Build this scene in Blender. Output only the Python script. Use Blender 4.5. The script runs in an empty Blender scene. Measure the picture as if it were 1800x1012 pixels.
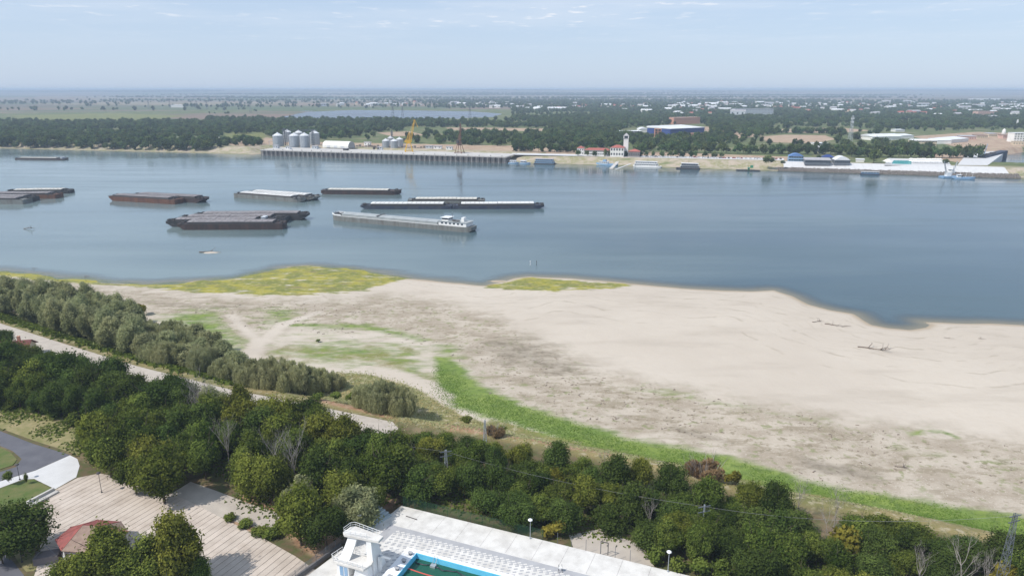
import bpy, bmesh, math, random
import numpy as np
from mathutils import Vector, Matrix, noise as mnoise

random.seed(7)
rng = np.random.default_rng(11)
R = math.radians
sc = bpy.context.scene
col = sc.collection

# ------------------------------------------------------------------ camera
CAM_H = 90.0
PITCH = math.atan(349 / 1250)
cd = bpy.data.cameras.new("camera")
cd.sensor_width = 36.0
cd.lens = 25.0
cd.clip_start = 1.0
cd.clip_end = 120000.0
cam = bpy.data.objects.new("camera", cd)
cam.location = (0, 0, CAM_H)
cam.rotation_euler = (math.pi / 2 - PITCH, 0, 0)
col.objects.link(cam)
sc.camera = cam

# ------------------------------------------------------------------ sky and sun
SUN_EL, SUN_AZ = 50.0, 118.0          # degrees; azimuth measured from the view direction to the left
w = bpy.data.worlds.new("World")
sc.world = w
w.use_nodes = True
nt = w.node_tree
for n in list(nt.nodes):
    nt.nodes.remove(n)
out = nt.nodes.new("ShaderNodeOutputWorld")
bg = nt.nodes.new("ShaderNodeBackground")
sky = nt.nodes.new("ShaderNodeTexSky")
sky.sky_type = 'NISHITA'
sky.sun_disc = False
sky.sun_elevation = R(SUN_EL)
sky.sun_rotation = R(-SUN_AZ)
sky.altitude = 100
sky.air_density = 1.0
sky.dust_density = .7
sky.ozone_density = 1.4
bg.inputs[1].default_value = 0.118
# thin fair-weather clouds, laid on a high flat layer
tc = nt.nodes.new("ShaderNodeTexCoord")
sx = nt.nodes.new("ShaderNodeSeparateXYZ")
nt.links.new(tc.outputs['Generated'], sx.inputs[0])
def wm(op, a, b=None, c=None, clamp=False):
    n = nt.nodes.new("ShaderNodeMath"); n.operation = op; n.use_clamp = clamp
    for i, v in enumerate((a, b, c)):
        if v is None: continue
        if isinstance(v, (int, float)): n.inputs[i].default_value = v
        else: nt.links.new(v, n.inputs[i])
    return n.outputs[0]
zz = wm('MAXIMUM', sx.outputs[2], 0.012)
zc = wm('ADD', zz, 0.02)
cx = wm('DIVIDE', sx.outputs[0], zc)
cy = wm('DIVIDE', sx.outputs[1], zc)
cb = nt.nodes.new("ShaderNodeCombineXYZ")
nt.links.new(cx, cb.inputs[0]); nt.links.new(cy, cb.inputs[1])
def cloud(scale, detail, lo, hi, off, st):
    mp = nt.nodes.new("ShaderNodeMapping"); mp.inputs['Location'].default_value = off; mp.inputs['Scale'].default_value = st
    nt.links.new(cb.outputs[0], mp.inputs[0])
    t = nt.nodes.new("ShaderNodeTexNoise"); t.inputs['Scale'].default_value = scale
    t.inputs['Detail'].default_value = detail; t.inputs['Roughness'].default_value = 0.55
    nt.links.new(mp.outputs[0], t.inputs[0])
    m = nt.nodes.new("ShaderNodeMapRange"); m.interpolation_type = 'SMOOTHSTEP'
    m.inputs[1].default_value = lo; m.inputs[2].default_value = hi
    nt.links.new(t.outputs[0], m.inputs[0])
    return m.outputs[0]
c1 = cloud(3.0, 5.0, 0.56, 0.72, (3.1, 1.7, 0), (1, .75, 1))
c2 = cloud(0.35, 4.0, 0.42, 0.7, (9.0, 4.0, 0), (1, 1, 1))
fade = nt.nodes.new("ShaderNodeMapRange"); fade.interpolation_type = 'SMOOTHSTEP'
fade.inputs[1].default_value = 0.03; fade.inputs[2].default_value = 0.12
nt.links.new(sx.outputs[2], fade.inputs[0])
cm = wm('ADD', wm('MULTIPLY', wm('MULTIPLY', c1, wm('ADD', c2, .35)), 0.7), wm('MULTIPLY', c2, 0.28), clamp=True)
cm = wm('MULTIPLY', cm, fade.outputs[0], clamp=True)
# the pale summer veil that whitens the whole sky
veil = nt.nodes.new("ShaderNodeMix"); veil.data_type = 'RGBA'
veil.inputs[0].default_value = 0.72
nt.links.new(sky.outputs[0], veil.inputs[6]); veil.inputs[7].default_value = (4.85, 6.05, 8.0, 1)
mx = nt.nodes.new("ShaderNodeMix"); mx.data_type = 'RGBA'
nt.links.new(cm, mx.inputs[0]); nt.links.new(veil.outputs[2], mx.inputs[6]); mx.inputs[7].default_value = (7.9, 8.1, 8.6, 1)
nt.links.new(mx.outputs[2], bg.inputs[0])
nt.links.new(bg.outputs[0], out.inputs[0])

sd = bpy.data.lights.new("sun", 'SUN')
sd.energy = 4.4
sd.angle = R(0.53)
sd.color = (1.0, 0.955, 0.89)
sun = bpy.data.objects.new("sun", sd)
_az, _el = R(SUN_AZ), R(SUN_EL)
SDIR = Vector((-math.sin(_az) * math.cos(_el), math.cos(_az) * math.cos(_el), math.sin(_el)))
sun.rotation_euler = SDIR.to_track_quat('Z', 'Y').to_euler()
col.objects.link(sun)

sc.view_settings.view_transform = 'Standard'
sc.view_settings.look = 'None'
sc.view_settings.gamma = 1
sc.view_settings.use_curve_mapping = False
sc.view_settings.exposure = 0.0
sc.render.engine = 'CYCLES'
sc.cycles.max_bounces = 6
sc.cycles.transparent_max_bounces = 12
sc.cycles.volume_bounces = 0
sc.cycles.use_denoising = True

# ------------------------------------------------------------------ helpers
CP, SP = math.cos(PITCH), math.sin(PITCH)
def at(px, py, z=0.0):
    """The place on level z that the photograph (1800 px wide) shows at px, py."""
    a = (px - 900) / 1250; b = -(py - 506) / 1250
    dy = CP + b * SP; dz = -SP + b * CP
    t = (z - CAM_H) / dz
    return Vector((a * t, dy * t, z))
def mpp(p):
    """metres per photograph pixel at p"""
    return (p.y * CP + (CAM_H - p.z) * SP) / 1250
def pts(lst, z=0.0):
    return np.array([[*at(a, b, z)[:2]] for a, b in lst])

def tag(o, label=None, cat=None, group=None, kind=None):
    if label: o['label'] = label
    if cat: o['category'] = cat
    if group: o['group'] = group
    if kind: o['kind'] = kind
    return o
def empty(name, loc, rz=0, label=None, cat=None, group=None):
    o = bpy.data.objects.new(name, None); col.objects.link(o)
    o.location = loc; o.rotation_euler = (0, 0, rz); o.empty_display_size = .5
    return tag(o, label, cat, group)
def link(name, me, parent=None, loc=None, rz=None, scale=None):
    o = bpy.data.objects.new(name, me); col.objects.link(o)
    if parent: o.parent = parent
    if loc is not None: o.location = loc
    if rz is not None: o.rotation_euler = (0, 0, rz)
    if scale is not None: o.scale = scale if hasattr(scale, '__len__') else (scale,) * 3
    return o

class MB:
    def __init__(s): s.v = []; s.f = []; s.m = []; s.cur = 0
    def face(s, idx): s.f.append(tuple(idx)); s.m.append(s.cur)
    def poly(s, P):
        b = len(s.v); s.v += [tuple(p) for p in P]; s.face(range(b, b + len(P)))
    def box(s, x0, x1, y0, y1, z0, z1, rz=0, o=(0, 0, 0)):
        b = len(s.v); c, t = math.cos(rz), math.sin(rz)
        for x, y, z in ((x0, y0, z0), (x1, y0, z0), (x1, y1, z0), (x0, y1, z0), (x0, y0, z1), (x1, y0, z1), (x1, y1, z1), (x0, y1, z1)):
            s.v.append((x * c - y * t + o[0], x * t + y * c + o[1], z + o[2]))
        for q in ((3, 2, 1, 0), (4, 5, 6, 7), (0, 1, 5, 4), (1, 2, 6, 5), (2, 3, 7, 6), (3, 0, 4, 7)):
            s.face([b + i for i in q])
        return s
    def hexa(s, bot, top):
        """a solid between two quads"""
        b = len(s.v); s.v += [tuple(p) for p in bot] + [tuple(p) for p in top]
        for q in ((3, 2, 1, 0), (4, 5, 6, 7), (0, 1, 5, 4), (1, 2, 6, 5), (2, 3, 7, 6), (3, 0, 4, 7)):
            s.face([b + i for i in q])
        return s
    def prism(s, P, z0, z1, top=None):
        n = len(P); b = len(s.v); T = top or P
        s.v += [(p[0], p[1], z0) for p in P] + [(p[0], p[1], z1) for p in T]
        s.face([b + n - 1 - i for i in range(n)]); s.face([b + n + i for i in range(n)])
        for i in range(n):
            j = (i + 1) % n; s.face((b + i, b + j, b + n + j, b + n + i))
        return s
    def tube(s, P, r, k=5, r2=None):
        P = [Vector(p) for p in P]; n = len(P); b = len(s.v)
        for i, p in enumerate(P):
            d = (P[min(i + 1, n - 1)] - P[max(i - 1, 0)]).normalized()
            u = d.orthogonal().normalized() if abs(d.z) < .95 else Vector((1, 0, 0))
            u = (u - d * u.dot(d)).normalized(); vv = d.cross(u)
            rr = r if r2 is None else r + (r2 - r) * i / max(1, n - 1)
            for j in range(k):
                a = 2 * math.pi * j / k
                s.v.append(tuple(p + (u * math.cos(a) + vv * math.sin(a)) * rr))
        for i in range(n - 1):
            for j in range(k):
                s.face((b + i * k + j, b + i * k + (j + 1) % k, b + (i + 1) * k + (j + 1) % k, b + (i + 1) * k + j))
        s.face([b + k - 1 - j for j in range(k)]); s.face([b + (n - 1) * k + j for j in range(k)])
        return s
    def lathe(s, prof, k=12, o=(0, 0, 0)):
        b = len(s.v)
        for r, z in prof:
            for j in range(k):
                a = 2 * math.pi * j / k; s.v.append((o[0] + r * math.cos(a), o[1] + r * math.sin(a), o[2] + z))
        for i in range(len(prof) - 1):
            for j in range(k):
                s.face((b + i * k + j, b + i * k + (j + 1) % k, b + (i + 1) * k + (j + 1) % k, b + (i + 1) * k + j))
        s.face([b + k - 1 - j for j in range(k)]); s.face([b + (len(prof) - 1) * k + j for j in range(k)])
        return s
    def mesh(s, name, mats, smooth=False):
        me = bpy.data.meshes.new(name); me.from_pydata(s.v, [], s.f)
        mats = mats if isinstance(mats, (list, tuple)) else [mats]
        for m in mats: me.materials.append(m)
        if len(mats) > 1: me.polygons.foreach_set('material_index', s.m)
        if smooth: me.polygons.foreach_set('use_smooth', [True] * len(me.polygons))
        me.update(); return me
    def build(s, name, mats, parent=None, loc=None, rz=None, smooth=False):
        return link(name, s.mesh(name, mats, smooth), parent, loc, rz)

def copy_tree(o, parent=None):
    c = o.copy(); col.objects.link(c); c.parent = parent
    for ch in o.children: copy_tree(ch, c)
    return c

# ------------------------------------------------------------------ materials
def mat(name, c, rough=.8, c2=None, scale=.5, bump=0.0, metal=0.0, spec=.3, detail=5, var=0.0, lo=.35, hi=.65, bscale=None, coord='Object', obj_rand=0.0, streak=None):
    m = bpy.data.materials.new(name); m.use_nodes = True
    t = m.node_tree; b = t.nodes['Principled BSDF']
    b.inputs['Roughness'].default_value = rough; b.inputs['Metallic'].default_value = metal
    b.inputs['Specular IOR Level'].default_value = spec
    b.inputs['Base Color'].default_value = (*c, 1)
    tcn = t.nodes.new('ShaderNodeTexCoord'); src = tcn.outputs[coord]
    if streak:
        mp = t.nodes.new('ShaderNodeMapping'); mp.inputs['Scale'].default_value = streak
        t.links.new(src, mp.inputs[0]); src = mp.outputs[0]
    if c2 is not None:
        nz = t.nodes.new('ShaderNodeTexNoise'); nz.inputs['Scale'].default_value = scale; nz.inputs['Detail'].default_value = detail
        nz.inputs['Roughness'].default_value = .6
        t.links.new(src, nz.inputs[0])
        mr = t.nodes.new('ShaderNodeMapRange'); mr.inputs[1].default_value = lo; mr.inputs[2].default_value = hi
        t.links.new(nz.outputs[0], mr.inputs[0])
        mxx = t.nodes.new('ShaderNodeMix'); mxx.data_type = 'RGBA'
        mxx.inputs[6].default_value = (*c, 1); mxx.inputs[7].default_value = (*c2, 1)
        t.links.new(mr.outputs[0], mxx.inputs[0]); last = mxx.outputs[2]
        if obj_rand:
            oi = t.nodes.new('ShaderNodeObjectInfo'); hs = t.nodes.new('ShaderNodeHueSaturation')
            r1 = t.nodes.new('ShaderNodeMapRange'); r1.inputs[3].default_value = 1 - obj_rand; r1.inputs[4].default_value = 1 + obj_rand
            t.links.new(oi.outputs['Random'], r1.inputs[0]); t.links.new(r1.outputs[0], hs.inputs['Value'])
            t.links.new(last, hs.inputs['Color']); last = hs.outputs[0]
        t.links.new(last, b.inputs['Base Color'])
    if bump:
        nb = t.nodes.new('ShaderNodeTexNoise'); nb.inputs['Scale'].default_value = bscale or scale * 6; nb.inputs['Detail'].default_value = 4
        t.links.new(src, nb.inputs[0])
        bp = t.nodes.new('ShaderNodeBump'); bp.inputs['Strength'].default_value = bump; bp.inputs['Distance'].default_value = .2
        t.links.new(nb.outputs[0], bp.inputs['Height']); t.links.new(bp.outputs[0], b.inputs['Normal'])
    return m

M = {}
M['rust'] = mat('rusted_hull_paint', (.155, .075, .048), .85, (.085, .045, .034), .35, streak=(1, 1, .25))
M['brown_hull'] = mat('dark_brown_hull_paint', (.040, .031, .031), .75, (.075, .048, .042), .4, streak=(1, 1, .2))
M['black_hull'] = mat('black_hull_paint', (.03, .032, .036), .7, (.06, .055, .055), .4)
M['grey_hull'] = mat('grey_hull_paint', (.20, .21, .20), .7, (.13, .125, .115), .4, streak=(1, 1, .2))
M['navy_hull'] = mat('blue_black_hull_paint', (.03, .04, .075), .7, (.06, .065, .08), .3)
M['deck_grey'] = mat('weathered_grey_deck', (.16, .155, .155), .85, (.10, .09, .09), .5)
M['cover_grey'] = mat('grey_mauve_hatch_steel', (.26, .245, .25), .8, (.19, .17, .17), .3)
M['cover_white'] = mat('white_hatch_paint', (.70, .70, .68), .7, (.58, .57, .55), .3)
M['cover_cream'] = mat('cream_hatch_paint', (.60, .58, .52), .7, (.5, .48, .43), .3)
M['cover_alu'] = mat('aluminium_hatch', (.42, .44, .43), .55, (.34, .36, .36), .25, metal=.2)
M['white'] = mat('white_paint', (.78, .78, .77), .6, (.68, .68, .67), .4)
M['glass'] = mat('dark_window_glass', (.03, .04, .05), .12, spec=.6)
M['dark'] = mat('dark_machinery_paint', (.05, .05, .055), .7, (.09, .08, .075), 1.5)
M['steel'] = mat('galvanised_steel', (.42, .45, .47), .45, (.34, .37, .40), .3, metal=.35)
M['steel_dark'] = mat('weathered_steel_frame', (.18, .20, .22), .6, (.12, .13, .15), .5, metal=.3)
M['concrete'] = mat('pale_concrete', (.52, .50, .47), .9, (.42, .40, .375), .12, bump=.15, bscale=2)
M['concrete_dk'] = mat('stained_concrete', (.22, .205, .20), .9, (.13, .115, .11), .35, streak=(1, 1, .15))
M['deckpool'] = mat('white_pool_concrete', (.65, .63, .595), .9, (.46, .44, .41), .35, bump=.1, bscale=3, lo=.42, hi=.75, detail=8)
M['pave_grey'] = mat('grey_paver', (.40, .40, .41), .9, (.34, .34, .35), .5)
M['coping'] = mat('white_coping', (.86, .86, .86), .7, (.78, .78, .78), .4)
M['cyan'] = mat('cyan_pool_tile', (.12, .50, .74), .4, (.16, .58, .80), 1.2)
M['yellow'] = mat('yellow_crane_paint', (.72, .44, .03), .6, (.60, .34, .03), .5)
M['rusty'] = mat('rusty_crane_steel', (.24, .13, .08), .8, (.15, .09, .07), .4)
M['maroon'] = mat('maroon_roof_tile', (.17, .06, .05), .85, (.12, .045, .04), .6)
M['tile_red'] = mat('red_roof_tile', (.38, .12, .095), .8, (.30, .10, .08), .35, obj_rand=.1)
M['tile_fade'] = mat('faded_roof_shingle', (.30, .22, .17), .9, (.22, .15, .12), 1.2)
M['tile_gaz'] = mat('red_bitumen_shingle', (.29, .085, .075), .85, (.20, .07, .06), 1.0)
M['wall_white'] = mat('white_render', (.74, .73, .70), .85, (.66, .65, .62), .2, obj_rand=.08)
M['wall_cream'] = mat('cream_render', (.62, .52, .38), .85, (.55, .46, .34), .2)
M['wall_pink'] = mat('pink_render', (.60, .40, .33), .85, (.52, .34, .28), .2)
M['wall_grey'] = mat('grey_panel_wall', (.50, .53, .56), .8, (.44, .47, .50), .2)
M['brick'] = mat('orange_hollow_brick', (.55, .28, .19), .9, (.46, .24, .16), .5)
M['blue'] = mat('blue_cladding', (.025, .05, .19), .6, (.035, .065, .22), .2)
M['blue_lt'] = mat('light_blue_paint', (.17, .30, .46), .6, (.24, .36, .50), .6)
M['blue_roof'] = mat('blue_arch_roof', (.08, .17, .38), .5, (.11, .21, .42), .4)
M['roof_grey'] = mat('grey_sheet_roof', (.40, .39, .40), .7, (.33, .32, .33), .3)
M['roof_white'] = mat('white_sheet_roof', (.72, .73, .74), .6, (.62, .63, .64), .1)
M['roof_dark'] = mat('dark_bitumen_roof', (.13, .12, .125), .85, (.18, .16, .16), .3)
M['pvc'] = mat('white_tent_membrane', (.82, .81, .74), .6, (.76, .75, .69), .2)
M['green_boat'] = mat('green_boat_paint', (.03, .20, .11), .6, (.05, .24, .14), .6)
M['bark'] = mat('brown_bark', (.11, .085, .06), .95, (.07, .055, .04), 3, bump=.4, bscale=8)
M['bark_pale'] = mat('pale_dead_wood', (.34, .31, .28), .95, (.24, .21, .19), 3)
M['asphalt'] = mat('grey_asphalt', (.13, .13, .145), .9, (.10, .10, .115), .25, bump=.1, bscale=6)
M['path_concrete'] = mat('dusty_concrete_road', (.47, .42, .36), .9, (.38, .335, .29), .35, bump=.15, bscale=3, lo=.3, hi=.7)
M['white_concrete'] = mat('fresh_pale_concrete', (.58, .575, .57), .9, (.52, .515, .51), .3)
M['slab'] = mat('beige_cast_slab', (.52, .45, .385), .9, (.37, .305, .25), .22, bump=.12, bscale=5, obj_rand=.05, lo=.42, hi=.75, detail=8)
M['joint'] = mat('dark_joint_soil', (.26, .22, .18), .95, (.17, .16, .10), 1.5)
M['soil'] = mat('reddish_soil', (.27, .17, .11), .95, (.33, .24, .16), .5)
M['lawn'] = mat('mown_lawn', (.085, .125, .03), .95, (.16, .15, .06), .35, bump=.5, bscale=6, lo=.4, hi=.7)
M['dry_lawn'] = mat('dry_lawn', (.30, .25, .13), .95, (.17, .17, .06), .4, bump=.4, bscale=5)
M['red_rope'] = mat('red_lane_float', (.62, .10, .08), .5)
M['black_rubber'] = mat('black_hose', (.015, .02, .03), .5)
M['stone'] = mat('riprap_stone', (.27, .24, .21), .9, (.17, .15, .135), .8, obj_rand=.15)
M['drift'] = mat('driftwood', (.14, .11, .09), .95, (.22, .18, .15), 2)
M['wire'] = mat('power_cable', (.25, .25, .25), .6)
M['fence_green'] = mat('green_fence_wire', (.03, .09, .05), .6)
M['gal_grey'] = mat('grey_bench_board', (.40, .47, .50), .5, (.33, .40, .43), .8)
M['car_w'] = mat('white_car_paint', (.75, .75, .75), .3, spec=.5)
M['car_d'] = mat('dark_car_paint', (.06, .07, .09), .3, spec=.5)
M['car_r'] = mat('red_car_paint', (.35, .05, .04), .3, spec=.5)
M['tyre'] = mat('tyre_rubber', (.02, .02, .02), .9)
M['skin'] = mat('skin', (.5, .32, .24), .7)
M['cloth_b'] = mat('blue_cloth', (.05, .09, .2), .8)

def leafmat(name, c, c2, trans=.3, val=.22, hue=.012, extra=None):
    """foliage: per-leaf and per-clump colour of its own, thin enough to pass some light"""
    m = bpy.data.materials.new(name); m.use_nodes = True; t = m.node_tree
    t.nodes.remove(t.nodes['Principled BSDF']); o = t.nodes['Material Output']
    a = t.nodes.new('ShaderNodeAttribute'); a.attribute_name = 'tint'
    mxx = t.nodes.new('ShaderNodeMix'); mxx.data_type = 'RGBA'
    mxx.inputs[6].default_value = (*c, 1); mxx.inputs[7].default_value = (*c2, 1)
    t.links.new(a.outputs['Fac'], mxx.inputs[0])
    oi = t.nodes.new('ShaderNodeObjectInfo')
    hs = t.nodes.new('ShaderNodeHueSaturation')
    mv = t.nodes.new('ShaderNodeMapRange'); mv.inputs[3].default_value = 1 - val; mv.inputs[4].default_value = 1 + val
    t.links.new(oi.outputs['Random'], mv.inputs[0]); t.links.new(mv.outputs[0], hs.inputs['Value'])
    wn = t.nodes.new('ShaderNodeTexWhiteNoise'); wn.noise_dimensions = '1D'; t.links.new(oi.outputs['Random'], wn.inputs['W'])
    mh = t.nodes.new('ShaderNodeMapRange'); mh.inputs[3].default_value = .5 - hue; mh.inputs[4].default_value = .5 + hue
    t.links.new(wn.outputs[0], mh.inputs[0]); t.links.new(mh.outputs[0], hs.inputs['Hue'])
    t.links.new(mxx.outputs[2], hs.inputs['Color'])
    d = t.nodes.new('ShaderNodeBsdfDiffuse'); tr = t.nodes.new('ShaderNodeBsdfTranslucent'); ms = t.nodes.new('ShaderNodeMixShader')
    ms.inputs[0].default_value = trans
    t.links.new(hs.outputs[0], d.inputs[0]); t.links.new(hs.outputs[0], tr.inputs[0])
    t.links.new(d.outputs[0], ms.inputs[1]); t.links.new(tr.outputs[0], ms.inputs[2]); t.links.new(ms.outputs[0], o.inputs[0])
    return m
LF = {
    'dark': leafmat('dark_green_leaves', (.032, .054, .013), (.100, .142, .034)),
    'mid': leafmat('mid_green_leaves', (.048, .076, .015), (.165, .205, .042)),
    'olive': leafmat('olive_green_leaves', (.078, .098, .017), (.250, .262, .050)),
    'willow': leafmat('grey_green_willow_leaves', (.23, .25, .115), (.37, .38, .20), val=.12, trans=.4),
    'twig': leafmat('brown_green_thicket', (.29, .30, .145), (.43, .43, .23), val=.12, trans=.42),
    'yellow': leafmat('yellow_green_leaves', (.16, .15, .025), (.26, .23, .04)),
    'rusty': leafmat('russet_dry_leaves', (.20, .13, .075), (.28, .19, .10)),
    'far': leafmat('far_wood_leaves', (.045, .076, .026), (.125, .165, .058), val=.45, hue=.025),
    'weed': leafmat('low_green_weeds', (.10, .17, .03), (.175, .25, .05)),
}
# ------------------------------------------------------------------ ground fields
def vnoise(x, y, s, seed=0, octv=3):
    r = np.zeros_like(x, dtype=float); amp = 1.0; tot = 0
    for o in range(octv):
        g = np.random.default_rng(seed * 31 + o).random((256, 256))
        u = x / s * 2 ** o; v = y / s * 2 ** o
        i = np.floor(u).astype(int); j = np.floor(v).astype(int); fu = u - i; fv = v - j
        fu = fu * fu * (3 - 2 * fu); fv = fv * fv * (3 - 2 * fv)
        i0, i1, j0, j1 = i % 256, (i + 1) % 256, j % 256, (j + 1) % 256
        r += amp * ((g[i0, j0] * (1 - fu) + g[i1, j0] * fu) * (1 - fv) + (g[i0, j1] * (1 - fu) + g[i1, j1] * fu) * fv)
        tot += amp; amp *= .5
    return r / tot
def seg_dist(x, y, P, closed=True):
    d = np.full(x.shape, 1e18); n = len(P)
    for i in range(n if closed else n - 1):
        a = P[i]; b = P[(i + 1) % n]; e = b - a
        t = np.clip(((x - a[0]) * e[0] + (y - a[1]) * e[1]) / max(1e-9, e @ e), 0, 1)
        d = np.minimum(d, (x - a[0] - t * e[0]) ** 2 + (y - a[1] - t * e[1]) ** 2)
    return np.sqrt(d)
def inside(x, y, P):
    c = np.zeros(x.shape, bool); n = len(P)
    for i in range(n):
        x0, y0 = P[i]; x1, y1 = P[(i + 1) % n]
        if y0 == y1: continue
        k = ((y0 > y) != (y1 > y)) & (x < (x1 - x0) * (y - y0) / (y1 - y0) + x0)
        c ^= k
    return c
def sdist(x, y, P):
    """signed distance to a closed outline, positive inside"""
    d = seg_dist(x, y, P); return np.where(inside(x, y, P), d, -d)
def sstep(v, a, b):
    t = np.clip((v - a) / (b - a), 0, 1); return t * t * (3 - 2 * t)

SHORE = [(-500, 462), (-200, 470), (0, 476), (60, 482), (110, 488), (190, 497), (250, 500), (330, 496), (400, 491), (450, 481), (490, 472), (540, 467), (600, 473), (660, 480), (720, 490), (790, 497), (850, 502), (880, 496), (905, 489), (930, 486), (1000, 489), (1060, 494), (1120, 500), (1200, 507), (1270, 511), (1320, 512), (1360, 510), (1390, 520), (1420, 535), (1460, 545), (1500, 552), (1515, 562), (1530, 571), (1560, 577), (1600, 580), (1628, 576), (1638, 571), (1622, 566), (1680, 568), (1740, 569), (1800, 572), (2000, 582), (2300, 600)]
NEAR = np.vstack([pts(SHORE, 0), [(6000, 200), (6000, -3000), (-6000, -3000), (-6000, 500)]])
FARSH = [(-600, 259), (-200, 260), (0, 261), (120, 264), (250, 267), (380, 270), (445, 272), (475, 268), (600, 272), (875, 281.5), (900, 286), (1000, 289), (1100, 292), (1200, 296), (1290, 298.5), (1366, 300.6), (1784, 313.4), (1900, 318), (2400, 335)]
FARB = np.vstack([[(-60000, 1400)], pts(FARSH, 0), [(60000, 300), (60000, 90000), (-60000, 90000)]])
BASIN = pts([(1722, 294), (1745, 283), (1775, 272), (1800, 268), (1960, 262), (1960, 300), (1800, 296)], 0)
LAKE = pts([(498, 206), (540, 197), (620, 193.5), (720, 194), (830, 196), (880, 200), (862, 206), (700, 209), (560, 208.5)], 8)
UP = [(-300, 478), (-100, 520), (0, 562), (110, 597), (240, 637), (400, 678), (550, 707), (680, 733), (790, 752), (900, 772), (1060, 806), (1200, 826), (1320, 868), (1500, 900), (1650, 930), (1830, 965), (2300, 1060)]
BANK = np.vstack([pts(UP, 6), [(3000, 60), (3000, -3000), (-6000, -3000), (-6000, 700)]])
BARS = [(370, 444, 2.2), (872, 494, 2.2)]
ZN = 6.0; ZF = 8.0
def height(x, y):
    sn = np.where(y < 1000, sdist(x, y, NEAR), -500); sf = np.where(y > 600, sdist(x, y, FARB), -500)
    wob = (vnoise(x, y, 14, 3) - .5)
    sn2 = sn + wob * 1.6 + (vnoise(x, y, 45, 4) - .5) * (1.6 + 5 * sstep(-x, -20, 60)) + (vnoise(x * .5, y, 7, 14) - .5) * 7 * sstep(-x, -10, 40)
    hn = np.where(sn2 > 0, 1.7 * (1 - np.exp(-sn2 / 55.0)) + np.clip(sn2 / 30, 0, 1) * (vnoise(x, y, 38, 5) - .5) * .9 + np.clip(sn2 / 20, 0, 1) * (vnoise(x, y, 5, 6) - .5) * .12, np.maximum(-3.0, sn2 * .03))
    for bx, by, br in BARS:
        c_ = at(bx, by, 0); dd = np.sqrt(((x - c_.x) / 1.6) ** 2 + (y - c_.y) ** 2) + (vnoise(x, y, 4, 15) - .5) * 3
        hn = np.maximum(hn, np.clip(.5 * (1 - dd / br), -3, .35))
    eb = sdist(x, y, BANK) + np.clip(vnoise(x, y, 20, 8) - .5, -.5, .5) * 4
    e = sstep(eb, -13, 0)
    hn = hn * (1 - e) + ZN * e
    hf = np.where(sf > 0, .9 * sstep(sf, 0, 7) + (ZF - .9) * sstep(sf, 8, 30), np.maximum(-3.0, sf * .05))
    bs = sdist(x, y, BASIN); hf = np.where(bs > -14, hf * sstep(-bs, 0, 14) - 1.5 * sstep(bs, -4, 3), hf)
    lk = sdist(x, y, LAKE); hf = hf - 2.5 * sstep(lk, -15, 25)
    hf = hf + 66 * sstep(y, 9500, 17000) * (.72 + .5 * vnoise(x, y * .4, 5200, 9, 3)) + 14 * sstep(y, 5200, 9000) * (vnoise(x, y, 2600, 12) - .3)
    hf = hf + sstep(y, 1150, 1500) * (vnoise(x, y, 160, 13) - .5) * 1.5
    return np.where(y < 700, np.maximum(hn, -3), hf), sn, sf, eb

def field(x, y, poly, z, soft=3.0, hard=False):
    P = pts(poly, z)
    lo = P.min(0) - soft * 2; hi = P.max(0) + soft * 2
    r = np.zeros(x.shape); k = (x > lo[0]) & (x < hi[0]) & (y > lo[1]) & (y < hi[1])
    if k.any(): r[k] = np.clip(.5 + sdist(x[k], y[k], P) / (2 * soft), 0, 1)
    return r
def line_field(x, y, line, z, wid, soft=2.0):
    P = pts(line, z); lo = P.min(0) - wid * 3; hi = P.max(0) + wid * 3
    r = np.zeros(x.shape); k = (x > lo[0]) & (x < hi[0]) & (y > lo[1]) & (y < hi[1])
    if k.any(): r[k] = np.clip(.5 + (wid - seg_dist(x[k], y[k], P, False)) / (2 * soft), 0, 1)
    return r

ys = np.concatenate([np.geomspace(55, 480, 430), np.linspace(484, 880, 70), np.geomspace(886, 1500, 150), np.geomspace(1512, 34000, 260)])
ts = np.concatenate([np.linspace(-1.7, -.96, 30), np.linspace(-.95, .95, 560), np.linspace(.96, 1.7, 30)])
NR, NC = len(ys), len(ts)
Y = np.repeat(ys[:, None], NC, 1); X = Y * ts[None, :]
Hh, SN, SF, EB = height(X, Y)
Hh = np.where(ys[:, None] < 75, ZN, Hh)

def grid_mesh(name, X, Y, Z):
    nr, nc = X.shape
    me = bpy.data.meshes.new(name)
    v = np.stack([X, Y, Z], -1).reshape(-1, 3).astype(np.float32)
    idx = np.arange(nr * nc).reshape(nr, nc)
    q = np.stack([idx[:-1, :-1], idx[:-1, 1:], idx[1:, 1:], idx[1:, :-1]], -1).reshape(-1, 4).astype(np.int32)
    me.vertices.add(len(v)); me.vertices.foreach_set('co', v.ravel())
    me.loops.add(q.size); me.loops.foreach_set('vertex_index', q.ravel())
    me.polygons.add(len(q)); me.polygons.foreach_set('loop_start', np.arange(0, q.size, 4, dtype=np.int32))
    me.polygons.foreach_set('use_smooth', np.ones(len(q), bool))
    me.update(calc_edges=True); me.validate()
    return me
def col_attr(me, name, a, b, c, d=None):
    at_ = me.color_attributes.new(name, 'FLOAT_COLOR', 'POINT')
    d = np.zeros_like(a) if d is None else d
    at_.data.foreach_set('color', np.stack([a, b, c, d], -1).ravel().astype(np.float32))
def f_attr(me, name, a):
    t = me.attributes.new(name, 'FLOAT', 'POINT'); t.data.foreach_set('value', a.ravel().astype(np.float32))

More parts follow.
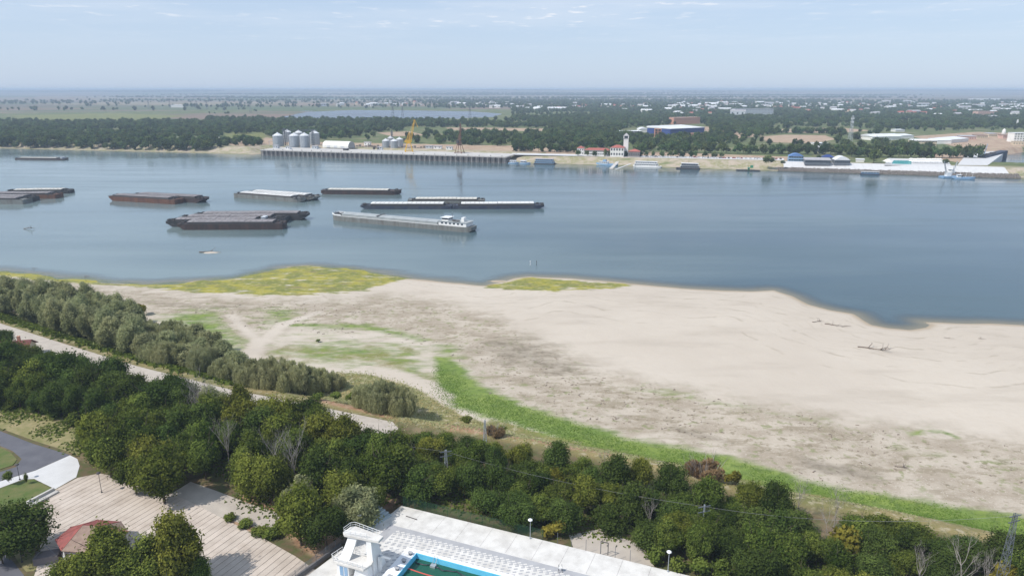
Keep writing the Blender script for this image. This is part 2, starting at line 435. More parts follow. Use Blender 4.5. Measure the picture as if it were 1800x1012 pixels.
near = Y < 700; far = ~near
F = lambda poly, z=1.2, soft=3.0: field(X, Y, poly, z, soft)
green = np.maximum.reduce([
    F([(766, 625), (800, 630), (828, 660), (860, 686), (915, 709), (1008, 740), (1108, 770), (1208, 789), (1308, 808), (1408, 842), (1506, 862), (1606, 879), (1706, 894), (1850, 918), (1850, 966), (1700, 942), (1560, 909), (1480, 885), (1380, 862), (1300, 845), (1200, 822), (1100, 800), (1000, 778), (940, 758), (870, 738), (800, 716), (765, 690)], 1.6, 3.5),
    .62 * F([(760, 605), (800, 600), (830, 640), (860, 690), (800, 700), (770, 650)], 1.4, 9),
    .80 * F([(275, 556), (330, 545), (390, 548), (412, 570), (440, 620), (430, 655), (350, 600), (300, 572)], 1.2, 12), .5 * F([(400, 600), (440, 640), (470, 600), (440, 560)], 1.2, 8), .55 * F([(470, 596), (640, 590), (760, 610), (780, 680), (600, 650), (480, 640)], 1.2, 14),
    .62 * F([(448, 545), (500, 538), (545, 552), (520, 572), (460, 580)], 1.2, 8),
    .72 * line_field(X, Y, [(505, 570), (560, 573), (640, 574), (700, 585), (740, 597)], 1.2, 3.5, 4),
    .50 * line_field(X, Y, [(455, 600), (520, 588), (600, 590)], 1.2, 3, 5),
    .55 * line_field(X, Y, [(1120, 688), (1200, 697), (1260, 712), (1330, 725)], 1.2, 2, 5),
    .55 * line_field(X, Y, [(1330, 728), (1400, 735), (1480, 752)], 1.2, 1.5, 5),
    .85 * F([(1590, 762), (1622, 755), (1620, 766), (1598, 770)], 1.2, 1.6),
    .80 * line_field(X, Y, [(1635, 757), (1655, 757), (1680, 768)], 1.2, .8, 1.4),
    .50 * line_field(X, Y, [(1560, 782), (1640, 800), (1800, 820)], 1.2, 2, 6)])
algae = np.maximum.reduce([
    F([(60, 482), (120, 484), (200, 491), (260, 496), (340, 492), (380, 484), (440, 474), (500, 468), (560, 464), (640, 471), (690, 479), (735, 488), (690, 500), (640, 515), (560, 522), (470, 527), (390, 520), (290, 512), (200, 505), (130, 499), (60, 491)], .1, 4.5),
    F([(860, 500), (900, 490), (935, 487), (1000, 491), (1080, 496), (1120, 503), (1060, 511), (980, 515), (900, 511), (850, 507)], .1, 3.5),
    F([(-60, 470), (0, 472), (50, 477), (100, 484), (150, 492), (60, 494), (0, 486), (-60, 482)], .1, 3)])
mud = np.maximum.reduce([
    F([(100, 490), (260, 508), (400, 524), (560, 528), (660, 516), (760, 524), (840, 545), (930, 590), (1020, 640), (1120, 672), (1300, 710), (1500, 742), (1850, 785), (1850, 930), (1560, 885), (1300, 820), (1000, 748), (850, 690), (775, 610), (700, 588), (500, 572), (440, 640), (380, 600), (300, 560), (200, 540), (120, 510)], 1.2, 16),
    .55 * F([(460, 590), (700, 595), (780, 640), (770, 690), (600, 650), (460, 640)], 1.2, 14)])
darkmud = np.maximum.reduce([
    .8 * F([(845, 590), (950, 600), (1010, 640), (1050, 665), (980, 670), (880, 640), (830, 610)], 1.2, 18),
    .6 * F([(250, 520), (420, 535), (520, 530), (500, 545), (330, 545), (230, 535)], 1, 10),
    .75 * F([(1040, 722), (1100, 735), (1100, 745), (1050, 735)], 1.2, 5),
    .8 * F([(1180, 752), (1260, 768), (1280, 782), (1190, 765)], 1.2, 4),
    .9 * F([(1410, 805), (1480, 820), (1560, 838), (1550, 850), (1450, 840), (1400, 818)], 1.2, 5)])
dry = np.maximum.reduce([
    F([(560, 645), (640, 645), (720, 665), (770, 695), (830, 725), (930, 758), (1060, 796), (1180, 815), (1300, 845), (1400, 868), (1500, 892), (1680, 935), (1850, 965), (1850, 985), (1500, 905), (1300, 868), (1180, 830), (1000, 800), (860, 775), (700, 760), (560, 705), (520, 680)], 3.5, 4),
    .7 * F([(480, 650), (560, 648), (600, 690), (520, 700)], 3, 6), .6 * F([(470, 600), (740, 600), (780, 690), (600, 650), (470, 640)], 1.2, 14)])
dry = np.maximum(dry, near * np.clip(.5 + (EB + 15 + (vnoise(X, Y, 11, 44) - .5) * 8) / 8, 0, 1))
soil_m = np.maximum.reduce([
    F([(530, 692), (580, 690), (640, 712), (700, 730), (690, 742), (560, 712)], 5, 3),
    F([(775, 733), (840, 738), (935, 762), (970, 790), (880, 775), (790, 765)], 4.5, 4),
    .8 * F([(940, 765), (1020, 782), (1100, 800), (1090, 812), (960, 790)], 5, 4),
    F([(350, 985), (420, 870), (520, 880), (600, 860), (700, 880), (560, 985), (480, 930)], 6, 3)])
forest = np.clip(sstep(EB, -1, 4), 0, 1) * near
wet = np.where(near & (SN > -30), np.exp(-np.clip(SN, 0, None) / 3.5), 0)
path = np.maximum.reduce([line_field(X, Y, [(405, 555), (435, 585), (455, 600), (440, 630), (425, 650)], 1.2, 2.6, 2), line_field(X, Y, [(560, 548), (500, 570), (455, 605)], 1.2, 2.2, 1.5), .8 * line_field(X, Y, [(640, 648), (700, 655), (750, 675), (790, 695)], 2, 2.2, 2)])
green = green * (1 - path); mud = mud * (1 - .8 * path); dry = dry * (1 - path)
FZ = lambda poly, soft=8.0: field(X, Y, poly, ZF, soft)
tan = np.maximum.reduce([
    FZ([(1335, 240), (1380, 237), (1450, 238), (1470, 245), (1430, 252), (1350, 250)], 8), .8 * FZ([(1330, 228), (1480, 224), (1540, 230), (1480, 234), (1350, 233)], 14),
    FZ([(1240, 222), (1290, 232), (1340, 238), (1300, 244), (1230, 238)], 10), .8 * FZ([(780, 224), (960, 226), (960, 231), (790, 229)], 8),
    FZ([(660, 233), (720, 231), (750, 238), (690, 240)], 8), FZ([(380, 250), (470, 242), (560, 250), (900, 256), (1000, 262), (900, 276), (440, 262)], 8),
    FZ([(1600, 240), (1720, 232), (1800, 235), (1800, 262), (1700, 262)], 12), FZ([(1640, 268), (1720, 262), (1790, 262), (1780, 275), (1690, 286), (1640, 280)], 8),
    FZ([(960, 262), (1120, 266), (1400, 276), (1380, 284), (960, 276)], 5)])
grassf = np.maximum.reduce([FZ([(20, 204), (190, 199), (330, 204), (250, 212), (120, 215), (60, 212)], 20), .6 * FZ([(390, 232), (470, 232), (470, 246), (390, 246)], 10)])
plain = np.clip(np.maximum.reduce([
    FZ([(-900, 196), (0, 199), (200, 196), (500, 193), (700, 191.5), (1000, 193), (1400, 185), (2700, 185), (2700, 158), (-900, 158)], 120),
    FZ([(200, 204), (400, 198), (560, 192), (560, 214), (330, 210)], 30)]), 0, 1) * far
bankf = np.where(far, sstep(SF, 0, 3) * (1 - sstep(SF, 30, 60)), 0)
ground = grid_mesh('ground', X, Y, Hh)
col_attr(ground, 'w1', green, algae, mud, darkmud)
col_attr(ground, 'w2', dry, forest, soil_m, wet)
col_attr(ground, 'w3', plain, tan, bankf, grassf)
f_attr(ground, 'shore', np.clip(SN, -50, 400))
f_attr(ground, 'farmask', np.where(far, 1.0, 0.0))

def ground_material():
    m = bpy.data.materials.new('ground_cover'); m.use_nodes = True; t = m.node_tree; L = t.links
    b = t.nodes['Principled BSDF']; b.inputs['Roughness'].default_value = .95; b.inputs['Specular IOR Level'].default_value = .15
    geo = t.nodes.new('ShaderNodeNewGeometry'); pos = geo.outputs['Position']
    def noise(scale, detail=6, stretch=(1, 1, 1), rough=.6, off=0):
        mp = t.nodes.new('ShaderNodeMapping'); mp.inputs['Scale'].default_value = stretch; mp.inputs['Location'].default_value = (off, off * .7, 0)
        L.new(pos, mp.inputs[0]); n = t.nodes.new('ShaderNodeTexNoise'); n.inputs['Scale'].default_value = scale
        n.inputs['Detail'].default_value = detail; n.inputs['Roughness'].default_value = rough; L.new(mp.outputs[0], n.inputs[0]); return n.outputs[0]
    def math_(op, a, b_=0.0, clamp=False):
        n = t.nodes.new('ShaderNodeMath'); n.operation = op; n.use_clamp = clamp
        for i, v in enumerate((a, b_)):
            if isinstance(v, (int, float)): n.inputs[i].default_value = v
            else: L.new(v, n.inputs[i])
        return n.outputs[0]
    def rng_(v, a, b_, c=0., d=1.):
        n = t.nodes.new('ShaderNodeMapRange'); n.interpolation_type = 'SMOOTHSTEP'
        for i, k in enumerate((a, b_, c, d)): n.inputs[i + 1].default_value = k
        L.new(v, n.inputs[0]); return n.outputs[0]
    def mix(f, a, b_):
        n = t.nodes.new('ShaderNodeMix'); n.data_type = 'RGBA'
        if isinstance(f, (int, float)): n.inputs[0].default_value = f
        else: L.new(f, n.inputs[0])
        for i, v in ((6, a), (7, b_)):
            if isinstance(v, tuple): n.inputs[i].default_value = (*v, 1)
            else: L.new(v, n.inputs[i])
        return n.outputs[2]
    def attr(nm):
        a = t.nodes.new('ShaderNodeAttribute'); a.attribute_name = nm
        s = t.nodes.new('ShaderNodeSeparateColor'); L.new(a.outputs['Color'], s.inputs[0])
        return s.outputs[0], s.outputs[1], s.outputs[2], a.outputs['Alpha']
    g, al, mu, dm = attr('w1'); dr, fo, so, we = attr('w2'); pl, ta, bk, gf = attr('w3')
    nL = noise(.018, 5); nM = noise(.09, 6, (1, 1.3, 1)); nF = noise(.5, 6); nFF = noise(2.2, 4); nS = noise(.07, 6, (.35, 1.2, 1), off=40)
    nS2 = noise(.22, 6, (.45, 1.3, 1), .65, off=90)
    def mask(w, n, wd=.12, k=.55):
        """ragged edge: the weight against the noise"""
        s = math_('ADD', w, math_('MULTIPLY', math_('SUBTRACT', n, .5), k * 2))
        r = rng_(s, .5 - wd, .5 + wd)
        return math_('MULTIPLY', r, rng_(w, .02, .16), True)
    # smooth dry sand
    c = mix(rng_(nL, .3, .7), (.52, .46, .385), (.47, .41, .34))
    c = mix(rng_(nS, .48, .70, 0, .7), c, (.42, .365, .30))
    c = mix(rng_(nF, .4, .7, 0, .3), c, (.48, .415, .34))
    # silt flats, cracked and littered
    cm_ = mix(rng_(nM, .36, .62), (.45, .39, .315), (.34, .285, .22))
    cm_ = mix(rng_(nS2, .5, .62, 0, .85), cm_, (.27, .225, .16))
    cm_ = mix(rng_(nF, .54, .68, 0, .9), cm_, (.22, .185, .125))
    cm_ = mix(rng_(nFF, .58, .70, 0, .8), cm_, (.56, .50, .42))
    cm_ = mix(rng_(noise(.35, 5, off=200), .56, .68, 0, .7), cm_, (.19, .21, .085))
    c = mix(mask(mu, nM, .35, .45), c, cm_)
    c = mix(math_('MULTIPLY', mask(dm, nS2, .22, .5), .8), c, mix(rng_(nF, .35, .6), (.27, .235, .18), (.19, .16, .12)))
    sh = t.nodes.new('ShaderNodeAttribute'); sh.attribute_name = 'shore'
    def strand(per, amp, off, lo, hi, strength, colr, c):
        v = math_('ADD', sh.outputs['Fac'], math_('MULTIPLY', noise(.03, 4, (1, 1, 1), .5, off), amp))
        fr = math_('FRACT', math_('DIVIDE', v, per)); pk = rng_(math_('ABSOLUTE', math_('SUBTRACT', fr, .5)), 0, lo, 1, 0)
        f_ = math_('MULTIPLY', math_('MULTIPLY', pk, rng_(noise(.12, 4, (1, 1, 1), .6, off + 9), .45, .62, 0, strength)), rng_(sh.outputs['Fac'], hi * .5, hi, 1, 0))
        return mix(f_, c, colr)
    c = strand(13., 26., 300, .09, 90, .55, (.30, .255, .19), c)
    c = strand(5.2, 30., 500, .16, 60, .40, (.36, .31, .24), c)
    # wet rim at the water
    c = mix(rng_(we, .3, .95, 0, .8), c, (.34, .27, .19))
    # algae
    ca = mix(rng_(nM, .38, .58), (.31, .28, .045), (.165, .18, .05)); ca = mix(rng_(nF, .45, .7, 0, .7), ca, (.37, .33, .13))
    ca = mix(rng_(nS2, .55, .68, 0, .8), ca, (.20, .16, .11))
    c = mix(mask(math_('MULTIPLY', al, .72), math_('ADD', math_('MULTIPLY', nS2, .6), math_('MULTIPLY', nS, .4)), .12, 1.3), c, ca)
    # dry herbs
    cd_ = mix(rng_(nM, .35, .65), (.30, .235, .11), (.17, .165, .06)); cd_ = mix(rng_(nF, .5, .66, 0, .8), cd_, (.42, .36, .25)); cd_ = mix(rng_(nFF, .52, .7, 0, .7), cd_, (.10, .11, .04))
    c = mix(mask(dr, nM, .14, .5), c, cd_)
    cs = mix(rng_(nF, .35, .65), (.30, .17, .10), (.38, .26, .17)); cs = mix(rng_(nFF, .55, .7, 0, .6), cs, (.15, .12, .06))
    # fresh green
    cg = mix(rng_(nM, .35, .65), (.125, .195, .035), (.19, .25, .055)); cg = mix(rng_(nF, .42, .66, 0, .75), cg, (.085, .135, .028)); cg = mix(rng_(nFF, .55, .7, 0, .5), cg, (.24, .27, .08))
    c = mix(math_('MULTIPLY', mask(g, nS2, .3, .62), .96), c, cg)
    cf = mix(rng_(nF, .35, .65), (.13, .095, .055), (.085, .095, .035)); cf = mix(rng_(nM, .5, .65, 0, .7), cf, (.24, .18, .11))
    c = mix(fo, c, cf)
    c = mix(mask(so, nM, .14, .4), c, cs)
    c = mix(math_('MULTIPLY', math_('MULTIPLY', mask(g, nM, .15, .5), rng_(dr, 0, .5, 1, .6)), .0), c, cg)
    # ---- far side
    cw = mix(rng_(nM, .35, .65), (.075, .105, .035), (.15, .165, .07)); cw = mix(rng_(nL, .5, .68, 0, .7), cw, (.24, .20, .13))
    vo = t.nodes.new('ShaderNodeTexVoronoi'); vo.distance = 'CHEBYCHEV'; vo.inputs['Scale'].default_value = .0011
    mp = t.nodes.new('ShaderNodeMapping'); mp.inputs['Rotation'].default_value = (0, 0, .4); mp.inputs['Scale'].default_value = (.7, 1.0, .01)
    L.new(pos, mp.inputs[0]); L.new(mp.outputs[0], vo.inputs[0])
    sp = t.nodes.new('ShaderNodeSeparateColor'); L.new(vo.outputs['Color'], sp.inputs[0])
    cr = t.nodes.new('ShaderNodeValToRGB'); cr.color_ramp.interpolation = 'CONSTANT'; L.new(sp.outputs[0], cr.inputs[0])
    els = cr.color_ramp.elements
    cols = [(0, (.20, .145, .11)), (.22, (.25, .18, .135)), (.40, (.14, .11, .085)), (.55, (.29, .23, .16)), (.68, (.09, .12, .05)), (.78, (.22, .145, .11)), (.9, (.31, .26, .19))]
    els[0].color = (*cols[0][1], 1)
    for p_, c_ in cols[1:]:
        e_ = els.new(p_); e_.color = (*c_, 1)
    els[-1].color = (.30, .24, .18, 1)
    cp = mix(rng_(noise(.0022, 6, (.35, 1.6, .01)), .42, .58, 0, .75), cr.outputs[0], (.12, .13, .075))
    cw = mix(rng_(pl, .3, .7), cw, cp)
    cw = mix(mask(ta, nM, .15, .4), cw, mix(rng_(nM, .4, .6), (.42, .32, .225), (.34, .235, .165)))
    cw = mix(mask(gf, nL, .15, .3), cw, mix(rng_(nM, .4, .6), (.13, .16, .055), (.20, .19, .07)))
    cbk = mix(rng_(nM, .38, .6), (.40, .33, .255), (.25, .235, .12)); cbk = mix(rng_(nF, .45, .65, 0, .6), cbk, (.47, .41, .34)); cbk = mix(rng_(nS, .55, .68, 0, .8), cbk, (.13, .16, .06))
    cw = mix(bk, cw, cbk)
    fm = t.nodes.new('ShaderNodeAttribute'); fm.attribute_name = 'farmask'
    c = mix(fm.outputs['Fac'], c, cw)
    L.new(c, b.inputs['Base Color'])
    bp = t.nodes.new('ShaderNodeBump'); bp.inputs['Strength'].default_value = .45; bp.inputs['Distance'].default_value = .35
    L.new(math_('ADD', math_('MULTIPLY', nF, .7), math_('MULTIPLY', noise(3.5, 3), .35)), bp.inputs['Height']); L.new(bp.outputs[0], b.inputs['Normal'])
    return m
ground.materials.append(ground_material())
tag(link('ground', ground), kind='structure')

# ------------------------------------------------------------------ river
wy = np.concatenate([np.geomspace(200, 520, 200), np.geomspace(524, 1600, 130)])
wt = np.concatenate([np.linspace(-1.7, -.96, 16), np.linspace(-.95, .95, 360), np.linspace(.96, 1.7, 16)])
WY = np.repeat(wy[:, None], len(wt), 1); WX = WY * wt[None, :]
WH, WSN, WSF, _ = height(WX, WY)
wm_ = grid_mesh('river_water', WX, WY, np.zeros_like(WX))
f_attr(wm_, 'depth', np.clip(-WH, 0, 3))
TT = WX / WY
sheen_murk = (1 - sstep(TT + (vnoise(WX, WY * 2.2, 260, 91) - .5) * .45, -.62, .42)) * .85 + (1 - sstep(-WSN, 0, 70)) * .35 * (1 - sstep(TT, -.1, .4)) + (vnoise(WX, WY * 3, 120, 92) - .5) * .22 + np.clip(vnoise(WX * .6, WY * 3, 70, 93, 4) - .5, -.2, .3) * .6  # sky glitter and cloud reflections painted in as pale water, plus shore murk
f_attr(wm_, 'sky_sheen_murk', np.clip(sheen_murk, 0, 1))
def water_material(name, deep, use_depth=True, rough=.07, bumpy=.5):
    m = bpy.data.materials.new(name); m.use_nodes = True; t = m.node_tree; L = t.links
    b = t.nodes['Principled BSDF']; o = t.nodes['Material Output']
    b.inputs['IOR'].default_value = 1.33; b.inputs['Specular IOR Level'].default_value = .5
    geo = t.nodes.new('ShaderNodeNewGeometry')
    def noise(scale, detail, stretch, off=0):
        mp = t.nodes.new('ShaderNodeMapping'); mp.inputs['Scale'].default_value = stretch; mp.inputs['Location'].default_value = (off, off, 0)
        mp.inputs['Rotation'].default_value = (0, 0, .12)
        L.new(geo.outputs['Position'], mp.inputs[0]); n = t.nodes.new('ShaderNodeTexNoise'); n.inputs['Scale'].default_value = scale; n.inputs['Detail'].default_value = detail
        L.new(mp.outputs[0], n.inputs[0]); return n.outputs[0]
    def rng_(v, a, b_, c, d):
        n = t.nodes.new('ShaderNodeMapRange'); n.interpolation_type = 'SMOOTHSTEP'
        for i, k in enumerate((a, b_, c, d)): n.inputs[i + 1].default_value = k
        L.new(v, n.inputs[0]); return n.outputs[0]
    big = noise(.006, 6, (.5, 1.6, 1)); streak = noise(.03, 6, (.25, 2.2, 1), 50)
    mxx = t.nodes.new('ShaderNodeMix'); mxx.data_type = 'RGBA'; mxx.inputs[6].default_value = (*deep, 1)
    mxx.inputs[7].default_value = (deep[0] * 1.35, deep[1] * 1.22, deep[2] * 1.12, 1)
    L.new(rng_(big, .38, .62, 0, 1), mxx.inputs[0]); lastc = mxx.outputs[2]
    if use_depth:
        ta = t.nodes.new('ShaderNodeAttribute'); ta.attribute_name = 'sky_sheen_murk'
        m3 = t.nodes.new('ShaderNodeMix'); m3.data_type = 'RGBA'; L.new(ta.outputs['Fac'], m3.inputs[0]); L.new(lastc, m3.inputs[6]); m3.inputs[7].default_value = (.165, .215, .215, 1); lastc = m3.outputs[2]  # painted sky sheen and murk lighten the base colour
    L.new(lastc, b.inputs['Base Color'])
    ad = t.nodes.new('ShaderNodeMath'); ad.operation = 'ADD'; L.new(rng_(streak, .35, .7, 0, .07), ad.inputs[0]); L.new(rng_(big, .4, .6, rough, rough + .08), ad.inputs[1])
    L.new(ad.outputs[0], b.inputs['Roughness'])
    bp = t.nodes.new('ShaderNodeBump'); bp.inputs['Distance'].default_value = .12
    L.new(rng_(streak, .3, .7, bumpy * .35, bumpy), bp.inputs['Strength']); L.new(noise(.55, 5, (.6, 1.5, 1)), bp.inputs['Height']); L.new(bp.outputs[0], b.inputs['Normal'])
    if use_depth:
        a = t.nodes.new('ShaderNodeAttribute'); a.attribute_name = 'depth'
        tr = t.nodes.new('ShaderNodeBsdfTransparent'); tr.inputs[0].default_value = (.80, .84, .78, 1)
        gl = t.nodes.new('ShaderNodeBsdfGlossy'); gl.inputs['Roughness'].default_value = .08
        fr = t.nodes.new('ShaderNodeFresnel'); fr.inputs[0].default_value = 1.33; L.new(bp.outputs[0], fr.inputs[1]); L.new(bp.outputs[0], gl.inputs[3])
        m1 = t.nodes.new('ShaderNodeMixShader'); L.new(fr.outputs[0], m1.inputs[0]); L.new(tr.outputs[0], m1.inputs[1]); L.new(gl.outputs[0], m1.inputs[2])
        m2 = t.nodes.new('ShaderNodeMixShader'); 
        L.new(rng_(a.outputs['Fac'], .0, .42, .08, 1), m2.inputs[0]); L.new(m1.outputs[0], m2.inputs[1]); L.new(b.outputs[0], m2.inputs[2]); L.new(m2.outputs[0], o.inputs[0])
    return m
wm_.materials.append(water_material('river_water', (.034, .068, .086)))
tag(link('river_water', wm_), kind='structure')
lk = MB(); P = pts([(480, 212), (500, 190), (900, 190), (900, 212)], ZF - .5); lk.poly([(*p, ZF - .5) for p in P])
tag(lk.build('lake_water', water_material('lake_water', (.07, .085, .11), False, .2)), kind='structure')

def sheet(name, poly, z, m, kind='structure', thick=None, parent=None):
    P = [at(a, b, z) for a, b in poly]
    ar = sum(P[i].x * P[(i + 1) % len(P)].y - P[(i + 1) % len(P)].x * P[i].y for i in range(len(P)))
    if ar < 0: P.reverse()
    mb = MB()
    if thick: mb.prism([(p.x, p.y) for p in P], z - thick, z)
    else: mb.poly(P)
    o = mb.build(name, m, parent)
    return tag(o, kind=kind) if kind else o
# promenade road and the ways round the plaza
sheet('riverside_road', [(-160, 520), (-60, 548), (0, 568), (110, 603), (240, 643), (400, 683), (550, 712), (690, 741), (700, 752), (690, 768), (660, 762), (520, 732), (380, 702), (220, 660), (100, 629), (0, 592), (-60, 572), (-160, 545)], ZN + .05, M['path_concrete'], thick=.3)
sheet('asphalt_road', [(-120, 722), (0, 757), (60, 780), (123, 799), (62, 826), (0, 845), (-120, 880), (-120, 800), (0, 829), (28, 820), (38, 806), (22, 792), (0, 783), (-120, 750)], ZN + .03, M['asphalt'])
sheet('lower_road', [(-120, 930), (0, 967), (22, 985), (42, 1010), (60, 1060), (-120, 1060)], ZN + .03, M['asphalt'])
sheet('concrete_apron', [(123, 799.5), (136, 806), (140, 818), (134, 838), (97, 859), (60, 841), (40, 842), (0, 857), (-120, 895), (-120, 881), (0, 845.5), (62, 826.5)], ZN + .034, M['white_concrete'])
sheet('traffic_island', [(-120, 755), (0, 786), (18, 794), (30, 807), (22, 817), (0, 824), (-120, 795)], ZN + .12, M['lawn'], thick=.3)
sheet('lawn', [(-120, 896), (0, 858), (40, 843), (60, 842), (95, 860), (88, 872), (55, 886), (0, 905), (-120, 935)], ZN + .30, M['lawn'], thick=.5)
sheet('roadside_grass', [(-160, 690), (0, 722), (80, 728), (135, 740), (150, 790), (136, 800), (123, 794), (60, 774), (0, 752), (-160, 712)], ZN + .02, M['dry_lawn'])
sheet('verge', [(20, 968), (80, 975), (82, 1005), (60, 1003), (46, 1004), (36, 992)], ZN + .05, M['dry_lawn'])
sheet('pavement', [(300, 868), (335, 846), (380, 862), (440, 885), (500, 905), (498, 925), (470, 932), (400, 912), (330, 890)], ZN + .04, M['path_concrete'])
# the plaza: beige cast slabs laid in long bands with open joints
plaza_poly = [(97, 861), (136, 840), (175, 832), (260, 850), (330, 880), (400, 915), (470, 950), (520, 978), (556, 1003), (570, 1060), (45, 1060), (72, 975), (64, 900), (88, 874)]
plaza = sheet('plaza', plaza_poly, ZN + .02, M['joint'])
Pz = [at(a, b, ZN) for a, b in plaza_poly]
u = (at(180, 866, ZN) - at(84, 917, ZN)); u.normalize(); nrm = Vector((-u.y, u.x, 0))
ds = [p.dot(nrm) for p in Pz]; wband = 1.42
k = 0; d0 = min(ds)
import bmesh as _b
while d0 + k * wband < max(ds):
    bm = bmesh.new(); vs = [bm.verts.new((p.x, p.y, 0)) for p in Pz]; bm.faces.new(vs)
    for dd, sgn in ((d0 + k * wband, -1), (d0 + (k + 1) * wband - .10, 1)):
        geom = list(bm.verts) + list(bm.edges) + list(bm.faces)
        if not bm.faces: break
        bmesh.ops.bisect_plane(bm, geom=geom, plane_co=nrm * dd, plane_no=nrm * sgn, clear_outer=True)
    if bm.faces:
        r = bmesh.ops.extrude_face_region(bm, geom=list(bm.faces))
        for v_ in r['geom']:
            if isinstance(v_, bmesh.types.BMVert): v_.co.z += .06
        bmesh.ops.recalc_face_normals(bm, faces=bm.faces)
        me = bpy.data.meshes.new('slab'); bm.to_mesh(me); me.materials.append(M['slab'])
        o = link('slab', me, plaza); o.location.z = ZN + .025 + random.uniform(0, .02)
    bm.free(); k += 1
# ------------------------------------------------------------------ foliage
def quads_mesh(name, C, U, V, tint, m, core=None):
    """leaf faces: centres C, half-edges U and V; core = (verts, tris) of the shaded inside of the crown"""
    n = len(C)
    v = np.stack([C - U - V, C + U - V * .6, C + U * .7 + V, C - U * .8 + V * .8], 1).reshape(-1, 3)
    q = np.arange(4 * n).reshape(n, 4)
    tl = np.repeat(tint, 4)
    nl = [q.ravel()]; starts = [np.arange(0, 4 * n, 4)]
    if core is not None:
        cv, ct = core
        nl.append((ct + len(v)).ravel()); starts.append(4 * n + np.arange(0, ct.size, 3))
        v = np.vstack([v, cv]); tl = np.concatenate([tl, np.zeros(len(cv))])  # crown inside takes the darkest tint, painting in shade between leaf masses
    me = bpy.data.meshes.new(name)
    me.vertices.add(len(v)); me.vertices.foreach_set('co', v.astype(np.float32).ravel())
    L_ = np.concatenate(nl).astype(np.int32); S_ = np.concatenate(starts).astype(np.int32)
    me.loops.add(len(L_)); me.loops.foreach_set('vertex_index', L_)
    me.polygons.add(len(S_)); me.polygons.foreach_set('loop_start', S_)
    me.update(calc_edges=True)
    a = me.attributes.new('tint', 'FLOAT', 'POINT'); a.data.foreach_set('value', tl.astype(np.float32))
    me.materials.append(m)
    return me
_bm = bmesh.new(); bmesh.ops.create_icosphere(_bm, subdivisions=2, radius=1)
ICV = np.array([v.co[:] for v in _bm.verts]); ICT = np.array([[v.index for v in f.verts] for f in _bm.faces]); _bm.free()
_bm = bmesh.new(); bmesh.ops.create_icosphere(_bm, subdivisions=1, radius=1)
ICV1 = np.array([v.co[:] for v in _bm.verts]); ICT1 = np.array([[v.index for v in f.verts] for f in _bm.faces]); _bm.free()
def unit(v): return v / np.maximum(1e-9, np.linalg.norm(v, axis=-1, keepdims=True))

def crown(name, m, h, w, base, nl, nleaf, ls, seed, lobe=.36, flat=1.0, droop=0.0, core=.68, jit=.6, low=False, top=1.0, ragged=.2):
    """a crown of overlapping leaf masses between heights base and h, w across"""
    g = np.random.default_rng(seed)
    ch = (h - base) / 2; cz = base + ch
    d = unit(g.normal(size=(nl, 3))); d[:, 2] = d[:, 2] * .9 + .12
    rad = g.uniform(.35, .92, (nl, 1)) ; rad[0] = .1
    Lc = d * rad * np.array([w / 2 * g.uniform(.82, 1.12), w / 2 * g.uniform(.82, 1.12), ch * g.uniform(.9, 1.08)]); Lc[:, 2] += cz
    lr = g.choice([.62, .8, 1.0, 1.25], nl) * g.uniform(.85, 1.1, nl) * lobe * w / 2 * 1.25
    # the widest part sits a little under the middle, tapering to the top
    tz = (Lc[:, 2] - base) / (h - base); Lc[:, :2] *= (1.12 - .45 * np.clip(tz - .35, 0, 1) * top)[:, None]
    wgt = lr ** 2; li = g.choice(nl, nleaf, p=wgt / wgt.sum())
    n = unit(g.normal(size=(nleaf, 3)) + np.array([0, 0, .35]))
    rr = lr[li] * (1 + ragged * g.normal(size=nleaf)) * (1 + .18 * np.sin(n[:, 0] * 7 + li) * np.sin(n[:, 1] * 6 + li * 2))
    C = Lc[li] + n * rr[:, None] * np.array([1, 1, flat])
    sh_ = g.random(nleaf) < .07; C[sh_] += (n[sh_] + np.array([0, 0, .5])) * (lr[li[sh_]] * g.uniform(.1, .45, sh_.sum()))[:, None]
    # leaves buried inside other masses are dropped
    keep = np.ones(nleaf, bool)
    for k in range(nl):
        dd = np.linalg.norm((C - Lc[k]) / np.array([1, 1, flat]), axis=1); keep &= ~((dd < lr[k] * .70) & (li != k))
    keep &= C[:, 2] > base * .55
    C, n, li = C[keep], n[keep], li[keep]; q = len(C)
    nn = unit(n + jit * g.normal(size=(q, 3)))
    a = unit(np.cross(nn, g.normal(size=(q, 3)))); b = np.cross(nn, a)
    if droop:
        dn = np.array([0, 0, -1.0]); b = unit(b * (1 - droop) + dn * droop); a = unit(np.cross(b, nn))
    s = ls * g.uniform(.6, 1.35, (q, 1))
    U = a * s * (.62 if not droop else .38); V = b * s * (.8 if not droop else 1.3)
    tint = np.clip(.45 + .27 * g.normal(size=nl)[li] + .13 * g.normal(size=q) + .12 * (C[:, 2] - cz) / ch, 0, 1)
    cv, ct = [], []; IV, IT = (ICV1, ICT1) if low else (ICV, ICT)
    for k in range(nl):
        vv = IV * lr[k] * core * np.array([1, 1, flat]) * (1 + .12 * np.sin(IV[:, [0]] * 5 + k) + .1 * np.cos(IV[:, [1]] * 7 + 2 * k)) + Lc[k]
        cv.append(vv); ct.append(IT + k * len(IV))
    return quads_mesh(name, C, U, V, tint, m, (np.vstack(cv), np.vstack(ct)))

